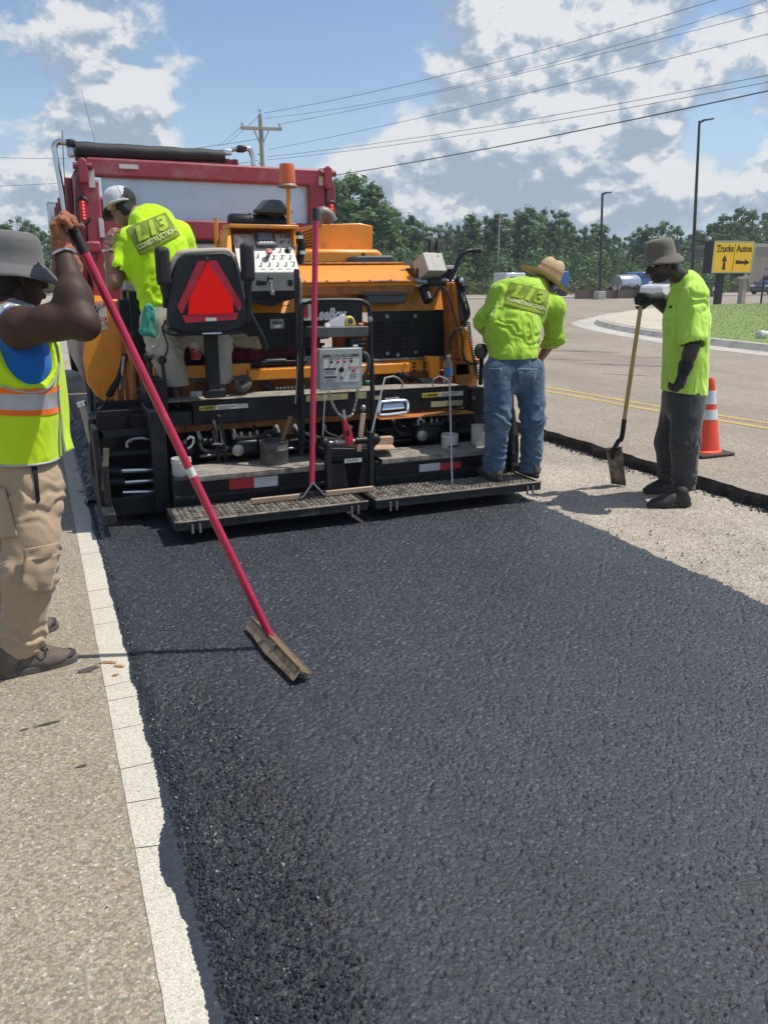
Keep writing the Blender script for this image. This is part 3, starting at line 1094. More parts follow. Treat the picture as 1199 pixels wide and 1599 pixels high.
g0, g1, k1, k2 = rp, inset(rp, 0.75), inset(rp, 0.86), inset(rp, 1.05)
struct('gutter', strip(g0, g1, 0.006, 0.004), M_CURB)
mb = strip(g1, k1, 0.004, 0.15)
mb2 = strip(k1, k2, 0.15, 0.155)
mb.add(mb2.v, mb2.f)
struct('kerb', mb, M_CURB)
inner = k2
cpt = Vector((15.33, 15.6, 0))
dpt = Vector((34.7, 35.4, 0))
dd = (dpt - cpt).normalized()
nn = Vector((dd.y, -dd.x, 0))          # towards the lawn
mb = MB()
fan = [(p.x, p.y, 0.151) for p in inner] + [(60, 3, 0.151)]
mb.add(fan, [tuple(range(len(fan)))])
struct('lawn', mb, M_LAWN)
island = thing('concrete_island', (18, 22, 0.15), 'tan concrete slabs of the raised island beside the lawn', 'traffic island')
island['kind'] = 'structure'
del island['category']
# slabs between the kerb and the lawn, joints running with the lawn edge's cross direction
dirj = Vector((0.78, -0.62, 0)).normalized()
perp = Vector((0.62, 0.78, 0))
poly = [(p.x, p.y) for p in inner if (p - cpt).dot(nn) < 0]
s_vals = [p[0] * perp.x + p[1] * perp.y for p in poly]
s0, s1 = min(s_vals), max(s_vals)
nsl = 9
for i in range(nsl):
 a = s0 + (s1 - s0) * i / nsl + 0.015
 b = s0 + (s1 - s0) * (i + 1) / nsl - 0.015
 bm = bmesh.new()
 vs_ = [bm.verts.new((p[0], p[1], 0.166)) for p in poly]
 bm.faces.new(vs_)
 for co_, no_ in ((perp * a, perp), (perp * b, -perp)):
  bmesh.ops.bisect_plane(bm, geom=bm.verts[:] + bm.edges[:] + bm.faces[:], plane_co=co_, plane_no=no_, clear_inner=True)
 me = bpy.data.meshes.new('slab')
 bm.to_mesh(me)
 bm.free()
 link('slab', me, M_CONC, island)
# short grass on the lawn
mb = MB()
rg3 = random.Random(3)
cnt = 0
while cnt < 18000:
 x, y = rg3.uniform(14, 40), rg3.uniform(6, 36)
 q = Vector((x, y, 0))
 if (q - cpt).dot(nn) < 0.1 or y > 34.5 or (y < 15.5 and x < 15.3):
  continue
 d = (q - Vector((0, 0, 0))).length
 h = rg3.uniform(0.015, 0.035)
 a = rg3.uniform(0, 6.28)
 w = 0.008 + d * 0.0003
 lx, ly = rg3.uniform(-.03, .03), rg3.uniform(-.03, .03)
 mb.add([(x - w * cos(a), y - w * sin(a), 0.15), (x + w * cos(a), y + w * sin(a), 0.15), (x + lx, y + ly, 0.15 + h)], [(0, 1, 2)])
 cnt += 1
M_BLADE = mat('grass_blade', (0.25, 0.33, 0.085), 0.8, var=0.15, vs=0.9)
mb.build('grass', M_BLADE, smooth=False, kind='stuff')

# far kerb strip and roadside
struct('far_kerb', MB().box(18, 90, -0.1, 0.10, 53.5, 55.3), M_CURB)
struct('far_drive', MB().box(30, 95, -0.1, 0.05, 55.3, 66), M_ROAD)

# ================================================================== trees
M_BARK = mat('bark', (0.10, 0.085, 0.07), 0.95, var=0.3, vs=3, bump=0.6, bs=14)

def leaf_mat(name, a, b):
 m = bpy.data.materials.new(name)
 m.use_nodes = True
 nt = m.node_tree
 p = nt.nodes['Principled BSDF']
 co = nt.nodes.new('ShaderNodeTexCoord').outputs['Object']
 n = N(nt, 'ShaderNodeTexNoise', i_Scale=0.55, i_Detail=4.0, i_Roughness=0.6)
 nt.links.new(co, n.inputs['Vector'])
 oi = nt.nodes.new('ShaderNodeObjectInfo')
 f = math_n(nt, 'ADD', math_n(nt, 'MULTIPLY', n.outputs['Fac'], 0.75), math_n(nt, 'MULTIPLY', oi.outputs['Random'], 0.35), clamp=True)
 c = ramp(nt, f, [(0.25, a), (0.8, b)])
 nt.links.new(c, p.inputs['Base Color'])
 p.inputs['Roughness'].default_value = 0.6
 p.inputs['Specular IOR Level'].default_value = 0.3
 tr = nt.nodes.new('ShaderNodeBsdfTranslucent')
 nt.links.new(c, tr.inputs['Color'])
 mx = nt.nodes.new('ShaderNodeMixShader')
 mx.inputs[0].default_value = 0.28
 nt.links.new(p.outputs[0], mx.inputs[1])
 nt.links.new(tr.outputs[0], mx.inputs[2])
 nt.links.new(mx.outputs[0], nt.nodes['Material Output'].inputs['Surface'])
 return m

M_LEAF = leaf_mat('summer_leaves', (0.068, 0.128, 0.045), (0.145, 0.23, 0.075))
M_LEAF2 = leaf_mat('pale_leaves', (0.085, 0.13, 0.065), (0.165, 0.22, 0.10))
M_SCRUB = leaf_mat('scrub_leaves', (0.07, 0.095, 0.03), (0.17, 0.19, 0.07))

def leaf_cloud(centres, radii, per, size, seed, up=0.5):
 r = np.random.default_rng(seed)
 C = np.repeat(np.array(centres), per, 0)
 R = np.repeat(np.array(radii), per, 0)
 n = len(C)
 d = r.normal(0, 1, (n, 3))
 d /= np.linalg.norm(d, axis=1)[:, None]
 rad = r.random(n) ** 0.45
 p = C + d * R * rad[:, None]
 nrm = d * 1.4 + r.normal(0, 0.30, (n, 3)) + np.array([0, 0, up])
 nrm /= np.linalg.norm(nrm, axis=1)[:, None]
 t = np.cross(nrm, r.normal(0, 1, (n, 3)))
 t /= np.linalg.norm(t, axis=1)[:, None]
 b = np.cross(nrm, t)
 s = size * (0.6 + 0.8 * r.random(n))[:, None]
 v = np.stack([p - t * s, p - b * s * 0.55, p + t * s, p + b * s * 0.55], 1).reshape(-1, 3)
 f = np.arange(n * 4).reshape(n, 4)
 return v, f

def cloud_mesh(name, v, f):
 me = bpy.data.meshes.new(name)
 me.vertices.add(len(v))
 me.vertices.foreach_set('co', v.astype(np.float32).ravel())
 me.loops.add(f.size)
 me.loops.foreach_set('vertex_index', f.astype(np.int32).ravel())
 me.polygons.add(len(f))
 me.polygons.foreach_set('loop_start', np.arange(0, f.size, 4, dtype=np.int32))
 me.update(calc_edges=True)
 return me

def tree_proto(seed, kind):
 """unit tree 10 m tall at the origin: trunk with limbs, crown of leaf clumps"""
 r = random.Random(seed)
 mb = MB()
 lean = (r.uniform(-.3, .3), r.uniform(-.3, .3))
 ht = 8.6
 pts = [Vector((lean[0] * (z / ht) ** 2 + 0.08 * sin(z), lean[1] * (z / ht) ** 2, z)) for z in np.linspace(-0.2, ht, 9)]
 mb.tube(pts, [0.20 * (1 - 0.85 * i / 8) + 0.02 for i in range(9)], 7)
 cen, rad = [], []
 nl = {'round': 22, 'tall': 26, 'loose': 17}[kind]
 for i in range(nl):
  t = (i + 0.5) / nl
  z = 0.7 + 8.6 * t
  if kind == 'round':
   w = 2.9 * sin(pi * min(0.97, (0.10 + 0.88 * t))) ** 0.7
  elif kind == 'tall':
   w = 1.75 * (1 - t) ** 0.45 * min(1, 0.55 + t * 2.5)
  else:
   w = 2.5 * sin(pi * min(0.97, 0.15 + 0.8 * t)) ** 0.8
  a = i * 2.4 + r.uniform(-.5, .5)
  q = w * r.uniform(0.45, 0.95)
  c = Vector((lean[0] * t * t + q * cos(a), lean[1] * t * t + q * sin(a), z + r.uniform(-.3, .3)))
  base = pts[min(8, max(1, int(1 + 7 * max(0, t - 0.12))))]
  mb.tube([base, base.lerp(c, 0.55) + Vector((0, 0, 0.12)), c], [0.06, 0.035, 0.012], 4)
  for k in range(3):
   s = r.uniform(0.45, 0.95) * (1.15 - 0.45 * t)
   cen.append(c + Vector((r.gauss(0, .42), r.gauss(0, .42), r.gauss(0, .35))))
   rad.append((s, s, s * r.uniform(0.6, 0.95)))
 cen.append(Vector((lean[0], lean[1], 9.3)))
 rad.append((0.5, 0.5, 0.75))
 per = {'round': 42, 'tall': 40, 'loose': 34}[kind]
 v, f = leaf_cloud([tuple(c) for c in cen], rad, int(per * 1.45), 0.165, seed)
 return mb.mesh('trunk'), cloud_mesh('crown', v, f)

PROTO = {}
for kind, seeds in (('round', (1, 2, 3, 4)), ('tall', (5, 6, 7)), ('loose', (8, 9, 10))):
 PROTO[kind] = []
 for s in seeds:
  a, b = tree_proto(s, kind)
  a.materials.append(M_BARK)
  b.materials.append(M_LEAF2 if kind == 'loose' else M_LEAF)
  PROTO[kind].append((a, b))
TCOUNT = {}
tr_r = random.Random(77)

def tree(kind, loc, h, label, group, wide=1.0):
 k = TCOUNT.get(kind, 0)
 TCOUNT[kind] = k + 1
 a, b = PROTO[kind][k % len(PROTO[kind])]
 name = {'round': 'broadleaf_tree', 'tall': 'poplar_tree', 'loose': 'young_tree'}[kind]
 t = thing(name, loc, label, 'tree', group)
 t.rotation_euler = (0, 0, tr_r.uniform(0, 6.28))
 s = h / 9.9
 t.scale = (s * wide * tr_r.uniform(0.85, 1.2), s * wide * tr_r.uniform(0.85, 1.2), s)
 for nm, me in (('trunk', a), ('crown', b)):
  o = bpy.data.objects.new(nm, me)
  COL.objects.link(o)
  o.parent = t
 return t

# front row of the wood: top of each crown as seen over the road
GA = 'trees of the wood behind the road'
LB = {'round': 'broad green tree', 'tall': 'slender dark green tree', 'loose': 'pale loose-crowned tree'}
ORD = ('first', 'second', 'third', 'fourth', 'fifth', 'sixth', 'seventh', 'eighth', 'ninth', 'tenth', 'eleventh', 'twelfth', 'thirteenth', 'fourteenth', 'fifteenth', 'sixteenth', 'seventeenth')
FRONT = [((24.941, 66, 9.608), 'tall', 1.5), ((27.323, 67, 9.22), 'tall', 1.4), ((24.489, 68, 9.399), 'tall', 1.2), ((29.954, 70, 7.818), 'tall', 1.2),
         ((32.036, 72, 6.925), 'round', 1), ((35.26, 76, 7.556), 'tall', 1.2), ((35.771, 74, 6.742), 'round', 1), ((39.167, 78, 6.748), 'loose', 1),
         ((38.061, 74, 6.739), 'loose', 0.7), ((40.474, 76, 6.669), 'loose', 0.8), ((40.883, 74, 7.404), 'tall', 1.3), ((43.471, 76, 7.663), 'round', 1),
         ((42.814, 72, 7.621), 'tall', 1.4), ((46.317, 75, 8.229), 'loose', 1.1), ((46.928, 73, 8.407), 'tall', 1.5), ((50.687, 76, 8.493), 'loose', 1.0),
         ((51.162, 74, 8.179), 'round', 1), ((55.631, 78, 7.13), 'round', 1), ((54.324, 74, 6.754), 'round', 0.9), ((57.974, 76, 7.075), 'tall', 1.5),
         ((57.428, 73, 5.939), 'round', 0.9), ((62.948, 77, 6.428), 'round', 1), ((62.415, 74, 6.937), 'tall', 1.4), ((66.478, 76, 7.681), 'round', 1.1),
         ((66.332, 73, 6.84), 'round', 1), ((71.548, 76, 6.832), 'tall', 1.3), ((71.475, 74, 7.142), 'round', 0.9), ((71.385, 72, 8.235), 'round', 1.1),
         ((74.707, 73, 9.207), 'round', 1.1), ((75.145, 71, 8.808), 'loose', 1.1), ((78.824, 72, 9.534), 'round', 1.2), ((80.112, 70, 8.953), 'round', 1.2),
         ((83.556, 70, 9.262), 'tall', 1.5), ((22.652, 70, 9.014), 'round', 1.1)]
FRONT.sort(key=lambda q: q[0][0] / q[0][1])
seen = {}
for (x, y, z), kind, w in FRONT:
 h = z + 0.3
 a = math.degrees(atan2(x, y))
 if a < 19.5:
  lab = LB[kind] + ' of the front row hidden behind the dump truck' + (' tailgate, nearer its middle' if a < 16 else '')
 elif a > 48.6:
  lab = LB[kind] + ' of the front row past the right edge, ' + ('nearest the frame' if a < 49.5 else 'next to last' if a < 50.5 else 'last')
 else:
  seen[kind] = seen.get(kind, 0) + 1
  lab = ORD[seen[kind] - 1] + ' ' + LB[kind] + ' from the left in the front row of the wood'
 tree(kind, (x, y, -0.2), h, lab, GA, w * 0.88)
 # the wood goes on behind: a second and third row fill the gaps
 for q, (dy, dh) in enumerate(((9, 0.78), (17, 0.86))):
  k2_ = ('round', 'tall', 'round', 'loose')[tr_r.randrange(4)]
  s = (y + dy) / y
  tree(k2_, (x * s + tr_r.uniform(-1.6, 1.6), y + dy, -0.2), 1.58 + (h - 1.58) * s * dh * tr_r.uniform(0.88, 1.0),
             ('tree half hidden in the second row of the wood', 'tree half hidden deep in the wood')[q], 'trees deeper in the wood', 1.25)
LEFT = [((-5.527, 95, 7.847), 'round'), ((-4.028, 97, 6.783), 'round'), ((-1.838, 92, 6.859), 'tall'), ((-0.388, 94, 7.561), 'loose'), ((0.743, 98, 6.948), 'round'),
  ((1.832, 100, 6.29), 'round'), ((3.272, 103, 6.801), 'round'), ((4.666, 100, 7.015), 'round'), ((6.358, 98, 7.079), 'round'), ((8.217, 96, 7.338), 'tall'),
  ((10.843, 99, 7.237), 'round'), ((13.259, 96, 7.462), 'round'), ((17.09, 98, 7.672), 'round')]
for k, ((x, y, z), kind) in enumerate(LEFT):
 tree(kind, (x, y, -0.2), z + 0.2, ORD[k] + ' hazy tree from the left in the row far down the road', 'trees far down the road', 1.2)

# scrub along the foot of the wood
cs, rs_ = [], []
for i in range(210):
 t = i / 210
 px = Vector((21.979, 62, 1.193)).lerp(Vector((73.73, 62, 1.073)), t)
 cs.append((px.x + tr_r.gauss(0, 1), px.y + tr_r.uniform(1.0, 8), tr_r.uniform(0.2, 1.0)))
 w = tr_r.uniform(0.6, 1.5)
 rs_.append((w, w, w * 0.75))
v, f = leaf_cloud(cs, rs_, 55, 0.15, 5)
o = link('undergrowth', cloud_mesh('undergrowth', v, f), M_SCRUB, kind='stuff')
cs, rs_ = [], []
for i in range(300):
 px = Vector((23.112, 66, 1.168)).lerp(Vector((78.975, 66, 1.039)), i / 300)
 cs.append((px.x + tr_r.gauss(0, 1), px.y + tr_r.uniform(1.0, 12), tr_r.uniform(0.8, 3.6)))
 w = tr_r.uniform(0.9, 1.7)
 rs_.append((w, w, w * 0.9))
v, f = leaf_cloud(cs, rs_, 70, 0.17, 15)
link('understorey', cloud_mesh('understorey', v, f), M_LEAF, kind='stuff')
cs, rs_ = [], []
for i in range(120):
 t = i / 120
 px = Vector((-5.751, 85, 1.132)).lerp(Vector((17.001, 85, 1.079)), t)
 cs.append((px.x + tr_r.gauss(0, 1), px.y + tr_r.uniform(-1, 6), tr_r.uniform(0.2, 1.4)))
 w = tr_r.uniform(0.8, 1.8)
 rs_.append((w, w, w * 0.75))
v, f = leaf_cloud(cs, rs_, 45, 0.2, 6)
link('roadside_scrub', cloud_mesh('roadside_scrub', v, f), M_SCRUB, kind='stuff')

# ================================================================== poles, wires, lamps
M_POLEWOOD = mat('weathered_pole', (0.36, 0.32, 0.27), 0.9, var=0.15, vs=2, bump=0.3, bs=20, stretch=(1, 1, 0.1))
M_WIRE = mat('cable_black', (0.03, 0.032, 0.036), 0.6, var=0.1)
M_BLACKP = mat('black_powder_coat', (0.022, 0.022, 0.024), 0.45, var=0.15, vs=8)
M_GLASSI = mat('grey_insulator', (0.35, 0.34, 0.33), 0.4)

pt = Vector((12.329, 46, 9.941))
pole = thing('utility_pole', (pt.x, pt.y, -0.16), 'weathered wooden utility pole with crossarm behind the dump truck', 'utility pole')
MB().cyl((pt.x + 0.14, pt.y, -0.3), (pt.x, pt.y, pt.z), 0.17, 0.11, 14).build('pole', M_POLEWOOD, pole)
ca, cb = Vector((11.225, 45.9, 9.197)), Vector((13.48, 45.9, 9.278))
MB().bar(ca, cb, 0.14, 0.16).build('crossarm', M_POLEWOOD, pole, bevel=0.01)
MB().bar(ca.lerp(cb, 0.3), pt.lerp(Vector((pt.x, pt.y, 0)), 0.16), 0.03, 0.05).build('brace', M_POLEWOOD, pole)
MB().bar(ca.lerp(cb, 0.7), pt.lerp(Vector((pt.x, pt.y, 0)), 0.16), 0.03, 0.05).build('brace', M_POLEWOOD, pole)
for q in (ca.lerp(cb, 0.04), ca.lerp(cb, 0.95), pt):
 MB().lathe((q.x, q.y, q.z + 0.06), [(0.03, 0), (0.03, 0.08), (0.07, 0.10), (0.05, 0.14), (0.07, 0.17), (0.04, 0.24), (0.0, 0.26)], n=10).build('insulator', M_GLASSI, pole)
for k in range(5):
 q = pt.lerp(Vector((pt.x, pt.y, 0)), 0.20 + 0.045 * k)
 MB().lathe((q.x - 0.16, q.y, q.z), [(0.02, -0.05), (0.05, -0.03), (0.03, 0), (0.05, 0.03), (0.02, 0.05)], axis=(1, 0, 0), n=8).build('spool_insulator', M_GLASSI, pole)

def wire(a, b, sag, r, label, group='overhead wires from the utility pole', name='overhead_wire'):
 a, b = Vector(a), Vector(b)
 pts = []
 for i in range(41):
  t = i / 40
  p = a.lerp(b, t)
  pts.append(p + Vector((0, 0, -sag * 4 * t * (1 - t))))
 o = MB().tube(pts, r, 6).build(name, M_WIRE)
 return tag(o, label, 'cable', group)

def beyond(a, b, k):
 a, b = Vector(a), Vector(b)
 return a + (b - a) * k

# each span runs on past the frame to the next pole, nearer the camera on the right
for pa, pb, sag, r, lab in (((12.543, 46, 10.018), (22.202, 27.993, 11.6), 0.25, 0.010, 'topmost thin wire from the pole top to the upper edge'),
       ((12.567, 46, 9.769), (22.166, 27.792, 11.5), 0.40, 0.008, 'wire just below the topmost wire, running close along it'),
       ((13.411, 46, 9.542), (24.094, 24.948, 11), 0.20, 0.009, 'thin wire from the right crossarm end to the upper right edge'),
       ((12.751, 46, 8.228), (22.826, 22.084, 9.6), 0.15, 0.009, 'single wire midway between the crossarm wires and the double wires'),
       ((12.664, 46, 7.87), (22.879, 21.982, 8.7), 0.25, 0.010, 'upper of the two close parallel wires'),
       ((12.657, 46, 7.709), (22.918, 21.985, 8.5), 0.25, 0.010, 'lower of the two close parallel wires'),
       ((13.041, 46, 6.491), (21.469, 20.534, 7.7), 0.20, 0.020, 'thick black telephone cable, lowest of the overhead lines')):
 wire(pa, beyond(pa, pb, 1.9), sag * 3.2, r, lab)
for pa, pb, sag, r, lab in (((11.253, 46, 9.276), (17.329, 80, 13.256), 0.1, 0.012, 'short wire receding behind the truck from the left crossarm end'),
       ((12.256, 46, 9.873), (18.05, 80, 13.406), 0.1, 0.012, 'short wire receding behind the truck from the pole top'),
       ((12.205, 46, 8.738), (-3.051, 60, 8.841), 0.5, 0.012, 'long flat wire crossing left behind the tarp roller'),
       ((12.156, 46, 7.652), (-3.294, 60, 7.014), 0.3, 0.012, 'lower long wire crossing left behind the truck cab'),
       ((2.925, 40, 9.257), (3.851, 44, 6.709), 0.1, 0.008, 'faint steep guy wire above the tarp roller')):
 wire(pa, pb, sag, r, lab, 'wires running left from the utility pole')

def street_lamp(base, top, arm, hd, label):
 base, top = Vector(base), Vector(top)
 base.z = -0.16
 t = thing('street_lamp', base, label, 'street lamp', 'black parking lot lamps')
 MB().cyl(base, top, 0.13, 0.075, 12).build('pole', M_BLACKP, t)
 MB().cyl(base, base + Vector((0, 0, 0.5)), 0.30, 0.30, 16).build('footing', M_CURB, t, bevel=0.02)
 e = Vector(arm)
 MB().bar(top + Vector((0, 0, -0.12)), top.lerp(e, 0.35) + Vector((0, 0, -.02)), 0.08, 0.10).build('arm', M_BLACKP, t)
 MB().bar(top.lerp(e, 0.30), e, hd, 0.10).build('lamp_head', M_BLACKP, t, bevel=0.03)
 return t

street_lamp((39.692, 42, 0.375), (38.847, 42, 10.769), (39.845, 42, 10.944), 0.36, 'taller black street lamp rising behind the man with the shovel')
street_lamp((38.518, 50, 0.222), (38.084, 50, 7.294), (38.775, 50, 7.361), 0.36, 'shorter distant street lamp left of the man with the shovel')
q = Vector((40.449, 68, 7.009))
t = thing('telegraph_pole', (q.x, q.y, -0.16), 'thin distant pole standing against the wood behind the straw hat', 'pole')
MB().cyl((q.x, q.y, -0.2), q, 0.10, 0.07, 10).build('pole', M_POLEWOOD, t)
MB().cyl((q.x - .3, q.y, q.z - 0.3), (q.x + .3, q.y, q.z - 0.3), 0.03, 0.03, 6).build('crossarm', M_POLEWOOD, t)

# ================================================================== Trucks / Autos sign
M_SIGNY = mat('sign_yellow_panel', (0.85, 0.49, 0.012), 0.35, var=0.04, vs=3, emit=((1.0, 0.52, 0.02), 0.22))  # slight glow added to brighten the shaded face
M_SIGNC = mat('sign_cream_frame', (0.72, 0.62, 0.36), 0.4, var=0.05)
M_SIGNK = mat('sign_brown_black_lettering', (0.045, 0.022, 0.012), 0.5, var=0.1)
M_SIGNB = mat('sign_black_cabinet', (0.012, 0.012, 0.015), 0.4, var=0.1)
sgl = Vector((34.26, 35, 1.781))      # lower left corner of the yellow face
a_ = radians(32)
lat = Vector((0.69, -0.72, 0)).normalized()
vw = Vector((0.72, 0.69, 0)).normalized()
wv = (lat * cos(a_) + vw * sin(a_)).normalized()
dv = (-lat * sin(a_) + vw * cos(a_)).normalized()
SW, SH, SD = 2.98, 2.10, 0.9
sgn = thing('direction_sign', (sgl.x + 0.9, sgl.y, -0.1), 'black cabinet sign with yellow face reading Trucks and Autos', 'sign')

def sp_(u, w, d=0.0):
 return sgl + (wv * u + Vector((0, 0, w))) * 0.79 + dv * d

MB().prism([sp_(-0.03, -0.04, 0.02), sp_(SW + 0.03, -0.04, 0.02), sp_(SW + 0.03, SH + 0.04, 0.02), sp_(-0.03, SH + 0.04, 0.02)], dv * SD).build('cabinet', M_SIGNB, sgn, bevel=0.02)
for u0, u1, w0, w1 in ((0, 0.10, 0, SH), (SW - 0.06, SW, 0, SH), (0.10, SW - 0.06, SH - 0.12, SH), (0.10, SW - 0.06, 0, 0.09)):
 MB().prism([sp_(u0, w0, 0.0), sp_(u1, w0, 0.0), sp_(u1, w1, 0.0), sp_(u0, w1, 0.0)], -dv * 0.03).build('face_frame', M_SIGNC, sgn)
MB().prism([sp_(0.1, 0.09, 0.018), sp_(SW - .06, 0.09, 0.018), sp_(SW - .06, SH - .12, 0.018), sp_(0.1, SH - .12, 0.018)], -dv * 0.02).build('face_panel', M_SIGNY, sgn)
MB().prism([sp_(1.55, 0.14, -0.002), sp_(1.58, 0.14, -0.002), sp_(1.58, SH - .18, -0.002), sp_(1.55, SH - .18, -0.002)], -dv * 0.01).build('divider', M_SIGNK, sgn)
RM = Matrix((wv, Vector((0, 0, 1)), -dv)).transposed().to_4x4()

def sign_text(s, u, w, width, size):
 me = text_mesh(s, size * 0.79, offset=0.014, ext=0.008, width=width * 0.79)
 me.transform(Matrix.Translation(sp_(u, w, -0.006)) @ RM)
 link('lettering', me, M_SIGNK, sgn)

sign_text('Trucks', 0.86, SH - 0.50, 1.24, 0.62)
sign_text('Autos', 2.27, SH - 0.50, 1.16, 0.62)
# slab serifs, as on the sign
mb = MB()
for u0, u1, w in ((0.22, 0.56, SH - 0.72), (0.20, 0.27, SH - 0.36), (0.50, 0.57, SH - 0.36), (1.68, 1.84, SH - 0.72), (1.96, 2.11, SH - 0.72), (0.64, 0.80, SH - .72)):
 mb.prism([sp_(u0, w, -0.004), sp_(u1, w, -0.004), sp_(u1, w + 0.045, -0.004), sp_(u0, w + 0.045, -0.004)], -dv * 0.012)
mb.build('serif_strokes', M_SIGNK, sgn)
ar = [(0.80, 0.22), (1.04, 0.22), (0.98, 0.80), (1.12, 0.78), (0.92, 1.18), (0.70, 0.78), (0.85, 0.80)]
MB().prism([sp_(u - 0.03, w, -0.004) for u, w in ar], -dv * 0.012).build('arrow_up', M_SIGNK, sgn)
ar = [(1.70, 0.60), (1.78, 0.70), (1.70, 0.86), (2.42, 0.78), (2.40, 0.92), (2.80, 0.70), (2.40, 0.50), (2.42, 0.62)]
MB().prism([sp_(u, w, -0.004) for u, w in ar], -dv * 0.012).build('arrow_right', M_SIGNK, sgn)
pb_ = sp_(1.05, -0.04, 0.45)
MB().box(pb_.x - 0.16, pb_.x + 0.16, -0.1, pb_.z - 0.005, pb_.y - 0.16, pb_.y + 0.16).build('post', M_SIGNB, sgn, bevel=0.01)

# wooden post with a dark panel behind the sign
q = Vector((37.742, 36, -0.058))
t = thing('wooden_post', (q.x, q.y, 0), 'weathered wooden post with small crosspiece right of the sign post', 'post')
MB().box(q.x - .15, q.x + .15, -0.1, 1.95, q.y - .15, q.y + .15).build('post', M_POLEWOOD, t, bevel=0.01)
MB().bar((q.x - .7, q.y - .18, 1.5), (q.x + .3, q.y - .18, 1.55), 0.1, 0.16).build('crosspiece', M_POLEWOOD, t, bevel=0.01)
MB().bar((q.x - 1.0, q.y, 1.72), (q.x - .16, q.y, 1.72), 0.08, 0.34).build('dark_panel', M_SIGNB, t, bevel=0.01)

# chain-link gate at the right edge
q = Vector((37.552, 34.4, -0.04))
qt = Vector((37.299, 34.4, 1.648))
t = thing('chain_link_fence', (q.x, q.y, 0.1), 'black chain-link fence with square frame at the right edge of the lawn', 'fence')
dr = Vector((0.75, -0.66, 0))
for k in range(3):
 p = Vector((q.x, q.y, 0.1)) + dr * 2.6 * k
 MB().cyl(p, p + Vector((0, 0, qt.z - 0.1)), 0.05, 0.05, 8).build('fence_post', M_BLACKP, t)
a0 = Vector((q.x, q.y, qt.z - 0.03))
MB().cyl(a0, a0 + dr * 5.2, 0.035, 0.035, 8).build('top_rail', M_BLACKP, t)
mb = MB()
hh_ = qt.z - 0.25
for k in range(-int(hh_ / 0.14), int(5.2 / 0.14)):
 for sgn_ in (1, -1):
  x0, x1 = k * 0.14, k * 0.14 + hh_
  z0, z1 = (0.2, 0.2 + hh_) if sgn_ == 1 else (0.2 + hh_, 0.2)
  c0, c1 = max(0, x0), min(5.2, x1)
  if c1 <= c0:
   continue
  za = z0 + (z1 - z0) * (c0 - x0) / hh_
  zb = z0 + (z1 - z0) * (c1 - x0) / hh_
  b0 = Vector((q.x, q.y, 0))
  mb.tube([b0 + dr * c0 + Vector((0, 0, za)), b0 + dr * c1 + Vector((0, 0, zb))], 0.004, 3)
mb.build('wire_mesh', M_BLACKP, t, kind='stuff')

# pad transformer, bush, building
q = Vector((50.974, 52, 0.022))
t = thing('utility_cabinet', (q.x, q.y, 0), 'dark green utility cabinet behind the man with the shovel', 'utility box')
M_UBOX = mat('utility_green', (0.05, 0.085, 0.055), 0.5, var=0.1)
MB().box(q.x - .8, q.x + .8, -0.1, 1.15, q.y, q.y + 1.2).build('cabinet', M_UBOX, t, bevel=0.03)
MB().box(q.x - .85, q.x + .85, 1.15, 1.25, q.y - .05, q.y + 1.25).build('lid', M_UBOX, t, bevel=0.02)
MB().box(q.x + .3, q.x + .55, 0.5, 0.8, q.y - .02, q.y + .01).build('label_plate', M_SIGNC, t)
q = Vector((57.11, 58, 0.685))
t = thing('dark_bush', (q.x, q.y, 0), 'dark leafy bush below the black sign cabinet', 'bush')
cs = [(q.x + tr_r.gauss(0, 1.4), q.y + tr_r.gauss(0, .8), tr_r.uniform(0.5, 2.6)) for _ in range(22)]
v, f = leaf_cloud(cs, [(0.7, 0.7, 0.6)] * 22, 60, 0.13, 9)
link('crown', cloud_mesh('crown', v, f), M_LEAF, t)
MB().tube([(q.x, q.y, -0.1), (q.x + .1, q.y, 1.5)], [0.09, 0.03], 6).build('trunk', M_BARK, t)

M_BRICKT = mat('tan_block_wall', (0.33, 0.27, 0.215), 0.9, var=0.06, vs=1.5, bump=0.15, bs=8)
bx0, bz = 68.92, 4.92
bld = thing('building', (bx0 + 15, 72, 0), 'low tan windowless building behind the yellow sign', 'building')
MB().box(bx0, bx0 + 34, -0.16, bz - 0.35, 66, 84).build('wall', M_BRICKT, bld)
MB().box(bx0 - .12, bx0 + 34.1, bz - 0.35, bz, 65.88, 84.1).build('parapet', mat('parapet_trim', (0.42, 0.36, 0.29), 0.8), bld, bevel=0.03)
for k in range(6):
 MB().box(bx0 + 0.8 + k * 5.4, bx0 + 1.3 + k * 5.4, -0.16, bz - .36, 65.8, 65.99).build('pilaster', M_BRICKT, bld, bevel=0.02)

# ================================================================== vehicles across the lot
M_TYRE = mat('tyre_rubber', (0.02, 0.02, 0.021), 0.85, var=0.2, vs=20)
M_RIM = mat('alloy_rim', (0.55, 0.55, 0.56), 0.3, metal=0.9)
M_CARGLASS = mat('dark_car_glass', (0.02, 0.026, 0.03), 0.05, var=0.05, spec=0.8)
M_HEADL = mat('clear_headlight', (0.7, 0.72, 0.74), 0.12, spec=0.8)

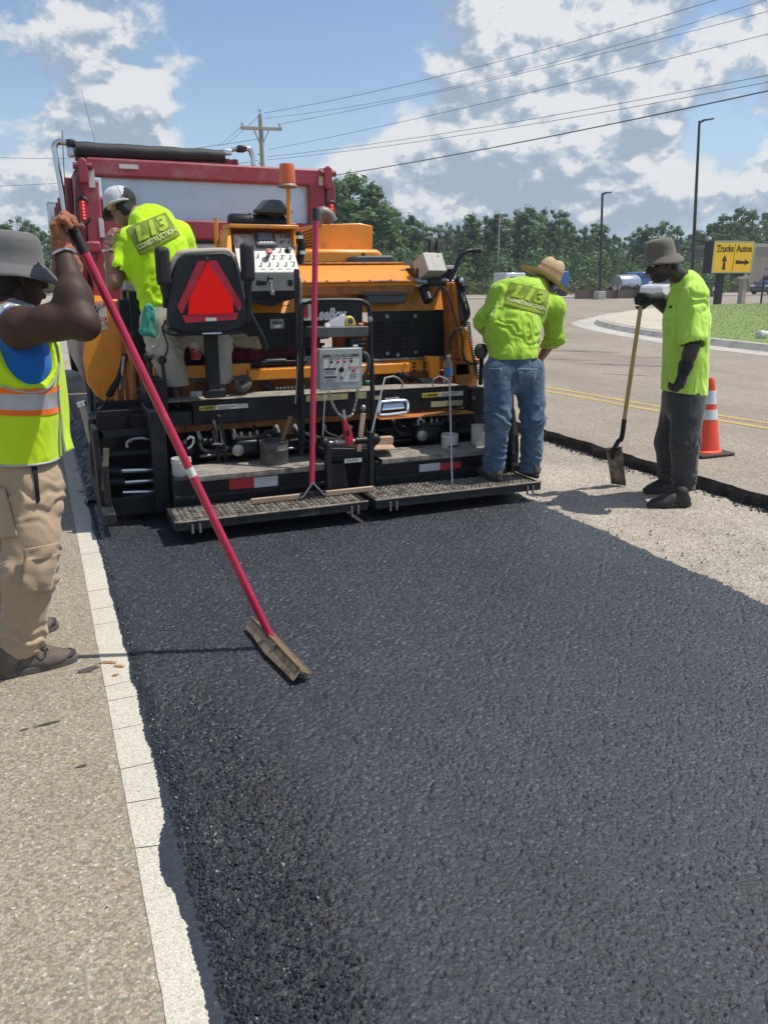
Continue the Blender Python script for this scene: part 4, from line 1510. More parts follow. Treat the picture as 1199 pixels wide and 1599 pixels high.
def car(name, loc, yaw, prof, roofp, length, width, paint, label):
 """side profile prism (x forward), a glasshouse narrower at the roof, four wheels"""
 t = thing(name, loc, label, 'car')
 t.rotation_euler = (0, 0, yaw)

 def ch(nm, mb, m, par=t, **k):
  o = link(nm, mb.mesh(nm), m, None, **k)
  o.parent = par
  return o
 hw = width / 2
 body = ch('body', MB().prism([(x, -hw, z) for x, z in prof], (0, width, 0)), paint, bevel=0.07, seg=3)
 n = len(roofp)
 ins = 0.16
 v_ = []
 zb = roofp[0][1]
 zt = max(z for _, z in roofp)
 for s in (-1, 1):
  for x, z in roofp:
   v_.append((x, s * (hw - 0.06 - ins * (z - zb) / max(0.01, zt - zb)), z))
 f_ = [tuple(range(n - 1, -1, -1)), tuple(range(n, 2 * n))] + [(i, (i + 1) % n, n + (i + 1) % n, n + i) for i in range(n)]
 ch('glasshouse', MB().add(v_, f_), M_CARGLASS, bevel=0.03)
 rx0, rx1 = [x for x, z in roofp if z > zt - 0.05][0], [x for x, z in roofp if z > zt - 0.05][-1]
 rt = MB()
 rt.box(min(rx0, rx1) - .05, max(rx0, rx1) + .05, zt - 0.02, zt + 0.05, -hw + 0.2, hw - 0.2)
 roof = ch('roof', rt, paint, bevel=0.03)
 for s in (-1, 1):      # pillars
  for (xa, za), (xb, zb2) in ((roofp[0], roofp[1]), (roofp[-1], roofp[-2])):
   ch('pillar', MB().bar((xa, s * (hw - 0.07), za), (xb, s * (hw - 0.20), zb2), 0.07, 0.05), paint)
  xm = (rx0 + rx1) / 2
  ch('pillar', MB().bar((xm, s * (hw - 0.05), roofp[0][1]), (xm, s * (hw - 0.19), zt), 0.06, 0.08), paint)
 for x in (length * 0.5 - 0.88, -length * 0.5 + 0.92):
  for s in (-1, 1):
   w = ch('wheel', MB().lathe((x, s * (hw - 0.12), 0.34), [(0.2, -0.11), (0.32, -0.11), (0.345, -0.07), (0.345, 0.07), (0.32, 0.11), (0.2, 0.11)], axis=(0, 1, 0), n=20), M_TYRE)
   ch('rim', MB().lathe((x, s * (hw - 0.12), 0.34), [(0.02, -0.10), (0.21, -0.115), (0.21, 0.115), (0.02, 0.10)], axis=(0, 1, 0), n=16), M_RIM, w)
 for s in (-1, 1):
  ch('headlight', MB().obox((length / 2 - 0.10, s * (hw - 0.28), prof[0][1] + 0.42), (0.12, 0.34, 0.16)), M_HEADL, bevel=0.03)
  ch('mirror', MB().obox((roofp[-1][0] - 0.15, s * (hw + 0.06), roofp[0][1] + 0.08), (0.14, 0.2, 0.14)), paint, bevel=0.03)
 return t

M_WHITEP = mat('white_car_paint', (0.72, 0.73, 0.74), 0.25, var=0.02, coat=0.5)
M_DARKP = mat('dark_blue_grey_paint', (0.035, 0.045, 0.06), 0.2, var=0.05, coat=0.7)
q = Vector((43.005, 49, -0.028))
car('suv', (q.x + 0.8, q.y, 0.0), pi + 0.35, [(2.25, 0.35), (2.3, 0.75), (2.15, 0.98), (1.0, 1.10), (-2.25, 1.12), (-2.3, 0.4), (-2.1, 0.28), (2.0, 0.28)],
 [(-2.15, 1.10), (-2.0, 1.70), (0.0, 1.74), (0.95, 1.10)], 4.6, 1.85, M_WHITEP, 'white sport utility vehicle parked beyond the road, behind the shovel handle')
q = Vector((60.083, 55, 0.043))
car('sedan', (q.x + 1.0, q.y, 0.05), pi + 0.3, [(2.3, 0.35), (2.35, 0.62), (2.2, 0.80), (1.0, 0.93), (-2.2, 0.98), (-2.35, 0.6), (-2.25, 0.28), (2.1, 0.25)],
 [(-1.9, 0.95), (-1.2, 1.38), (0.15, 1.45), (1.25, 0.93)], 4.7, 1.85, M_DARKP, 'dark sedan parked in front of the tan building')

# tank trailer and blue truck
M_TANK = mat('polished_tank', (0.50, 0.53, 0.57), 0.22, metal=0.7, var=0.1, vs=2)
M_BLUE = mat('blue_truck_paint', (0.035, 0.13, 0.33), 0.3, coat=0.4)
q0, q1 = Vector((46.26, 58, 0.735)), Vector((48.45, 58, 0.779))
t = thing('tank_trailer', (q0.x, q0.y, 0), 'silver tank trailer parked behind the low brown wall', 'tank trailer')
ax = (q1 - q0).normalized()
ln = (q1 - q0).length
MB().lathe(q0 + Vector((0, 0, 0.25)), [(0.3, 0), (0.72, 0.08), (0.76, 0.2), (0.76, ln - 0.2), (0.72, ln - .08), (0.3, ln)], axis=ax, n=24).build('tank', M_TANK, t)
MB().bar(q0 + Vector((0, 0, -.62)), q1 + Vector((0, 0, -.62)), 0.8, 0.2).build('frame', M_BLACKP, t)
for s in (0.15, 0.3, 0.8):
 c_ = q0.lerp(q1, s)
 for sy in (-1, 1):
  MB().lathe((c_.x, c_.y + sy * 0.8, 0.42), [(0.2, -0.12), (0.45, -0.1), (0.45, 0.1), (0.2, 0.12)], axis=(0, 1, 0), n=16).build('wheel', M_TYRE, t)

def truck_cab(nm, px0, label, w=2.2, hgt=2.0):
 q = Vector(px0)
 t = thing(nm, (q.x, q.y, 0), label, 'truck')
 MB().prism([(q.x - 1.3, q.y, 0.6), (q.x - 1.35, q.y, 1.25), (q.x - .4, q.y, 1.45), (q.x + .0, q.y, hgt), (q.x + 1.7, q.y, hgt + .05), (q.x + 1.75, q.y, 0.6)], (0, w, 0)).build('cab', M_BLUE, t, bevel=0.12, seg=3)
 MB().prism([(q.x - .36, q.y - .01, 1.5), (q.x + .02, q.y - .01, hgt - .1), (q.x + 1.0, q.y - .01, hgt - .1), (q.x + 1.0, q.y - .01, 1.5)], (0, 0.02, 0)).build('side_window', M_CARGLASS, t)
 MB().prism([(q.x - .43, q.y + .2, 1.5), (q.x - .06, q.y + .2, hgt - .1), (q.x - .04, q.y + .2, hgt - .1), (q.x - .41, q.y + .2, 1.5)], (0, w - .4, 0)).build('windscreen', M_CARGLASS, t)
 for x in (-.7, 1.2):
  for y_ in (0.1, w - .1):
   MB().lathe((q.x + x, q.y + y_, 0.45), [(0.2, -0.12), (0.47, -0.1), (0.47, 0.1), (0.2, 0.12)], axis=(0, 1, 0), n=16).build('wheel', M_TYRE, t)
 MB().box(q.x - 1.4, q.x + 1.75, 0.45, 0.6, q.y + .1, q.y + w - .1).build('chassis', M_BLACKP, t)
 return t

truck_cab('blue_truck', (50.82, 60, 0.302), 'blue truck cab parked behind the white sport utility vehicle')
truck_cab('blue_tractor', (39.029, 57, -0.027), 'blue truck cab half hidden behind the straw hat')

# low brown fence of the lot with posts, made of boards
M_BROWNF = mat('brown_fence_board', (0.14, 0.105, 0.085), 0.85, var=0.2, vs=3)
fa, fb = Vector((37.022, 51, -0.061)), Vector((43.144, 51, -0.125))
t = thing('low_fence', fa, 'low brown board fence along the far side of the road', 'fence')
n = 46
for i in range(n):
 a, b = fa.lerp(fb, i / n), fa.lerp(fb, (i + 0.94) / n)
 zt = 0.62 + 0.01 * (i % 3)
 MB().box(a.x, b.x, -0.1, zt, a.y, a.y + 0.03 + 0.006 * (i % 2)).build('board', M_BROWNF, t, smooth=False)
for s in (0.27, 0.62, 0.93):
 c_ = fa.lerp(fb, s)
 MB().cyl((c_.x, c_.y - .06, -0.1), (c_.x, c_.y - .06, 1.05), 0.05, 0.05, 8).build('fence_post', M_BLACKP, t)
q = Vector((38.105, 49.5, -0.08))
t = MB().box(q.x - .34, q.x + .34, -0.1, 0.58, q.y - .3, q.y + .3).build('concrete_block', M_CURB, bevel=0.03)
tag(t, 'square concrete footing block at the foot of the shorter street lamp', 'concrete block')
q = Vector((34.561, 58, 1.136))
t = thing('camper_trailer', (q.x, q.y, 0), 'white trailer roof showing just above the left shoulder of the straw-hatted man', 'trailer')
MB().box(q.x + .75, q.x + 2.6, 0.55, 1.9, q.y, q.y + 2).build('body', M_WHITEP, t, bevel=0.08)
MB().box(q.x + 1.1, q.x + 1.6, 1.2, 1.6, q.y - .015, q.y + .01).build('window', M_CARGLASS, t, bevel=0.02)
for s in (1.2, 2.0):
 MB().lathe((q.x + s, q.y + .05, 0.33), [(0.15, -0.1), (0.33, -0.09), (0.33, 0.09), (0.15, 0.1)], axis=(0, 1, 0), n=14).build('wheel', M_TYRE, t)

# ================================================================== dump truck
M_TRED = mat('faded_red_truck_paint', (0.30, 0.045, 0.062), 0.5, var=0.12, vs=2.5, dirt=((0.34, 0.16, 0.16), 0.22, 3.5), bump=0.05, bs=30)
M_TRED2 = mat('dark_red_truck_paint', (0.20, 0.030, 0.045), 0.5, var=0.15, vs=2.5, dirt=((0.16, 0.10, 0.09), 0.25, 3))
M_ALU = mat('dusty_aluminium_sheet', (0.55, 0.63, 0.73), 0.36, metal=0.6, var=0.06, vs=1.6, dirt=((0.46, 0.50, 0.56), 0.2, 2.0), bump=0.03, bs=8)
M_TARP = mat('black_tarp', (0.020, 0.021, 0.023), 0.6, var=0.3, vs=5, bump=0.5, bs=16, stretch=(0.3, 1, 1))
M_TAPEW = mat('white_reflective_tape', (0.62, 0.61, 0.60), 0.5, var=0.06, vs=20, dirt=((0.40, 0.36, 0.33), 0.2, 20))
M_TAPER = mat('red_reflective_tape', (0.50, 0.025, 0.03), 0.4, var=0.08, vs=20)
M_LED = mat('red_tail_light', (0.45, 0.01, 0.015), 0.2, var=0.1, emit=((1.0, 0.03, 0.04), 0.05))
M_LEDW = mat('red_led_dot', (0.9, 0.15, 0.15), 0.2, emit=((1.0, 0.10, 0.10), 0.7))
M_CHROME = mat('chrome_steel', (0.62, 0.63, 0.65), 0.18, metal=1.0, var=0.05)
M_STEEL = mat('worn_steel', (0.33, 0.32, 0.31), 0.42, metal=0.8, var=0.25, vs=20)

tx0, tx1 = 0.439, 2.892
truck = thing('dump_truck', (1.67, 10.5, 0), 'red dump truck backed up to the paver with aluminium tailgate panel and tarp roller', 'dump truck')
TY = 8.0
zt = 2.567
# tailgate: frame bars, recessed aluminium panels
MB().box(0.567, 2.776, 2.435, 2.589, TY, TY + 0.12).build('tailgate_top_bar', M_TRED, truck, bevel=0.02)
MB().box(0.522, 0.658, 1.366, 2.4, TY + 0.002, TY + 0.12).build('tailgate_side_bar', M_TRED, truck, bevel=0.015)
MB().box(2.614, 2.769, 1.343, 2.481, TY + 0.002, TY + 0.12).build('tailgate_side_bar', M_TRED, truck, bevel=0.015)
MB().box(0.667, 2.617, 1.917, 2.088, TY + 0.01, TY + 0.11).build('tailgate_cross_bar', M_TRED, truck, bevel=0.015)
MB().box(0.617, 2.601, 1.355, 1.533, TY + 0.01, TY + 0.11).build('tailgate_cross_bar', M_TRED, truck, bevel=0.015)
MB().box(0.685, 2.631, 2.077, 2.447, TY + 0.09, TY + 0.10).build('tailgate_panel', M_ALU, truck)
MB().box(0.636, 2.616, 1.521, 1.928, TY + 0.09, TY + 0.10).build('tailgate_panel', M_ALU, truck)
MB().box(0.668, 2.621, 1.882, 1.911, TY + 0.06, TY + 0.09).build('dark_gap_strip', M_TARP, truck)  # black strip put in for the shaded gap below the cross bar
# rear corner posts of the body, hinges, latch
MB().prism([(0.456, 8.02, 2.347), (0.492, 8.02, 2.494), (0.569, 8.02, 2.519), (0.471, 8.02, 1.367), (0.367, 8.02, 1.368)], (0, 0.16, 0)).build('corner_post', M_TRED2, truck, bevel=0.015)
MB().prism([(2.79, 8.02, 2.591), (2.836, 8.02, 2.558), (2.887, 8.02, 2.432), (2.888, 8.02, 1.34), (2.77, 8.02, 1.341)], (0, 0.16, 0)).build('corner_post', M_TRED2, truck, bevel=0.015)
for px in (((0.534, 7.95, 2.53)), ((2.792, 7.95, 2.572))):
 q = Vector(px)
 MB().prism([q + Vector((-.04, 0, -.16)), q + Vector((.04, 0, -.16)), q + Vector((.04, 0, .02)), q + Vector((.0, 0, .05)), q + Vector((-.04, 0, .02))], (0, 0.06, 0)).build('hinge_plate', M_TRED, truck, bevel=0.01)
 MB().cyl(q + Vector((-.08, .03, -.02)), q + Vector((.08, .03, -.02)), 0.03, n=10).build('hinge_pin', M_TRED2, truck)
MB().box(0.49, 0.62, 1.789, 1.886, 7.93, 8.02).build('latch_block', M_TRED, truck, bevel=0.02)
MB().box(0.497, 0.573, 1.657, 1.789, 7.95, 8.02).build('latch_hook', M_TRED2, truck, bevel=0.02)
for d in ((0.573, 0.627, 2.34, 2.497), (2.708, 2.774, 2.441, 2.598), (0.841, 1.007, 2.507, 2.544), (0.625, 0.669, 1.923, 2.086)):
 MB().box(*d, 7.9965, 8.002).build('reflective_tape', M_TAPEW, truck)
for q in ((0.504, 8, 2.146), (2.835, 8, 2.191)):
 q = Vector(q)
 mb = MB()
 prof = [(q.x + .035 * cos(a), q.y, q.z + (.055 if sin(a) >= 0 else -.055) + .035 * sin(a)) for a in [radians(k * 22.5) for k in range(16)]]
 lt = mb.prism(prof, (0, 0.03, 0)).build('tail_light', M_LED, truck, bevel=0.004)
 rim_ = [(q.x + .048 * cos(a), q.y + .005, q.z + (.06 if sin(a) >= 0 else -.06) + .048 * sin(a)) for a in [radians(k * 22.5) for k in range(17)]]
 MB().tube(rim_, 0.012, 6).build('light_rim', M_BLACKP, lt)
 for k in range(6):
  MB().ell((q.x + .004, q.y - .002, q.z + .068 - k * .027), (.011, .006, .009), 8, 5).build('led', M_LEDW, lt)
# dump body behind the tailgate
zb = 0.95
MB().box(tx0 + 0.03, tx0 + 0.12, zb, zt - 0.06, TY + 0.19, TY + 4.6).build('body_side', M_TRED2, truck, bevel=0.02)
MB().box(tx1 - 0.12, tx1 - 0.03, zb, zt - 0.06, TY + 0.19, TY + 4.6).build('body_side', M_TRED2, truck, bevel=0.02)
for k in range(6):
 for xa, xb in ((tx0 - 0.03, tx0 + 0.03), (tx1 - 0.03, tx1 + 0.03)):
  MB().box(xa, xb, zb, zt - 0.08, TY + 0.7 + k * 0.72, TY + 0.8 + k * 0.72).build('side_rib', M_TRED2, truck, bevel=0.01)
MB().box(tx0 + 0.12, tx1 - 0.12, zb, zb + 0.08, TY + 0.15, TY + 4.6).build('body_floor', M_TRED2, truck)
MB().box(tx0 + 0.12, tx1 - 0.12, zb, zt + 0.05, TY + 4.5, TY + 4.6).build('body_front', M_TRED2, truck)
MB().box(tx0 + .3, tx1 - .3, zb + .08, zt - .45, TY + 0.25, TY + 4.4).build('asphalt_load', M_FRESH, truck)
# tarp roller across the rear with its housing and arms
MB().box(0.488, 1.942, 2.569, 2.65, 8.1, 8.2).build('tarp_rail', M_TRED2, truck, bevel=0.01)
ra, rb = Vector((0.498, 8.12, 2.657)), Vector((1.814, 8.12, 2.668))
mb = MB()
pts = [ra.lerp(rb, i / 14) + Vector((0, 0, 0.003 * sin(i * 1.7))) for i in range(15)]
mb.tube(pts, [0.068 - 0.010 * i / 14 + 0.002 * sin(i * 2.3) for i in range(15)], 14)
mb.build('tarp_roll', M_TARP, truck)
MB().box(0.423, 0.502, 2.678, 2.735, 8.06, 8.2).build('roller_cap', M_BLACKP, truck, bevel=0.015)
MB().box(0.426, 0.49, 2.595, 2.679, 8.08, 8.16).build('roller_motor', M_ALU, truck, bevel=0.015)
MB().box(1.793, 1.884, 2.684, 2.734, 8.08, 8.16).build('roller_bearing', M_ALU, truck, bevel=0.01)
MB().box(1.941, 2.027, 2.72, 2.775, 8.08, 8.2).build('roller_cap', M_BLACKP, truck, bevel=0.015)
MB().cyl((1.818, 8.13, 2.714), (1.967, 8.13, 2.75), 0.018, n=8).build('roller_shaft', M_STEEL, truck)
MB().tube(smooth_pts([(0.429, 8.12, 2.71), (0.367, 8.12, 2.712), (0.326, 8.12, 2.674), (0.327, 8.12, 2.586), (0.342, 8.12, 2.378), (0.361, 8.12, 2.059)], 5), 0.026, 10).build('tarp_arm', M_CHROME, truck)
MB().tube(smooth_pts([(2.026, 8.12, 2.752), (2.063, 8.12, 2.743), (2.085, 8.12, 2.694), (2.093, 8.12, 2.604)], 5), 0.024, 10).build('tarp_arm', M_CHROME, truck)
MB().cyl((0.404, 9, 2.2), (0.447, 9, 2.939), 0.006, 0.004, 6).build('whip_antenna', M_BLACKP, truck)
# mirror, cab, exhaust stack and chassis ahead of the body
mx = Vector((0.442, 13.4, 2.411))
MB().box(mx.x - .10, mx.x + .12, mx.z - .24, mx.z + .22, 13.38, 13.5).build('mirror', M_CHROME, truck, bevel=0.03)
MB().tube([(mx.x + .1, 13.45, mx.z + .2), (mx.x + .7, 13.5, mx.z + .25), (mx.x + .9, 13.6, mx.z + .1)], 0.02, 8).build('mirror_arm', M_BLACKP, truck)
MB().prism([(tx0 + .35, 12.9, .9), (tx0 + .35, 12.9, 2.55), (tx0 + .35, 13.0, 2.7), (tx0 + .35, 14.3, 2.7), (tx0 + .35, 14.8, 1.9), (tx0 + .35, 16.3, 1.75), (tx0 + .35, 16.4, .7), (tx0 + .35, 12.9, .7)], (tx1 - tx0 - .7, 0, 0)).build('cab', M_TRED, truck, bevel=0.06)
MB().box(tx0 + .33, tx0 + .36, 1.9, 2.5, 13.3, 14.2).build('cab_window', M_CARGLASS, truck)
MB().box(tx1 - .36, tx1 - .33, 1.9, 2.5, 13.3, 14.2).build('cab_window', M_CARGLASS, truck)
MB().box(tx0 + 0.75, tx1 - 0.75, 0.62, 0.93, TY + .3, TY + 8.2).build('chassis', M_BLACKP, truck)
for yy in (8.95, 10.3, 15.2):
 for s, x in ((-1, tx0 + .05), (1, tx1 - .05)):
  c_ = x - s * 0.16
  w = MB().lathe((c_, yy, 0.5), [(0.28, -.16), (.48, -.15), (.52, -.08), (.52, .08), (.48, .15), (.28, .16)], axis=(1, 0, 0), n=28).build('wheel', M_TYRE, truck)
  MB().lathe((c_, yy, 0.5), [(.02, -.11), (.27, -.13), (.27, .13), (.02, .11)], axis=(1, 0, 0), n=20).build('rim', M_ALU, w)
for x in (tx0 + .35, tx1 - .35):
 MB().box(x - .3, x + .3, 0.25, 0.9, 8.32, 8.335).build('mud_flap', M_TYRE, truck)

# ================================================================== asphalt paver
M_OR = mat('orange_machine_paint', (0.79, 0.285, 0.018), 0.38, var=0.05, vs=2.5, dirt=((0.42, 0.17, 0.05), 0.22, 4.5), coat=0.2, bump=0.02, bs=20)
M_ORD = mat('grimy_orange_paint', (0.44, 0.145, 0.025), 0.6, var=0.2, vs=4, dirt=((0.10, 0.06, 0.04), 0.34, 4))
M_BK = mat('black_machine_paint', (0.009, 0.010, 0.013), 0.42, var=0.35, vs=5, spec=0.35, dirt=((0.04, 0.037, 0.034), 0.14, 6), bump=0.04, bs=40)
M_BKD = mat('dusty_black_steel', (0.017, 0.0175, 0.019), 0.6, var=0.4, vs=8, spec=0.35, dirt=((0.10, 0.09, 0.078), 0.18, 9), bump=0.15, bs=60)
M_TREAD = mat('dusty_tread_plate', (0.29, 0.26, 0.22), 0.75, metal=0.15, var=0.3, vs=9, dirt=((0.10, 0.09, 0.08), 0.3, 9), bump=0.15, bs=80)
M_GRATE = mat('worn_grip_grating', (0.28, 0.245, 0.20), 0.6, metal=0.35, var=0.35, vs=12, dirt=((0.05, 0.045, 0.04), 0.36, 12))
M_GREY = mat('light_grey_box_paint', (0.34, 0.37, 0.36), 0.4, var=0.05, vs=4, dirt=((0.26, 0.25, 0.22), 0.1, 8))
M_GREYD = mat('dark_grey_plastic', (0.075, 0.078, 0.08), 0.5, var=0.12)
M_WPANEL = mat('white_control_panel', (0.62, 0.60, 0.54), 0.45, var=0.05, vs=8, dirt=((0.45, 0.42, 0.35), 0.12, 18))
M_CREAM = mat('beige_switch_box', (0.46, 0.44, 0.38), 0.5, var=0.08, dirt=((0.3, 0.27, 0.22), 0.2, 12))
M_RUB = mat('black_rubber', (0.016, 0.016, 0.017), 0.7, var=0.2, vs=15)
M_STICKW = mat('white_sticker', (0.62, 0.60, 0.56), 0.6, var=0.08, vs=30, dirt=((0.4, 0.36, 0.3), 0.2, 40))
M_STICKY = mat('yellow_sticker', (0.60, 0.46, 0.07), 0.6, var=0.1, vs=30)
M_STICKF = mat('faded_yellow_sticker', (0.42, 0.40, 0.20), 0.7, var=0.2, vs=30, dirt=((0.3, 0.28, 0.2), 0.3, 40))
M_INK = mat('black_ink', (0.015, 0.015, 0.015), 0.6)
M_INKW = mat('white_ink', (0.72, 0.72, 0.70), 0.6)
M_REDP = mat('red_painted_steel', (0.50, 0.025, 0.045), 0.42, var=0.15, vs=8, dirt=((0.30, 0.10, 0.10), 0.15, 15))
M_SMV = mat('fluorescent_orange_red', (0.95, 0.008, 0.004), 0.6, var=0.03, vs=4, spec=0.2)
M_SMVB = mat('dark_red_reflective', (0.40, 0.010, 0.035), 0.35, var=0.06, vs=30)
M_BEAC = mat('amber_beacon_lens', (0.85, 0.16, 0.01), 0.15, var=0.08, trans=0.3, coat=0.5)
M_VINYL = mat('red_vinyl', (0.20, 0.018, 0.03), 0.4, var=0.3, vs=6, bump=0.5, bs=10)
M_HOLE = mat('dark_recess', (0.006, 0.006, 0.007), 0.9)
M_LCD = mat('lcd_screen', (0.22, 0.24, 0.28), 0.2, var=0.2, vs=60)

PV = thing('asphalt_paver', (1.9, 6.0, -0.1), 'orange and black asphalt paver with operator seat, control console and rear foot steps', 'paver')

def pb(name, m, dims, y0, y1, bevel=0.006, par=None, **k):
 return MB().box(*dims, y0, y1).build(name, m, par or PV, bevel=bevel, **k)

def bolt(p, d=(0, -1, 0), r=0.012, m=None, par=None):
 key = 'bolt%g' % r + str(d) + (m.name if m else '')
 return piece('bolt', key, lambda: MB().lathe((0, 0, 0), [(r * 1.25, 0), (r * 1.25, r * .25), (r, r * .3), (r * .95, r * .9), (0, r)], axis=d, n=8), m or M_STEEL, p, par or PV)

# ---- foot steps with grip-strut grating
def grating(x0, x1, y0, y1, z, par):
 mb = MB()
 w = 0.034
 h = 0.048
 nxx = int((x1 - x0) / w)
 ny_ = int((y1 - y0) / h)
 rr = random.Random(4)
 for j in range(ny_):
  for s in (0, 1):
   pts = []
   for i in range(nxx + 1):
    yy = y0 + h * (j + 0.5) + (h * 0.5 if (i + s) % 2 else 0.0) * (1 if s == 0 else -1) * 0.96
    pts.append((x0 + i * w, yy))
   for (xa, ya), (xb, yb) in zip(pts, pts[1:]):
    t_ = 0.0032
    zt_ = z + rr.uniform(-.001, .002)
    mb.add([(xa, ya - t_, z - .02), (xb, yb - t_, z - .02), (xb, yb + t_, z - .02), (xa, ya + t_, z - .02),
      (xa, ya - t_, zt_), (xb, yb - t_, zt_), (xb, yb + t_, zt_), (xa, ya + t_, zt_)],
                       [(4, 5, 6, 7), (0, 1, 5, 4), (2, 3, 7, 6), (1, 2, 6, 5), (3, 0, 4, 7)])
 for j in range(ny_):                      # serrated teeth along the strands
  for i in range(nxx):
   xx, yy = x0 + (i + 0.5) * w, y0 + h * (j + 0.5) + rr.uniform(-.004, .004)
   mb.add([(xx - .006, yy - .006, z), (xx + .006, yy - .006, z), (xx, yy + .008, z), (xx, yy, z + .006)], [(0, 1, 3), (1, 2, 3), (2, 0, 3)])
 return mb.build('grating', M_GRATE, par, smooth=False, kind='stuff')

SF, SB, SZ = 4.715, 5.075, 0.162
for (xa, xb, zb_) in ((0.64, 1.89, 0.105), (1.945, 3.235, 0.10)):
 st = pb('foot_step', M_BKD, (xa, xb, zb_, SZ - 0.006), SF, SF + 0.022, 0.003)
 for (a, b, c, d) in ((xa, xb, SB - .02, SB), (xa, xa + .022, SF + .022, SB - .02), (xb - .022, xb, SF + .022, SB - .02)):
  MB().box(a, b, zb_, SZ - 0.004, c, d).build('step_rim', M_BKD, st, bevel=0.003)
 MB().box(xa - .002, xb + .002, SZ - .007, SZ + .002, SF - .004, SF + .018).build('worn_edge', M_GRATE, st, bevel=0.002)
 grating(xa + .022, xb - .022, SF + .022, SB - .02, SZ, st)
 MB().box(xa + .02, xb - .02, zb_ + .002, zb_ + .008, SF + .022, SB - .02).build('step_pan', M_HOLE, st)
 for xx in (xa + 0.10, xa + 0.145, xb - 0.12, xb - .075):
  MB().cyl((xx, SF - .012, zb_ - .018), (xx, SF - .012, SZ - .02), 0.008, n=8).build('hinge_pin', M_STEEL, st)
 MB().bar((xa + .25, SB - .05, .13), (xa + .25, 5.3, .16), .06, .05).build('step_bracket', M_BKD, st)
 MB().bar((xb - .25, SB - .05, .13), (xb - .25, 5.3, .16), .06, .05).build('step_bracket', M_BKD, st)

# ---- screed body, tread plates with bent lip, reflectors
def tread(x0, x1, y0, y1, z, par):
 mb = MB()
 p = 0.030
 for i in range(int((x1 - x0) / p)):
  for j in range(int((y1 - y0) / p)):
   cx, cy = x0 + (i + .5) * p, y0 + (j + .5) * p
   a = pi / 4 if (i + j) % 2 else -pi / 4
   u = (cos(a) * .013, sin(a) * .013)
   w_ = (-sin(a) * .0035, cos(a) * .0035)
   mb.add([(cx - u[0], cy - u[1], z), (cx + w_[0], cy + w_[1], z), (cx + u[0], cy + u[1], z), (cx - w_[0], cy - w_[1], z), (cx, cy, z + .0035)], [(0, 3, 4), (3, 2, 4), (2, 1, 4), (1, 0, 4)])
 return mb.build('tread_pattern', M_TREAD, par, smooth=False, kind='stuff')

def tread_lip(x0, x1, y, z0, z1, par, m=None):
 mb = MB()
 n = int((x1 - x0) / .024)
 for i in range(n):
  cx = x0 + (i + .5) * .024
  a = pi / 4 if i % 2 else -pi / 4
  h = (z1 - z0) * .36
  cz = (z0 + z1) / 2
  mb.add([(cx - h * cos(a), y, cz - h * sin(a)), (cx + .003, y, cz - .003), (cx + h * cos(a), y, cz + h * sin(a)), (cx - .003, y, cz + .003), (cx, y - .004, cz)], [(0, 1, 4), (1, 2, 4), (2, 3, 4), (3, 0, 4)])
 return mb.build('tread_pattern', m or M_TREAD, par, smooth=False, kind='stuff')

for (xa, xb, xp0, xp1) in ((0.70, 1.79, 0.80, 1.74), (2.09, 3.12, 2.13, 3.05)):
 sc = pb('screed_body', M_BK, (xa, xb, 0.03, 0.335), 5.09, 5.55, 0.01)
 pl = pb('tread_plate', M_TREAD, (xp0, xp1, 0.345, 0.353), 5.045, 5.38, 0.002)
 MB().box(xp0, xp1, 0.318, 0.3445, 5.045, 5.051).build('plate_lip', M_TREAD, pl, bevel=0.002)
 tread(xp0, xp1, 5.06, 5.38, 0.3532, pl)
 tread_lip(xp0, xp1, 5.0447, 0.318, 0.352, pl)
 pb('screed_rail', M_BKD, (xa, xb, 0.20, 0.225), 5.075, 5.092, 0.003)
MB().box(1.057, 1.224, 0.234, 0.308, 5.086, 5.0895).build('reflective_tape', M_TAPER, PV)
MB().box(1.224, 1.386, 0.231, 0.301, 5.086, 5.0895).build('reflective_tape', M_TAPEW, PV)
MB().box(2.439, 2.605, 0.222, 0.28, 5.086, 5.0895).build('reflective_tape', M_TAPEW, PV)
MB().box(2.605, 2.779, 0.211, 0.274, 5.086, 5.0895).build('reflective_tape', M_TAPER, PV)

# ---- centre crown block between the screed halves
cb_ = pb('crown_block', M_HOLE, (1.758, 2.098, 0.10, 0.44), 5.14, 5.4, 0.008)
MB().prism([(1.738, 5.03, 0.361), (1.844, 5.03, 0.352), (1.879, 5.03, 0.149), (1.733, 5.03, 0.155)], (0, .012, 0)).build('guide_plate', M_BKD, PV, bevel=.003)
MB().prism([(2.043, 5.03, 0.343), (1.976, 5.03, 0.349), (1.931, 5.03, 0.143), (2.042, 5.03, 0.141)], (0, .012, 0)).build('guide_plate', M_BKD, PV, bevel=.003)
pb('upright_plate', M_BKD, (1.703, 1.735, 0.10, 0.50), 4.995, 5.05, 0.004)
pb('upright_plate', M_BKD, (2.016, 2.049, 0.10, 0.56), 4.995, 5.05, 0.004)
MB().box(1.837, 1.963, 0.36, 0.387, 5.008, 5.016).build('scale_strip', M_STICKW, PV)
for k in range(5):
 q = (1.854, 5.006, 0.378)
 MB().box(q[0] + k * .018, q[0] + k * .018 + .006, q[2] - .008, q[2] + .008, 5.0055, 5.0075).build('scale_mark', M_INK, PV)
MB().prism([(1.695, 5.1, 0.458), (1.771, 5.1, 0.353), (2.071, 5.1, 0.335), (2.091, 5.1, 0.425)], (0, .25, 0)).build('crown_cover', M_BK, PV, bevel=0.006)
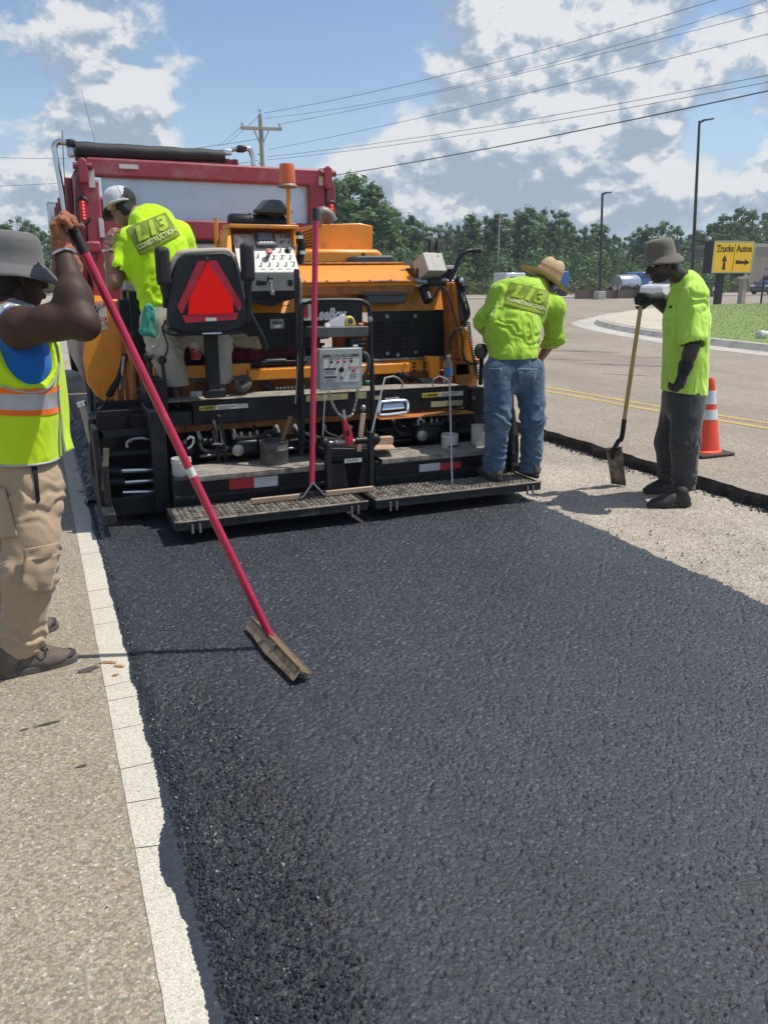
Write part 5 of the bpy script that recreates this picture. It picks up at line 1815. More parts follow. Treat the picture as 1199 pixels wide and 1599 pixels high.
# turnbuckle with its red ratchet handle
ta, tb = Vector((1.701, 5.02, 0.508)), Vector((2.063, 5.02, 0.506))
tbk = MB().cyl(ta, tb, 0.013, n=10).build('turnbuckle', M_STEEL, PV)
for p, r in ((ta, .035), (tb, .042)):
 MB().ell(p, (r, r * .8, r), 14, 9).build('turnbuckle_eye', M_BK, tbk)
MB().cyl(ta.lerp(tb, .2), ta.lerp(tb, .42), .022, n=10).build('turnbuckle_barrel', M_STEEL, tbk)
MB().cyl(ta.lerp(tb, .6), ta.lerp(tb, .88), .024, n=10).build('turnbuckle_barrel', M_BK, tbk)
rh = [(1.825, 4.99, 0.664), (1.847, 4.99, 0.663), (1.888, 4.99, 0.573), (1.901, 4.99, 0.498), (1.877, 4.99, 0.473), (1.845, 4.99, 0.489), (1.832, 4.99, 0.564)]
rt_ = MB().prism(rh, (0, .035, 0)).build('ratchet_handle', M_REDP, PV, bevel=0.006)
for k in range(4):
 q = Vector((1.868, 4.988, 0.536))
 MB().box(q.x - .012, q.x + .014, q.z - .008 - k * .013, q.z - .003 - k * .013, 4.984, 4.991).build('ratchet_rib', M_REDP, rt_)
MB().box(1.845, 1.864, 0.554, 0.589, 4.986, 4.991).build('ratchet_slot', M_HOLE, rt_)
MB().cyl((1.837, 5, 0.662), (1.837, 5.02, 0.724), .011, n=8).build('ratchet_lever', M_STEEL, rt_)
# chain slung under the heat box
chp = smooth_pts([(1.749, 5.06, 0.852), (1.772, 5.04, 0.755), (1.816, 5.04, 0.688), (1.862, 5.04, 0.671), (1.908, 5.04, 0.69), (1.941, 5.05, 0.778), (1.959, 5.06, 0.858)], 6)
mb = MB()
for i in range(0, len(chp) - 1):
 a, b = chp[i], chp[i + 1]
 mid = (a + b) / 2
 d = (b - a).normalized()
 s_ = Vector((0, 1, 0)) if i % 2 else d.cross(Vector((0, 1, 0)))
 L = (b - a).length * .75
 mb.tube([mid + d * L * cos(t) + s_ * .008 * sin(t) for t in [2 * pi * k / 8 for k in range(9)]], .0032, 5)
mb.build('chain', M_STEEL, PV, kind='stuff')

# ---- left screed extension and end gate
ex = thing  # (helper name kept short below)
pb('extension_plate', M_BKD, (0.258, 0.292, 0.102, 0.649), 5.30, 5.75, 0.006)
pb('extension_plate', M_BK, (0.598, 0.694, 0.094, 0.767), 5.22, 5.6, 0.008)
pb('extension_beam', M_BK, (0.317, 0.632, 0.591, 0.633), 5.32, 5.38, 0.006)
pb('extension_beam', M_BK, (0.306, 0.624, 0.462, 0.495), 5.34, 5.40, 0.006)
pb('extension_screed', M_BK, (0.263, 0.682, 0.064, 0.194), 5.32, 5.7, 0.01)
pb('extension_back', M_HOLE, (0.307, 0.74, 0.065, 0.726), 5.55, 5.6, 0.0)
for k, (a, b, r) in enumerate((((0.416, 5.38, 0.359), (0.628, 5.38, 0.348), .017), ((0.43, 5.38, 0.279), (0.614, 5.38, 0.274), .015), ((0.411, 5.38, 0.211), (0.621, 5.38, 0.198), .015))):
 MB().cyl(a, b, r, n=12).build('slide_rod', M_CHROME, PV)
for a, b, r in (((0.33, 5.4, 0.362), (0.418, 5.4, 0.354), .03), ((0.341, 5.42, 0.283), (0.433, 5.42, 0.27), .035)):
 MB().cyl(a, b, r, n=12).build('slide_cylinder', M_BK, PV)
pb('end_gate', M_BKD, (0.287, 0.326, 0.124, 0.434), 5.22, 6.2, 0.004)
pb('end_gate_shoe', M_BKD, (0.257, 0.335, 0.089, 0.166), 5.05, 6.3, 0.01)
MB().bar((0.326, 5.24, 0.543), (0.29, 5.24, 0.276), .035, .012, up=(0, 1, 0)).build('wear_strip', mat('bare_worn_steel', (0.22, 0.18, 0.13), 0.6, metal=0.4, var=0.3, vs=20), PV)
MB().tube(smooth_pts([(0.478, 5.3, 0.561), (0.491, 5.3, 0.577), (0.555, 5.3, 0.58), (0.594, 5.3, 0.569)], 4), .009, 8).build('grease_pipe', M_STEEL, PV)
MB().tube(smooth_pts([(0.459, 5.3, 0.525), (0.457, 5.3, 0.554), (0.483, 5.3, 0.577)], 4), .010, 8).build('pipe_elbow', M_STEEL, PV)
# screw jack at the far left
MB().cyl((0.275, 5.6, 0.676), (0.259, 5.6, 0.303), .028, n=12).build('jack_screw', M_BK, PV)
MB().cyl((0.225, 5.6, 0.781), (0.26, 5.6, 0.522), .022, n=14).build('jack_handle', M_STEEL, PV)
MB().cyl((0.219, 5.6, 0.794), (0.226, 5.6, 0.765), .030, n=14).build('jack_cap', M_CHROME, PV)
pb('jack_bracket', M_BKD, (0.253, 0.333, 0.546, 0.598), 5.55, 5.7, 0.004)
# curved link arm of the left tow point
MB().tube(smooth_pts([(0.582, 5.5, 0.808), (0.615, 5.5, 0.815), (0.633, 5.5, 0.728), (0.634, 5.45, 0.564), (0.631, 5.4, 0.4)], 5), .026, 10).build('tow_link', M_BKD, PV)

# ---- right screed end, screw jack behind the man's legs
MB().cyl((3.225, 5.2, 0.852), (3.288, 5.2, 0.053), .036, n=14).build('jack_screw', M_BK, PV)
MB().cyl((3.231, 5.2, 0.61), (3.253, 5.2, 0.411), .055, n=14).build('jack_collar', M_BKD, PV)
MB().tube(smooth_pts([(3.311, 5.25, 0.548), (3.351, 5.25, 0.344), (3.356, 5.25, 0.139)], 4), .02, 8).build('jack_hose', M_RUB, PV)
MB().tube(arc((3.254, 5.15, 0.24), .045, -90, 90, 10), .007, 6).build('lifting_ring', M_RUB, PV)
pb('end_gate', M_BKD, (3.12, 3.15, -0.02, 0.42), 5.05, 6.2, 0.006)
pb('end_gate_shoe', M_BKD, (3.09, 3.19, -0.10, -0.04), 4.95, 6.3, 0.01)

# ---- step beams with caution stickers, decks on top
bm_ = pb('rear_beam', M_BK, (0.922, 3.06, 0.603, 0.768), 5.5, 5.54, 0.006)
pb('rear_beam_foot', M_BKD, (0.517, 0.92, 0.60, 0.70), 5.52, 5.56, 0.006)
dk = pb('rear_deck', M_TREAD, (0.757, 2.98, 0.7695, 0.776), 5.498, 5.74, 0.002)
tread_lip(1.162, 1.691, 5.4995, 0.735, 0.768, dk, M_BKD)
tread_lip(2.265, 2.999, 5.4995, 0.735, 0.768, dk, M_BKD)
pb('beam_stop', M_BKD, (3.076, 3.208, 0.53, 0.743), 5.5, 5.6, 0.004)
bolt((3.096, 5.497, 0.67), r=.011)

def caution(d, y, split, par):
 x0, x1, z0, z1 = d
 xs = x0 + (x1 - x0) * split
 MB().box(xs, x1, z0, z1, y - .0015, y + .002).build('caution_sticker', M_STICKW, par)
 MB().box(x0, xs - .0005, z0, z1, y - .0015, y + .002).build('caution_sticker', M_STICKY, par)
 h = z1 - z0
 text('lettering', 'CAUTION', ((x0 + xs) / 2 + h * .3, y - .002, (z0 + z1) / 2), h * .62, M_INK, par, offset=.0012, ext=.0004, width=(xs - x0) * .62)
 MB().prism([(x0 + h * .25, y - .002, z0 + h * .25), (x0 + h * .85, y - .002, z0 + h * .25), (x0 + h * .55, y - .002, z0 + h * .8)], (0, .001, 0)).build('warning_triangle', M_INK, par)
 for k in range(3):
  MB().box(xs + (x1 - xs) * .08, xs + (x1 - xs) * (.45 + .17 * ((k * 7) % 3)), z0 + h * (.2 + .27 * k), z0 + h * (.28 + .27 * k), y - .0022, y - .0012).build('print_line', M_GREYD, par)

caution((0.967, 1.303, 0.702, 0.733), 5.498, .33, bm_)
caution((2.651, 3.004, 0.695, 0.73), 5.498, .42, bm_)
for d in ((1.73, 2.048, 0.72, 0.762), (2.108, 2.194, 0.719, 0.766), (2.25, 2.318, 0.702, 0.73), (2.728, 3.001, 0.619, 0.659)):
 MB().box(*d, 5.4962, 5.5).build('faded_sticker', M_STICKF, bm_)
# orange cross member under the beam, lit in patches between the parts above
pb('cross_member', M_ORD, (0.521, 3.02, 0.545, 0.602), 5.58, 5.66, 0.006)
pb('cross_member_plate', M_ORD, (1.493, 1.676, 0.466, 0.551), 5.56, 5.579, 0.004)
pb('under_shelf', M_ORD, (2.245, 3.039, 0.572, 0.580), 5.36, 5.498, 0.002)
# aluminium grab handle on the beam
gh = [(2.251, 5.4, 0.623), (2.279, 5.43, 0.688), (2.309, 5.43, 0.695), (2.465, 5.43, 0.696), (2.497, 5.43, 0.675), (2.483, 5.4, 0.627), (2.463, 5.4, 0.609), (2.276, 5.4, 0.602)]
hd_ = MB().tube(smooth_pts(gh + gh[:1], 4), .011, 8).build('grab_handle', M_ALU, PV)
MB().prism([(2.285, 5.42, 0.632), (2.471, 5.42, 0.635), (2.475, 5.44, 0.675), (2.308, 5.44, 0.675)], (0, .02, 0)).build('handle_plate', M_ALU, hd_, bevel=.004)
MB().cyl((2.323, 5.45, 0.711), (2.427, 5.45, 0.714), .007, n=8).build('handle_pin', M_STEEL, PV)
for q in ((2.343, 5.46, 0.704), (2.426, 5.46, 0.706)):
 bolt(q, r=.014)

# ---- tractor: dark core, orange frame, tray with bags
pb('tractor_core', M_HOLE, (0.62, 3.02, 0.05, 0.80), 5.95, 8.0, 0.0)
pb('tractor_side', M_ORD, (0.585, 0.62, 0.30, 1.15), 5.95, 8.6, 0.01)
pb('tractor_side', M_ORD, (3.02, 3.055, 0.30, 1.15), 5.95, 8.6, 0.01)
for x in (0.45, 3.02):
 tr_ = MB().prism([(x, 6.3 + .3 * cos(a) - (0 if cos(a) < 0 else -1.6), .20 + .30 * sin(a)) for a in [radians(90 + k * 22.5) for k in range(9)] + [radians(-90 + k * 22.5) for k in range(9)]], (.28, 0, 0)).build('crawler_track', M_RUB, PV, bevel=.01)
pb('frame_channel', M_OR, (0.721, 1.406, 0.89, 0.979), 5.78, 5.85, 0.006)
pb('frame_channel', M_OR, (2.475, 3.049, 0.861, 0.951), 5.82, 5.88, 0.006)
stp = pb('serrated_step', M_OR, (1.378, 2.659, 0.859, 0.936), 5.74, 5.90, 0.008)
x_ = 1.391
zst = 0.938
for k in range(52):
 piece('step_hole', 'step_hole', lambda: MB().lathe((0, 0, 0), [(.009, 0), (.006, .003), (0, .0035)], axis=(0, 0, 1), n=8), M_ORD, (x_ + .012 + k * .0225, 5.765 + .04 * (k % 2), zst + .0005), PV)
MB().prism([(2.782, 5.7, 0.986), (2.9, 5.7, 0.981), (2.903, 5.7, 0.836), (2.864, 5.7, 0.798), (2.825, 5.7, 0.815), (2.817, 5.7, 0.915)], (0, .05, 0)).build('frame_gusset', M_OR, PV, bevel=.006)
for px in (648, 667):
 for py in (567, 573, 579):
  bolt(((2.731, 5.8, 0.894)[0] + (px - 648) * .0047, 5.818, (2.731, 5.8, 0.894)[2] - (py - 573) * .0047), r=.009, m=M_HOLE)
pb('frame_bracket', M_ORD, (3.026, 3.273, 0.912, 0.943), 5.7, 5.9, 0.004)
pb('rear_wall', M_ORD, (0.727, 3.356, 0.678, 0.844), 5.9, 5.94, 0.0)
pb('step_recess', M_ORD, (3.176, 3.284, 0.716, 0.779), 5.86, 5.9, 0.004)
pb('red_marker', M_TAPER, (2.913, 3.098, 0.756, 0.812), 5.742, 5.75, 0.0)
pb('sticker', M_STICKW, (3.054, 3.112, 0.892, 0.953), 5.72, 5.725, 0.0)
pb('tray_floor', M_BK, (0.857, 1.842, 0.957, 0.985), 5.8, 6.25, 0.004)
pb('plate_white', M_GREY, (0.939, 1.108, 0.762, 0.815), 5.66, 5.67, 0.003)
pb('plate_white', M_GREY, (2.796, 2.998, 0.733, 0.795), 5.85, 5.86, 0.003)

# ---- hood: louvred black rear panels, orange slope, lid, cowling
lp = pb('louvre_panel', M_BK, (2.396, 3.065, 0.96, 1.325), 5.85, 5.9, 0.006)
lx0, lz1 = 2.401, 1.245

def slot():
 return MB().prism([(.021 * max(-1, min(1, 1.6 * cos(a))), 0, .0095 * max(-1, min(1, 1.6 * sin(a)))) for a in [2 * pi * k / 12 for k in range(12)]], (0, -.0015, 0))

for r_ in range(7):
 for c_ in range(6):
  if c_ == 2:
   continue
  piece('louvre_slot', 'slot', slot, M_HOLE, (lx0 + .012 + c_ * .053, 5.8495, lz1 - .012 - r_ * .0335), PV)
  # pressed lip over every slot
  piece('louvre_lip', 'lip', lambda: MB().prism([(-.021, 0, .011), (.021, 0, .011), (.021, -.006, .0085), (-.021, -.006, .0085)], (0, .001, .0015)), M_BK, (lx0 + .012 + c_ * .053, 5.849, lz1 - .012 - r_ * .0335), PV)
piece('louvre_slot', 'slotv', lambda: MB().prism([(.012 * cos(a), 0, (.062 if sin(a) > 0 else -.062) + .012 * sin(a)) for a in [2 * pi * k / 12 for k in range(12)]], (0, -.0015, 0)), M_HOLE, (lx0 + .118, 5.8495, lz1 - .105), PV)
for q in ((2.509, 5.848, 1.286), (2.749, 5.848, 1.286), (2.514, 5.848, 1.003), (2.758, 5.848, 1.004), (2.599, 5.84, 0.99)):
 bolt(q, r=.013)
pb('panel_latch', M_BK, (2.908, 2.998, 1.223, 1.332), 5.835, 5.85, 0.006)
pb('panel_trim', M_STEEL, (2.375, 3.113, 0.954, 0.969), 5.80, 5.86, 0.002)
lp2 = pb('louvre_panel', M_BK, (1.409, 1.965, 1.065, 1.328), 5.85, 5.9, 0.006)
dpl = MB().box(1.582, 1.683, 1.215, 1.283, 5.846, 5.851).build('data_plate', M_STEEL, lp2)
MB().box(1.597, 1.669, 1.247, 1.269, 5.845, 5.8465).build('plate_print', M_GREYD, dpl)
MB().box(1.61, 1.668, 1.224, 1.242, 5.845, 5.8465).build('plate_print', M_STICKW, dpl)
# maker's plate with lettering, behind the red lute handle
lb = pb('name_plate', M_BK, (1.862, 2.288, 1.24, 1.407), 5.80, 5.85, 0.006)
lx, lz = 2.03, 1.31
text('lettering', 'LeeBoy', (lx - .012, 5.798, lz), .118, M_INKW, lb, offset=.005, ext=.001, shear=.28, width=.265)
pb('danger_label', M_STICKW, (1.82, 1.879, 1.272, 1.387), 5.79, 5.793, 0.0)
pb('danger_label_head', M_TAPER, (1.819, 1.854, 1.291, 1.382), 5.7885, 5.79, 0.0)
# sloped orange rear of the hood
MB().prism([(1.426, 5.95, 1.446), (1.865, 5.95, 1.497), (2.75, 5.95, 1.507), (3.09, 5.95, 1.496), (3.086, 5.9, 1.313), (1.427, 5.9, 1.321)], (0, .06, 0)).build('hood_rear', M_OR, PV, bevel=.004)
MB().prism([(1.399, 5.86, 1.328), (1.822, 5.86, 1.321), (1.847, 5.93, 1.443), (1.421, 5.93, 1.437)], (0, .02, 0)).build('hood_rear_flap', M_OR, PV, bevel=.004)
a, b, c, d = Vector((1.794, 5.78, 1.531)), Vector((2.736, 5.78, 1.542)), Vector((2.815, 6.12, 1.679)), Vector((1.893, 6.12, 1.669))
lid = MB().prism([a, b, c, d], (0, .006, -.022)).build('hood_lid', M_OR, PV, bevel=.004)
for (p, q) in ((a, b), (d, c)):
 up_ = Vector((0, -.2, .9)).normalized()
 MB().bar(p + up_ * .010, q + up_ * .010, .035, .008, up=up_).build('lid_edge_strip', M_ORD, lid, bevel=.002)
 for k in range(6):
  bolt(p.lerp(q, .04 + .18 * k) + up_ * .014, d=(0, 0, 1), r=.010, par=lid)
MB().bar(c + Vector((-.09, -.12, .0)), c + Vector((-.03, -.13, .012)), .03, .03).build('lid_latch', M_STEEL, lid)
MB().cyl(b + Vector((-.02, 0, .01)), (2.835, 5.76, 1.537), .022, n=12).build('lid_handle', M_STEEL, PV)
MB().cyl((2.802, 5.76, 1.533), (2.973, 5.76, 1.542), .030, n=14).build('handle_grip', M_RUB, PV)
MB().cyl((2.973, 5.76, 1.542), (3.024, 5.76, 1.542), .022, n=12).build('lid_handle', M_STEEL, PV)
# lower lip of the lid folded under, and the recess it shades
MB().bar(a + Vector((0, .02, -.05)), b + Vector((-.03, .02, -.05)), .02, .06).build('lid_fold', M_ORD, PV)
pb('silencer_box', M_GREYD, (2.32, 2.658, 1.381, 1.471), 5.80, 5.95, 0.02)
pb('silencer_cover', M_GREYD, (2.284, 2.634, 1.444, 1.472), 5.78, 5.95, 0.012)
MB().prism([(1.98, 5.92, 1.442), (2.097, 5.92, 1.483), (2.175, 5.92, 1.482), (2.226, 5.92, 1.411), (2.096, 5.92, 1.413)], (0, .02, 0)).build('hood_gusset', M_OR, PV)
f0, f1 = Vector((2.795, 5.8, 1.504)), Vector((2.802, 5.72, 1.401))
MB().lathe(f0, [(.03, 0), (.042, .005), (.042, (f1 - f0).length * .7), (.040, (f1 - f0).length), (.02, (f1 - f0).length + .004)], axis=(f1 - f0), n=18).build('fuel_filter', M_BK, PV)
for q in ((2.73, 5.93, 1.479), (2.763, 5.93, 1.478), (2.744, 5.9, 1.397), (2.783, 5.9, 1.396), (2.734, 5.9, 1.348), (2.84, 5.9, 1.346)):
 bolt(q, r=.008)
# cowling above the lid
MB().prism([(1.545, 6.4, 1.666), (1.549, 6.4, 1.741), (2.004, 6.4, 1.775), (2.047, 6.4, 1.795), (2.664, 6.4, 1.797), (2.71, 6.4, 1.773), (2.722, 6.4, 1.672)], (0, 1.4, 0)).build('cowling', M_OR, PV, bevel=.03, seg=3)
for k in range(4):
 MB().box(*(2.025, 2.079, 1.683, 1.698), 6.388, 6.41)
 q = (2.052, 6.39, 1.688)
 piece('cowl_slot', 'cslot', lambda: MB().prism([(.026 * max(-1, min(1, 1.5 * cos(a_))), 0, .007 * max(-1, min(1, 1.5 * sin(a_)))) for a_ in [2 * pi * k_ / 12 for k_ in range(12)]], (0, -.002, 0)), M_HOLE, (q[0] + k * .077, 6.3995, q[2] + .004), PV)
MB().prism([(2.361, 6.2, 1.672), (2.395, 6.2, 1.74), (2.704, 6.2, 1.748), (2.738, 6.2, 1.719), (2.738, 6.2, 1.674)], (0, .2, 0)).build('grey_cover', M_GREYD, PV, bevel=.015, seg=3)
MB().cyl((2.463, 6.25, 1.747), (2.485, 6.25, 1.757), .012, n=8).build('cover_latch', M_BK, PV)
ob = MB().prism([(2.21, 6.7, 1.785), (2.226, 6.7, 1.997), (2.625, 6.7, 2.017), (2.742, 6.7, 1.999), (2.742, 6.7, 1.791)], (0, .5, 0)).build('radiator_box', M_OR, PV, bevel=.008)
pp = [Vector((2.171, 6.95, 1.792)), Vector((2.222, 6.72, 1.786)), Vector((2.227, 6.72, 1.989)), Vector((2.176, 6.95, 1.953))]
MB().prism(pp, (0.0, .02, 0)).build('radiator_side', M_OR, PV)
for i in range(5):
 for j in range(7):
  u, w = (i + .7) / 6, (j + .6) / 7.6
  q = pp[0].lerp(pp[1], u).lerp(pp[3].lerp(pp[2], u), w)
  piece('grille_hole', 'ghole', lambda: MB().prism([(-.009, .004, -.008), (.009, -.004, -.008), (.009, -.004, .008), (-.009, .004, .008)], (.0, -.002, 0)), M_HOLE, q + Vector((0, -.004, 0)), PV)
# exhaust elbow
MB().tube(smooth_pts([(2.198, 6.6, 1.982), (2.217, 6.6, 2.051), (2.261, 6.6, 2.086), (2.311, 6.6, 2.063), (2.343, 6.6, 2.015)], 6), .048, 16).build('exhaust_pipe', mat('burnt_exhaust', (0.20, 0.175, 0.16), 0.55, metal=0.5, var=0.2, vs=12), PV)
# air cleaner: canister and mushroom cap
MB().lathe((1.427, 6.35, 1.978), [(.05, 0), (.062, .02), (.062, .15), (.068, .155), (.068, .175), (.060, .18), (.060, .42), (.05, .44)], axis=(1, 0, 0), n=22).build('air_canister', M_BK, PV)
MB().lathe((1.774, 6.35, 1.968), [(.055, 0), (.055, .05), (.062, .055), (.062, .065), (.052, .07), (.052, .13)], n=20).build('air_stem', M_BK, PV)
MB().lathe((1.772, 6.35, 2.047), [(.10, -.012), (.148, 0), (.15, .02), (.12, .045), (.085, .085), (.07, .095), (0, .10)], n=28).build('rain_cap', M_GREYD, PV)
# beacon on its orange pole
MB().cyl((1.849, 6.2, 1.73), (1.856, 6.2, 2.224), .018, n=12).build('beacon_pole', M_OR, PV)
bp = Vector((1.85, 6.2, 2.219))
bc = MB().lathe(bp, [(.062, 0), (.075, .006), (.075, .014), (.066, .022), (.063, .028)], n=24).build('beacon_base', mat('beacon_base', (.30, .20, .15), .5), PV)
MB().lathe(bp + Vector((0, 0, .028)), [(.060, 0), (.061, .01), (.056, .125), (.052, .138), (.0, .142)], n=24).build('beacon_lens', M_BEAC, bc)
for k in range(5):
 MB().lathe(bp + Vector((0, 0, .045 + k * .022)), [(.0605 - k * .001, -.003), (.0615 - k * .001, 0), (.0600 - k * .001, .003)], n=24).build('lens_rib', M_BEAC, bc)
MB().cyl(bp + Vector((0, 0, .03)), bp + Vector((0, 0, .12)), .02, n=10).build('beacon_bulb', M_STEEL, bc)

# ---- control console
C0, C1, C2, C3 = [Vector(p) for p in ((1.326, 5.82, 1.866), (1.741, 5.82, 1.878), (1.725, 5.55, 1.614), (1.303, 5.55, 1.609))]
cn = (C1 - C0).cross(C3 - C0).normalized()
if cn.z < 0:
 cn = -cn

def cp(u, w, h=0.0):
 """u across, w down the sloped console face"""
 return C0.lerp(C1, u).lerp(C3.lerp(C2, u), w) + cn * h

con = MB().prism([C0, C1, C2, C3], -cn * .015).build('console_panel', M_WPANEL, PV, bevel=.003)
F0, F1, F2, F3 = C3 + Vector((0, 0, -.002)), C2 + Vector((0, 0, -.002)), Vector((1.709, 5.57, 1.49)), Vector((1.292, 5.57, 1.484))
MB().prism([F0, F1, F2, F3], (0, .02, 0)).build('console_front', M_CREAM, PV, bevel=.003)
MB().prism([F1, F1 + Vector((0, .45, .12)), F2 + Vector((0, .42, .0)), F2], (-.015, 0, 0)).build('console_side', M_CREAM, PV)
MB().prism([F0, F0 + Vector((0, .45, .12)), F3 + Vector((0, .42, .0)), F3], (.015, 0, 0)).build('console_side', M_CREAM, PV)
pb('console_base', M_BK, (1.298, 1.726, 1.435, 1.491), 5.6, 5.9, 0.006)
MB().prism([(1.311, 5.62, 1.445), (1.722, 5.62, 1.441), (1.609, 5.62, 1.408), (1.539, 5.62, 1.382), (1.462, 5.62, 1.401)], (0, .2, 0)).build('console_bracket', M_BK, PV)
pb('console_hood', M_OR, (1.288, 1.773, 1.902, 1.927), 5.70, 5.95, 0.005)
MB().prism([(1.283, 5.74, 1.898), (1.301, 5.74, 1.899), (1.269, 5.58, 1.663), (1.217, 5.58, 1.662)], (0, .25, 0)).build('console_hood_side', M_OR, PV, bevel=.004)
MB().prism([(1.741, 5.74, 1.908), (1.76, 5.74, 1.909), (1.753, 5.7, 1.783), (1.734, 5.7, 1.783)], (0, .2, 0)).build('console_hood_side', M_OR, PV, bevel=.004)
pb('console_hood_back', M_ORD, (1.324, 1.816, 1.669, 1.933), 5.95, 5.97, 0.0)
dsp = MB().prism([cp(.36, .03, .004), cp(.70, .03, .004), cp(.70, .40, .004), cp(.36, .40, .004)], cn * .03).build('display_unit', M_GREYD, PV, bevel=.006)
MB().prism([cp(.41, .08, .0345), cp(.65, .08, .0345), cp(.65, .27, .0345), cp(.41, .27, .0345)], cn * .002).build('screen', M_LCD, dsp)
for k in range(4):
 MB().prism([cp(.42 + k * .06, .31, .0345), cp(.46 + k * .06, .31, .0345), cp(.46 + k * .06, .35, .0345), cp(.42 + k * .06, .35, .0345)], cn * .002).build('button', M_STICKW, dsp)
MB().cyl(cp(.53, .60, 0), cp(.53, .60, .035), .014, n=12).build('stop_button_stem', M_STEEL, PV)
MB().lathe(cp(.53, .60, .035), [(.02, 0), (.024, .006), (.022, .018), (0, .02)], axis=cn, n=16).build('stop_button', mat('faded_red_plastic', (.42, .09, .085), .5), PV)
for u, w in ((.83, .10), (.97, .12), (.81, .28), (.94, .28), (.98, .42), (.76, .48), (.36, .62), (.49, .70), (.62, .66), (.76, .66), (.90, .66), (.38, .84), (.52, .84), (.66, .84), (.80, .84), (.93, .84), (.9, .12)):
 u = min(u, .955)
 b_ = MB().cyl(cp(u, w, 0), cp(u, w, .008), .006, n=10).build('switch_base', M_STEEL, PV)
 MB().cyl(cp(u, w, .008), cp(u - .006, w - .025, .022), .003, .0048, 8).build('switch_lever', M_BK, b_)
MB().lathe(cp(.89, .46, 0), [(.024, 0), (.022, .008), (.014, .01), (.013, .022), (0, .023)], axis=cn, n=16).build('rotary_knob', M_BK, PV)
mb = MB()
for u, w, l in ((.80, .36, .09), (.80, .20, .10), (.36, .92, .07), (.50, .92, .07), (.64, .92, .07), (.78, .92, .08), (.60, .58, .07), (.74, .58, .09), (.88, .74, .08)):
 MB().prism([cp(u, w, .0003), cp(u + l, w, .0003), cp(u + l, w + .018, .0003), cp(u, w + .018, .0003)], cn * .0008).build('print_line', M_GREYD, con)
# tags and keys hanging at the panel's left
for k in range(3):
 q = cp(.02 + .03 * k, .12 + .05 * k, .02)
 MB().prism([q, q + Vector((.03, -.005, .01)), q + Vector((.02, -.01, -.06)), q + Vector((-.015, -.005, -.05))], (0, .003, 0)).build('paper_tag', M_STICKW, PV)
# front of the console: socket, padlock, cable loop
pb('socket', M_BK, (1.42, 1.487, 1.525, 1.559), 5.548, 5.57, 0.004)
pb('socket', M_BK, (1.641, 1.673, 1.52, 1.563), 5.548, 5.57, 0.004)
MB().ell((1.513, 5.55, 1.563), (.022, .012, .022), 12, 8).build('key_switch', M_BK, PV)
MB().prism([(1.496, 5.535, 1.563), (1.532, 5.535, 1.563), (1.522, 5.535, 1.542), (1.5, 5.535, 1.546)], (0, .01, 0)).build('key', M_STEEL, PV)
MB().tube([(1.516, 5.53, 1.551), (1.515, 5.53, 1.517), (1.518, 5.53, 1.487)], .004, 6).build('key_cord', M_STICKW, PV)
MB().prism([(1.5, 5.53, 1.492), (1.536, 5.53, 1.487), (1.535, 5.53, 1.458), (1.504, 5.53, 1.462)], (0, .015, 0)).build('padlock', M_STEEL, PV, bevel=.003)
MB().tube(smooth_pts([(1.596, 5.7, 1.449), (1.603, 5.7, 1.392), (1.617, 5.7, 1.383), (1.726, 5.7, 1.382)], 4), .003, 5).build('cable', M_BK, PV)
# orange rods left of the console, elbow hose right of it
MB().cyl((1.231, 5.9, 1.718), (1.237, 5.9, 1.973), .014, n=10).build('guard_rod', M_OR, PV)
pb('guard_post', M_ORD, (1.275, 1.316, 1.667, 1.882), 5.9, 5.95, .004)
MB().tube(smooth_pts([(1.833, 5.95, 1.894), (1.851, 5.95, 1.85), (1.87, 5.95, 1.815), (1.863, 5.95, 1.761), (1.846, 5.95, 1.671)], 5), [.03] * 20 + [.028], 14).build('intake_hose', M_BK, PV)
for q in ((1.847, 5.95, 1.859), (1.863, 5.95, 1.752)):
 MB().lathe(q, [(.033, -.012), (.036, -.012), (.036, .012), (.033, .012)], n=18).build('hose_clamp', M_CHROME, PV)

# ---- operator seat with slow-vehicle triangle
SY = 5.2
shell = [(0.766, 5.2, 1.437), (0.811, 5.2, 1.625), (0.85, 5.2, 1.689), (0.894, 5.2, 1.715), (1.13, 5.2, 1.729), (1.178, 5.2, 1.71), (1.203, 5.2, 1.657), (1.249, 5.2, 1.431), (1.256, 5.2, 1.312), (1.228, 5.2, 1.264), (1.111, 5.2, 1.239), (0.853, 5.2, 1.242), (0.769, 5.2, 1.275), (0.755, 5.2, 1.337)]
seat = MB().prism(shell, (0, .05, 0)).build('seat_back', M_BK, PV, bevel=.012, seg=3)
rimp = [Vector(p) + Vector((0, .045, .006)) for p in shell[0:8]]
MB().tube(smooth_pts(rimp, 4), .022, 10).build('seat_rim', mat('pale_vinyl_rim', (.42, .36, .28), .6, var=.1), PV)
MB().prism([Vector(p) + Vector((0, .055, 0)) for p in shell[1:7]] + [Vector((1.214, 5.2, 1.313)) + Vector((0, .055, 0)), Vector((0.788, 5.2, 1.321)) + Vector((0, .055, 0))], (0, .09, 0)).build('back_cushion', M_BKD, PV, bevel=.02, seg=3)
pb('seat_cushion', M_BKD, (0.802, 1.233, 1.267, 1.322), 5.27, 5.72, .03)
tri = [(1.028, 5.196, 1.682), (1.176, 5.196, 1.401), (1.174, 5.196, 1.349), (0.88, 5.196, 1.351), (0.895, 5.196, 1.451)]
MB().prism([(1.022, 5.192, 1.671), (1.169, 5.192, 1.44), (1.167, 5.192, 1.358), (0.883, 5.192, 1.353), (0.894, 5.192, 1.447)], (0, .004, 0)).build('warning_triangle', M_SMV, seat)
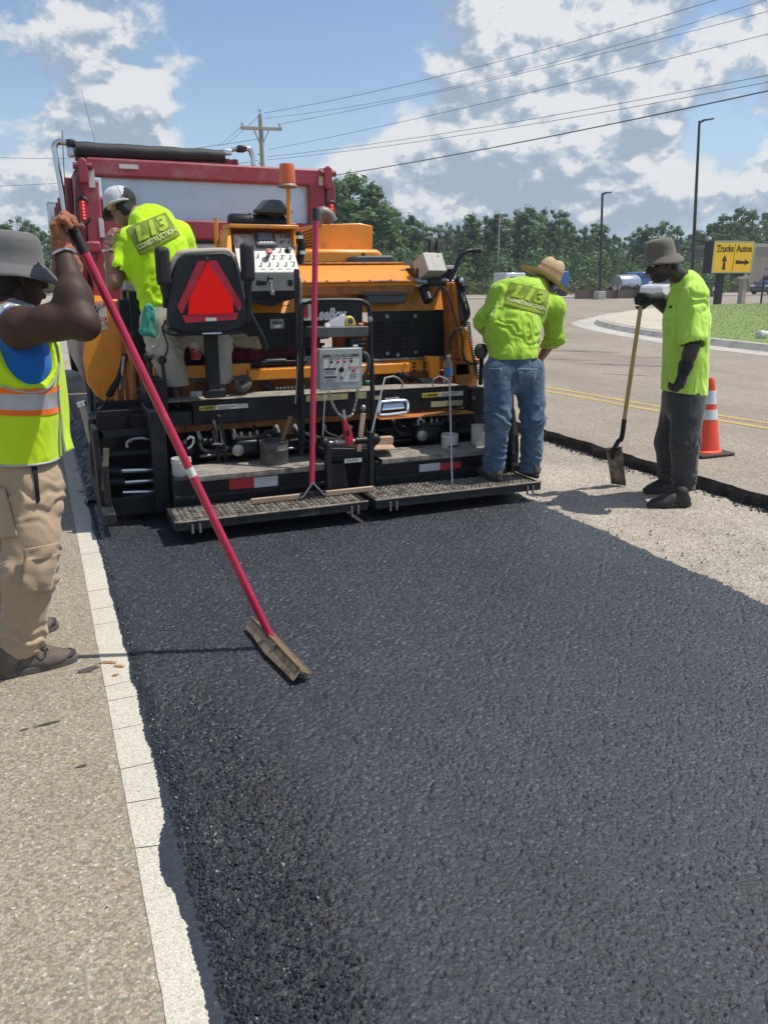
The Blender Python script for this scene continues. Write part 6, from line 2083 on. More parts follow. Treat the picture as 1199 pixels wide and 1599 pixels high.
for q in ([(0.964, 5.194, 1.674), (1.019, 5.194, 1.677), (0.849, 5.194, 1.363), (0.841, 5.194, 1.363), (0.82, 5.194, 1.402)],
          [(1.023, 5.194, 1.677), (1.078, 5.194, 1.679), (1.222, 5.194, 1.424), (1.221, 5.194, 1.392), (1.203, 5.194, 1.369)],
          [(0.844, 5.194, 1.349), (1.198, 5.194, 1.361), (1.184, 5.194, 1.318), (0.865, 5.194, 1.304)]):
 MB().prism(q, (0, .005, 0)).build('triangle_border', M_SMVB, seat)
MB().box(0.989, 1.057, 1.313, 1.333, 5.1915, 5.194).build('sticker', M_STICKW, seat)
bolt((1.021, 5.198, 1.69), r=.008, m=M_GREYD, par=seat)
for (p0, p1, p2) in (((0.753, 5.18, 1.757), (0.754, 5.18, 1.524), (0.754, 5.2, 1.437)), ((1.278, 5.18, 1.787), (1.275, 5.18, 1.549), (1.27, 5.2, 1.431))):
 p0, p1, p2 = Vector(p0), Vector(p1), Vector(p2)
 arm = MB().obox((p0 + p1) / 2 + Vector((0, .03, 0)), (.088, .075, (p0 - p1).length), None).build('armrest', M_RUB, PV, bevel=.03, seg=4)
 MB().cyl(p1 + Vector((0, .03, .01)), p1.lerp(p2, .5) + Vector((0, .03, 0)), .028, .022, 12).build('armrest_neck', M_RUB, arm)
 MB().cyl(p1.lerp(p2, .4) + Vector((0, .03, 0)), p2 + Vector((0, .03, -.04)), .016, n=10).build('armrest_post', M_BK, arm)
MB().prism([(1.254, 5.22, 1.431), (1.282, 5.22, 1.49), (1.3, 5.22, 1.43), (1.286, 5.22, 1.31), (1.258, 5.22, 1.263)], (0, .04, 0)).build('seat_bracket', M_BK, PV, bevel=.004)
pb('seat_slide', M_BK, (0.806, 1.216, 1.224, 1.252), 5.22, 5.7, .005)
MB().cyl((0.964, 5.2, 1.235), (1.086, 5.2, 1.236), .008, n=8).build('slide_bar', M_CHROME, PV)
pb('seat_post', M_BK, (1.022, 1.103, 0.804, 1.216), 5.4, 5.49, .006)
pb('seat_post_foot', M_BKD, (0.994, 1.131, 0.799, 0.854), 5.39, 5.5, .006)
for s in (0, 1):
 MB().tube(smooth_pts([(0.723, 5.25, 1.281), (0.759, 5.25, 1.237), (0.849, 5.25, 1.223), (0.91, 5.25, 1.237)], 4) if s else smooth_pts([(0.749, 5.25, 1.32), (0.729, 5.25, 1.262), (0.753, 5.25, 1.163), (0.73, 5.3, 1.079)], 5), .006, 6).build('cable', M_BK, PV)
hose_pts = [(1.341, 5.5, 1.38), (1.355, 5.5, 1.317), (1.393, 5.52, 1.251), (1.434, 5.55, 1.184), (1.475, 5.6, 1.091)]
MB().tube(smooth_pts(hose_pts, 5), .022, 10).build('braided_hose', M_RUB, PV)
# drive levers with ball knobs at the left
for (ka, kb_, r) in (((0.738, 5.45, 1.057), (0.744, 5.45, 0.916), .030), ((0.669, 5.6, 1.068), (0.678, 5.6, 0.927), .032)):
 l_ = MB().cyl(kb_, ka, .014, .011, 8).build('drive_lever', M_BK, PV)
 MB().ell(ka, r, 14, 10).build('lever_knob', M_RUB, l_)
pb('lever_box', M_BK, (0.621, 0.762, 0.639, 0.92), 5.5, 5.8, .006)

# ---- pole, hoop frame, tray, heater box
MB().bar((1.662, 5.42, 1.63), (1.603, 5.25, 0.382), .034, .022, up=(0, 1, 0)).build('pole', M_BKD, PV, bevel=.003)
MB().tube(smooth_pts([(1.673, 5.4, 1.588), (1.678, 5.38, 1.518), (1.651, 5.33, 1.298), (1.62, 5.3, 1.046), (1.569, 5.24, 0.726)], 5), .005, 6).build('control_rod', M_STEEL, PV)
MB().cyl((1.57, 5.24, 0.752), (1.563, 5.24, 0.686), .012, n=8).build('rod_end', M_BK, PV)
hoop = [(1.609, 5.22, 0.442), (1.622, 5.25, 0.878), (1.636, 5.28, 1.301), (1.65, 5.29, 1.383), (1.692, 5.29, 1.42), (1.782, 5.29, 1.427), (2.035, 5.29, 1.424), (2.106, 5.29, 1.407), (2.139, 5.29, 1.355), (2.139, 5.27, 1.117), (2.14, 5.25, 0.852), (2.127, 5.2, 0.45), (2.115, 5.16, 0.225)]
MB().tube(smooth_pts(hoop, 5), .017, 10).build('hoop_frame', M_BK, PV)
bolt((2.133, 5.265, 1.3), r=.016)
pb('sticker', M_STICKW, (1.651, 1.723, 1.42, 1.441), 5.275, 5.28, .0)
pb('parts_tray', M_GREYD, (1.693, 2.097, 1.19, 1.257), 5.2, 5.36, .006)
pb('bracket_box', M_BK, (1.981, 2.109, 1.031, 1.171), 5.28, 5.36, .006)
for k in range(3):
 pb('bracket_rib', M_GREYD, (1.994, 2.103, 1.159, 1.167), 5.272 + .0, 5.281, .001).location.z = -.03 * k
hx = (1.719, 2.016, 0.847, 1.116)
hb = pb('heater_box', M_GREY, hx, 5.155, 5.30, .006)
hw_ = hx[1] - hx[0]
hl = hx[3] - hx[2]
MB().box(hx[0] - .004, hx[1] + .004, hx[2] - .002, hx[3] + .004, 5.135, 5.156).build('box_lid', M_GREY, hb, bevel=.006)
fy = 5.134

def hbx(u0, u1, w0, w1, m, nm, d=.0015, y=fy):
 return MB().box(hx[0] + hw_ * u0, hx[0] + hw_ * u1, hx[3] - hl * w1, hx[3] - hl * w0, y - d, y).build(nm, m, hb)

hbx(.07, .93, .12, .82, M_STICKW, 'face_label')
hbx(.07, .93, .12, .20, M_GREYD, 'label_header', y=fy - .0018)
text('lettering', 'ELECTRIC HEAT', (hx[0] + hw_ * .5, fy - .0045, hx[3] - hl * .16), .022, M_STICKW, hb, width=hw_ * .5, ext=.0004)
for k in range(4):
 c_ = (hx[0] + hw_ * (.26 + .16 * k), fy - .0015, hx[3] - hl * .31)
 MB().lathe(c_, [(.009, 0), (.009, .006), (.006, .008), (.006, .02), (0, .021)], axis=(0, -1, 0), n=12).build('switch_knob', M_BK if k in (0, 3) else M_REDP, hb)
 hbx(.21 + .16 * k, .31 + .16 * k, .23, .25, M_GREYD, 'print_line', y=fy - .0018)
MB().lathe((hx[0] + hw_ * .5, fy - .0015, hx[3] - hl * .51), [(.018, 0), (.016, .012), (.012, .014), (0, .015)], axis=(0, -1, 0), n=16).build('rotary_knob', M_BK, hb)
MB().lathe((hx[0] + hw_ * .5, fy - .0015, hx[3] - hl * .71), [(.010, 0), (.009, .008), (0, .009)], axis=(0, -1, 0), n=12).build('rotary_knob', M_GREYD, hb)
for w in (.46, .66):
 hbx(.09, .38, w, w + .045, M_INK, 'label_header', y=fy - .0018)
 for k in range(3):
  hbx(.10, .36 - .05 * (k % 2), w + .07 + k * .03, w + .08 + k * .03, M_GREYD, 'print_line', y=fy - .0018)
dl_ = hbx(.69, .91, .44, .49, M_TAPER, 'danger_label', y=fy - .0018)
text('lettering', 'DANGER', (hx[0] + hw_ * .80, fy - .0042, hx[3] - hl * .465), .014, M_INKW, hb, width=hw_ * .17, ext=.0003)
hbx(.76, .84, .52, .59, M_REDP, 'danger_symbol', y=fy - .0018)
for k in range(4):
 hbx(.70, .90 - .04 * (k % 2), .62 + k * .035, .63 + k * .035, M_GREYD, 'print_line', y=fy - .0018)
for u in (.08, .82):
 MB().box(hx[0] + hw_ * u, hx[0] + hw_ * (u + .12), hx[3] + .004, hx[3] + .022, 5.15, 5.17).build('mounting_ear', M_CREAM, hb, bevel=.005)
MB().tube(smooth_pts([(2.057, 5.22, 1.08), (2.095, 5.22, 1.052), (2.107, 5.24, 0.966), (2.089, 5.28, 0.896)], 5), .014, 10).build('conduit', M_GREYD, PV)
MB().tube([(1.754, 5.14, 0.85), (1.735, 5.12, 0.715), (1.715, 5.1, 0.545)], .0025, 5).build('cable', M_STICKW, PV)

# ---- right console box with two levers, black grab handle, tower and hoses
q0 = Vector((2.847, 5.72, 1.58))
RB_ = Euler((radians(-28), 0, radians(12))).to_matrix()
pb('side_console', M_BK, (2.744, 3.055, 1.542, 1.647), 5.8, 6.2, .01)
bx_ = MB().obox(q0 + Vector((0, .08, .075)), (.185, .15, .15), RB_).build('lever_box', M_CREAM, PV, bevel=.006)
MB().obox(q0 + Vector((0, .08, .075)) + RB_ @ Vector((0, .0, .077)), (.17, .14, .004), RB_).build('lever_plate', M_WPANEL, bx_, bevel=.001)
for dx in (-.012, .048):
 b0 = q0 + Vector((dx, .06, .14))
 b1 = b0 + Vector((.035, .05, .10))
 lv = MB().lathe(b0, [(.020, 0), (.017, .02), (.013, .05), (.016, .065)], axis=(b1 - b0), n=14).build('lever_boot', M_RUB, bx_)
 MB().lathe(b0 + (b1 - b0) * .38, [(.016, 0), (.020, .03), (.023, .085), (.021, .105), (.012, .114), (0, .116)], axis=(b1 - b0), n=14).build('lever_grip', M_RUB, bx_)
pb('paper_box', M_STICKW, (3.095, 3.183, 1.57, 1.669), 6.0, 6.1, .004)
MB().tube(smooth_pts([(2.985, 5.75, 1.532), (3.033, 5.75, 1.618), (3.081, 5.75, 1.723), (3.13, 5.75, 1.766), (3.186, 5.75, 1.776), (3.248, 5.75, 1.776)], 5), .017, 10).build('grab_handle', M_BK, PV)
MB().tube([(3.191, 5.75, 1.776), (3.254, 5.75, 1.779)], .023, 12).build('handle_grip', M_RUB, PV)
MB().prism([(2.953, 5.72, 1.537), (3.025, 5.72, 1.542), (3.091, 5.72, 1.226), (3.104, 5.72, 1.177), (3.191, 5.72, 0.821), (3.022, 5.72, 0.819), (2.986, 5.72, 1.35)], (0, .12, 0)).build('tower_plate', M_ORD, PV, bevel=.006)
MB().prism([(3.049, 5.62, 1.218), (3.101, 5.62, 1.178), (3.172, 5.62, 0.948), (3.091, 5.62, 0.941), (3.066, 5.62, 1.037)], (0, .1, 0)).build('tower_arm', M_OR, PV, bevel=.006)
MB().prism([(2.987, 5.68, 1.538), (3.015, 5.68, 1.533), (3.075, 5.68, 1.214), (3.053, 5.68, 1.215)], (0, .04, 0)).build('tower_strip', M_OR, PV, bevel=.003)
pb('orange_box', M_ORD, (3.05, 3.249, 0.711, 0.917), 5.72, 5.85, .006)
MB().cyl((3.039, 5.66, 1.495), (3.082, 5.66, 1.205), .024, n=14).build('hydraulic_cylinder', M_BK, PV)
MB().cyl((3.056, 5.655, 1.399), (3.072, 5.655, 1.254), .030, n=14).build('cylinder_barrel', M_GREYD, PV)
MB().obox((3.055, 5.66, 1.533), (.08, .06, .09), RB_).build('valve_block', M_BK, PV, bevel=.008)
MB().ell((3.032, 5.63, 1.552), (.022, .02, .022), 12, 8).build('valve_knob', M_CHROME, PV)
for k in range(5):
 MB().tube(smooth_pts([Vector((3.023, 5.65, 1.486)) + Vector((.012 * k, 0, 0)), Vector((3.043, 5.62, 1.4)) + Vector((.01 * k - .02, -.02 * (k % 2), .01 * k)), Vector((3.091, 5.62, 1.304)) + Vector((.012 * k - .03, 0, 0)), Vector((3.082, 5.62, 1.217)) + Vector((-.008 * k, 0, 0))], 4), .006 + .001 * (k % 3), 6).build('hydraulic_hose', M_RUB, PV)
MB().tube(smooth_pts([(2.851, 5.72, 1.424), (2.872, 5.7, 1.486), (2.895, 5.68, 1.505), (2.919, 5.64, 1.472), (2.955, 5.62, 1.354), (3.004, 5.6, 1.21), (3.041, 5.6, 1.122), (3.044, 5.6, 1.014), (3.063, 5.6, 0.954), (3.121, 5.6, 0.932)], 5), .008, 7).build('hydraulic_hose', M_RUB, PV)
MB().tube(smooth_pts([(2.947, 5.62, 1.026), (2.951, 5.62, 1.114), (2.983, 5.6, 1.187), (3.027, 5.6, 1.2)], 5), .010, 7).build('hydraulic_hose', M_RUB, PV)
MB().tube(smooth_pts([(3.043, 5.6, 1.039), (3.057, 5.58, 0.966), (3.11, 5.58, 0.925), (3.173, 5.58, 0.927)], 5), .010, 7).build('hydraulic_hose', M_RUB, PV)
coil([(3.082, 5.6, 1.247), (3.102, 5.6, 1.159), (3.117, 5.58, 1.038), (3.133, 5.55, 0.927), (3.143, 5.52, 0.81)], 24, .013, .0045).build('coiled_cord', M_RUB, PV)
MB().lathe((3.124, 5.45, 1.033), [(.052, -.02), (.058, -.016), (.058, .016), (.052, .02)], axis=(.3, -1, .1), n=24).build('cable_reel', M_BK, PV)
MB().lathe((3.104, 5.425, 1.036), [(.046, -.002), (.044, .006), (0, .006)], axis=(.3, -1, .1), n=24).build('reel_face', M_GREYD, PV)
MB().cyl((3.131, 5.45, 0.985), (3.157, 5.5, 0.772), .018, n=10).build('reel_stand', M_BK, PV)

# ---- left wing: orange hopper side, danger sticker, coiled cord
wing = [(0.371, 6.3, 1.417), (0.574, 6.3, 1.424), (0.588, 6.3, 1.182), (0.554, 6.3, 0.903), (0.482, 6.3, 0.706), (0.425, 6.3, 0.681), (0.357, 6.3, 0.733), (0.304, 6.3, 0.83), (0.295, 6.3, 1.007)]
MB().prism(wing, (0, .05, 0)).build('hopper_wing', M_OR, PV, bevel=.01)
MB().prism([(0.296, 6.6, 1.35), (0.396, 6.6, 1.4), (0.308, 6.6, 0.785), (0.265, 6.6, 0.909), (0.264, 6.6, 1.077)], (0, 1.9, 0)).build('hopper_side', mat('bare_scuffed_hopper', (.34, .29, .25), .6, metal=.3, var=.2, vs=5), PV, bevel=.02)
MB().prism([(0.374, 6.36, 1.411), (0.579, 6.36, 1.418), (0.575, 6.36, 0.751), (0.324, 6.36, 0.812)], (0, 2.0, 0)).build('hopper', M_OR, PV, bevel=.02)
ds = pb('danger_sticker', M_STICKW, (0.356, 0.487, 1.214, 1.403), 6.296, 6.2995, 0.0)
sx0, sx1, sz0, sz1 = (0.36, 0.483, 1.218, 1.398)
for w0, w1, m_ in ((0, .13, M_TAPER), (.54, .68, M_TAPER), (.74, .87, M_TAPER)):
 MB().box(sx0, sx1, sz1 - (sz1 - sz0) * w1, sz1 - (sz1 - sz0) * w0, 6.2945, 6.2958).build('sticker_band', m_, ds)
for w, s_ in ((.065, 'DANGER'), (.61, 'PELIGRO'), (.805, 'DANGER')):
 text('lettering', s_, ((sx0 + sx1) / 2, 6.2935, sz1 - (sz1 - sz0) * w), .026, M_INKW, ds, width=(sx1 - sx0) * .78, ext=.0004, offset=.0006)
fg = (sx0 + sx1) / 2
fz = sz1 - (sz1 - sz0) * .33
MB().ell((fg - .01, 6.2945, fz + .032), (.009, .002, .009), 10, 6).build('falling_figure', M_INK, ds)
MB().tube([(fg - .01, 6.2945, fz + .022), (fg + .008, 6.2945, fz - .008), (fg - .012, 6.2945, fz - .02), (fg + .01, 6.2945, fz - .034)], .006, 5).build('falling_figure', M_INK, ds)
MB().tube([(fg - .028, 6.2945, fz + .012), (fg - .004, 6.2945, fz + .012), (fg + .022, 6.2945, fz + .024)], .004, 5).build('falling_figure', M_INK, ds)
coil([(0.574, 6.1, 1.05), (0.544, 6.05, 0.965), (0.507, 6, 0.891), (0.453, 5.95, 0.827), (0.419, 5.9, 0.782)], 22, .020, .006).build('coiled_cord', M_RUB, PV)
MB().tube(smooth_pts([(0.423, 5.9, 0.786), (0.381, 5.85, 0.737), (0.322, 5.7, 0.718)], 4), .007, 6).build('cable', M_RUB, PV)
MB().cyl((0.555, 6, 1.042), (0.512, 6, 0.809), .012, n=8).build('gate_rod', M_STEEL, PV)
pb('rod_bracket', M_ORD, (0.486, 0.529, 0.7, 0.809), 6.0, 6.05, .006)
# dark body between wing and deck: plates, pipes, grab rail
pb('side_plate', M_ORD, (0.556, 0.782, 0.625, 1.411), 6.2, 6.3, .004)
pb('side_plate', M_BK, (0.558, 0.632, 1.194, 1.424), 6.1, 6.2, .006)
pb('side_plate', M_BK, (0.621, 0.703, 1.02, 1.481), 6.0, 6.12, .006)
pb('side_plate', M_BKD, (0.32, 0.71, 0.513, 0.74), 5.9, 5.95, .004)
pb('valve_bank', M_BK, (0.603, 0.729, 1.409, 1.49), 6.25, 6.4, .01)
for k in range(4):
 q = Vector((0.611, 6.3, 1.544)) + Vector((.035 * k, .02, 0))
 MB().cyl(q + Vector((0, 0, -.05)), q + Vector((.01, 0, .03)), .007, n=8).build('valve_lever', M_STEEL, PV)
 MB().tube(smooth_pts([q + Vector((0, 0, -.08)), q + Vector((.01, -.06, -.16)), q + Vector((.03, -.05, -.32)), q + Vector((.02, 0, -.6))], 4), .011, 7).build('hydraulic_hose', M_RUB, PV)
pb('grey_box', M_GREY, (0.635, 0.758, 1.426, 1.589), 6.35, 6.5, .01)
MB().ell((0.705, 6.33, 1.444), (.04, .03, .04), 14, 9).build('box_gauge', M_GREYD, PV)
for q in (((0.603, 5.98, 1.024)), ((0.655, 5.95, 0.844)), ((0.6, 5.9, 0.671))):
 bolt(q, r=.014)

# ---- hydraulics below the decks
for (a, b, r, m_) in (((0.904, 5.5, 0.49), (1.035, 5.5, 0.48), .03, M_BK), ((1.411, 5.55, 0.46), (1.66, 5.55, 0.45), .03, M_BK), ((2.339, 5.5, 0.377), (2.553, 5.5, 0.381), .03, M_BK), ((2.828, 5.5, 0.41), (3.084, 5.5, 0.412), .04, M_BK),
                     ((2.392, 5.5, 0.482), (2.403, 5.5, 0.362), .02, M_BK), ((2.348, 5.52, 0.442), (2.894, 5.52, 0.432), .016, M_BK), ((0.772, 5.5, 0.456), (0.9, 5.5, 0.428), .035, M_BKD)):
 MB().cyl(a, b, r, n=12).build('hydraulic_line', m_, PV)
for c_ in ((1.244, 5.38, 0.459), (2.63, 5.38, 0.455)):
 c_ = Vector(c_)
 vb = MB().obox(c_, (.17, .12, .10)).build('vibrator_motor', M_BK, PV, bevel=.02)
 MB().lathe(c_ + Vector((-.07, -.06, -.01)), [(.04, 0), (.04, .03), (.03, .035), (0, .036)], axis=(0, -1, 0), n=16).build('motor_cap', M_STEEL, vb)
 MB().obox(c_ + Vector((.02, 0, .062)), (.20, .10, .022)).build('motor_flange', M_BKD, vb, bevel=.004)
 for k in range(4):
  MB().cyl(c_ + Vector((-.08 + .055 * k, -.03 + .02 * (k % 2), .06)), c_ + Vector((-.08 + .055 * k, -.03 + .02 * (k % 2), .10)), .011, n=8).build('motor_fitting', M_STEEL, vb)
 MB().tube(smooth_pts([c_ + Vector((.09, 0, .02)), c_ + Vector((.16, .02, .08)), c_ + Vector((.24, .06, .05)), c_ + Vector((.30, .12, .0))], 4), .016, 8).build('hydraulic_hose', M_RUB, PV)
for dx in (0, .048):
 a = Vector((1.041, 5.4, 0.622)) + Vector((dx, 0, 0))
 MB().tube(smooth_pts([a + Vector((0, .08, .04)), a, a + Vector((.01, -.01, -.12)), a + Vector((.02, 0, -.30))], 5), .014, 8).build('hydraulic_hose', M_RUB, PV)
 MB().cyl(a + Vector((.002, -.004, -.04)), a + Vector((.008, -.006, -.13)), .017, n=8).build('hose_fitting', M_CHROME, PV)
pb('hose_clip', M_STEEL, (1.014, 1.097, 0.485, 0.494), 5.36, 5.38, .001)
MB().tube(smooth_pts([(0.847, 5.35, 0.54), (0.865, 5.35, 0.556), (0.889, 5.35, 0.545), (0.878, 5.35, 0.503), (0.847, 5.35, 0.479)], 5), .010, 8).build('pipe_elbow', M_CHROME, PV)
MB().cyl((0.818, 5.33, 0.537), (0.834, 5.33, 0.519), .014, n=10).build('blue_fitting', mat('blue_fitting', (.06, .14, .22), .5), PV)
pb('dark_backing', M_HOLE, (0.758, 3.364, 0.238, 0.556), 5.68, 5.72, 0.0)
hr = random.Random(9)
for k in range(16):
 px = 300 + k * 28 + hr.uniform(-8, 8)
 if 500 < px < 590:
  continue
 x_, z_ = 0.95 + (px - 300) * .00465, 0.56
 L_ = hr.uniform(.15, .45)
 yy_ = hr.uniform(5.42, 5.56)
 h_ = MB().tube(smooth_pts([(x_, yy_ + .05, z_), (x_ + .01, yy_ - .03, z_ - hr.uniform(.06, .12)), (x_ + L_ * .5, yy_ - .05, .44 - hr.uniform(0, .05)), (x_ + L_, yy_, .46 + hr.uniform(-.05, .06)), (x_ + L_ + .02, yy_ + .05, .52)], 5), hr.choice((.010, .012, .015)), 8).build('hydraulic_hose', M_RUB, PV)
 MB().cyl((x_, yy_ + .045, z_ - .002), (x_ + .004, yy_ + .0, z_ - .05), .017, n=8).build('hose_fitting', hr.choice((M_STEEL, M_CHROME, M_BKD)), h_)
for k, (a, b) in enumerate(((0.95, 1.7), (2.2, 3.0), (1.2, 1.66), (2.3, 2.7))):
 MB().cyl((a, 5.50, .385 + .028 * k), (b, 5.50, .388 + .028 * k), .011, n=10).build('steel_pipe', hr.choice((M_STEEL, M_BKD)), PV)
# conveyor chain and cables in the gap under the hood
MB().tube(smooth_pts([(1.484, 5.8, 0.839), (1.558, 5.78, 0.781), (1.68, 5.78, 0.751), (1.805, 5.78, 0.749)], 5), .03, 10).build('rubber_conduit', M_RUB, PV)
for k in range(8):
 q = Vector((1.586, 5.755, 0.792)).lerp(Vector((1.793, 5.755, 0.796)), k / 7)
 bolt(q, r=.009)
MB().tube(smooth_pts([(2.569, 5.76, 0.855), (2.669, 5.76, 0.816), (2.725, 5.76, 0.803), (2.79, 5.72, 0.749)], 5), .012, 8).build('power_cable', M_RUB, PV)
MB().tube(smooth_pts([(2.554, 5.75, 0.862), (2.631, 5.75, 0.834), (2.698, 5.75, 0.795)], 4), [.012] + [.024] * 7 + [.010], 10).build('cable_plug', M_BK, PV)
MB().tube(smooth_pts([(2.385, 5.8, 0.775), (2.467, 5.8, 0.831), (2.549, 5.8, 0.817), (2.577, 5.8, 0.745)], 5), .016, 8).build('power_cable', M_RUB, PV)
for k in range(4):
 pb('cable_guide', M_BK, (2.432, 2.459, 0.719, 0.844), 5.80, 5.84, .003).location.x = .05 * k
MB().obox((2.166, 5.4, 0.847), (.05, .04, .03)).build('green_cap', mat('green_plastic', (.02, .16, .07), .5), PV, bevel=.01)

# ================================================================== people
M_HIVIS = cloth('hi_vis_lime_shirt', (0.50, 0.83, 0.006), 0.9, 9, 0.8, var=0.08, dirt=((0.42, 0.66, 0.03), 0.25, 5))
M_HIVIS2 = cloth('hi_vis_green_shirt', (0.37, 0.60, 0.04), 1.0, 10, 0.8, var=0.09, dirt=((0.30, 0.47, 0.05), 0.25, 5))
M_HIVIS3 = cloth('hi_vis_pale_shirt', (0.49, 0.77, 0.10), 1.0, 9, 0.8, var=0.07, dirt=((0.42, 0.64, 0.10), 0.2, 5), stretch=(1, 1, 0.35))
M_VEST = cloth('hi_vis_vest_mesh', (0.52, 0.74, 0.01), 0.35, 10, 0.75, var=0.05, weave=420)
M_VESTO = cloth('orange_vest_trim', (0.85, 0.17, 0.015), 0.2, 10, 0.7)
M_VESTS = mat('silver_reflective_tape', (0.42, 0.42, 0.43), 0.35, metal=0.3, var=0.12, vs=14, bump=0.25, bs=20)
M_BLUES = cloth('blue_undershirt', (0.010, 0.12, 0.42), 0.3, 9)
M_KHAKI = cloth('khaki_work_trousers', (0.40, 0.29, 0.185), 0.45, 7, 0.85, var=0.08, dirt=((0.32, 0.24, 0.16), 0.2, 6), stretch=(1, 1, 0.7))
M_PALEK = cloth('dusty_pale_trousers', (0.45, 0.41, 0.33), 0.4, 8, dirt=((0.33, 0.29, 0.23), 0.25, 8))
M_DENIM = cloth('washed_blue_denim', (0.062, 0.105, 0.168), 0.55, 10, 0.85, var=0.22, dirt=((0.14, 0.195, 0.26), 0.36, 5), stretch=(1, 1, 1.2))
M_DARKJ = cloth('charcoal_jeans', (0.050, 0.050, 0.052), 0.5, 8, 0.85, var=0.2, dirt=((0.085, 0.083, 0.08), 0.3, 5))
M_HATG = cloth('grey_bucket_hat', (0.135, 0.135, 0.135), 0.15, 14, 0.9, var=0.08)
M_HATT = cloth('olive_bucket_hat', (0.155, 0.135, 0.105), 0.15, 14, 0.9, var=0.08)
M_CAPW = cloth('white_mesh_cap', (0.55, 0.56, 0.58), 0.2, 20, 0.85, weave=600)
M_CAPD = cloth('dark_cap_brim', (0.02, 0.02, 0.022), 0.1, 12)
M_SKIND = mat('dark_brown_skin', (0.058, 0.030, 0.021), 0.58, var=0.2, vs=14, bump=0.2, bs=140, spec=0.3)
M_SKINK = mat('deep_brown_skin', (0.036, 0.021, 0.016), 0.42, var=0.12, vs=14, bump=0.12, bs=120, spec=0.5)
M_SKINM = mat('tan_skin', (0.26, 0.135, 0.085), 0.5, var=0.08, vs=14, bump=0.1, bs=120)
M_HAIR = mat('black_hair', (0.010, 0.009, 0.009), 0.6, var=0.3, vs=60, bump=0.8, bs=180)
M_GLOVE = cloth('brown_leather_glove', (0.30, 0.105, 0.045), 0.5, 26, 0.6, var=0.25, dirt=((0.14, 0.055, 0.03), 0.3, 20), stretch=(1, 1, 1))
M_GLOVEK = cloth('black_work_glove', (0.014, 0.014, 0.016), 0.3, 26, 0.65, var=0.2, stretch=(1, 1, 1))
M_BOOTB = mat('brown_leather_boot', (0.075, 0.040, 0.026), 0.5, var=0.25, vs=12, dirt=((0.17, 0.13, 0.09), 0.25, 12), bump=0.2, bs=60)
M_BOOTD = mat('dusty_dark_boot', (0.060, 0.043, 0.032), 0.75, var=0.25, vs=12, dirt=((0.12, 0.10, 0.08), 0.35, 14), bump=0.25, bs=60)
M_SHOEG = mat('grey_brown_hiking_shoe', (0.105, 0.082, 0.062), 0.75, var=0.2, vs=20, dirt=((0.17, 0.14, 0.11), 0.25, 16), bump=0.3, bs=90)
M_SHOEK = mat('black_work_shoe', (0.022, 0.021, 0.020), 0.7, var=0.2, vs=15, dirt=((0.08, 0.07, 0.06), 0.25, 12), bump=0.2, bs=80)
M_SOLE = mat('grey_rubber_sole', (0.095, 0.092, 0.085), 0.8, var=0.15, vs=20, dirt=((0.2, 0.17, 0.14), 0.25, 20))
M_SOLEK = mat('dark_rubber_sole', (0.04, 0.036, 0.032), 0.85, var=0.2, vs=20)
M_STRAW = mat('woven_straw', (0.60, 0.43, 0.24), 0.8, var=0.25, vs=9, bump=0.8, bs=130, stretch=(1, 1, 1.4), dirt=((0.34, 0.20, 0.09), 0.25, 30))
M_STRAWD = mat('straw_brim_edge', (0.22, 0.105, 0.055), 0.8, var=0.2, vs=30)
M_EYE = mat('eye_white', (0.6, 0.57, 0.53), 0.3)
M_IRIS = mat('dark_iris', (0.02, 0.012, 0.01), 0.2)
M_LOGOP = cloth('olive_print', (0.17, 0.235, 0.018), 0.1, 10)
M_LOGOL = cloth('lime_print', (0.33, 0.46, 0.035), 0.1, 10)
M_LOGOW = cloth('pale_print', (0.50, 0.56, 0.27), 0.1, 10)
V = Vector

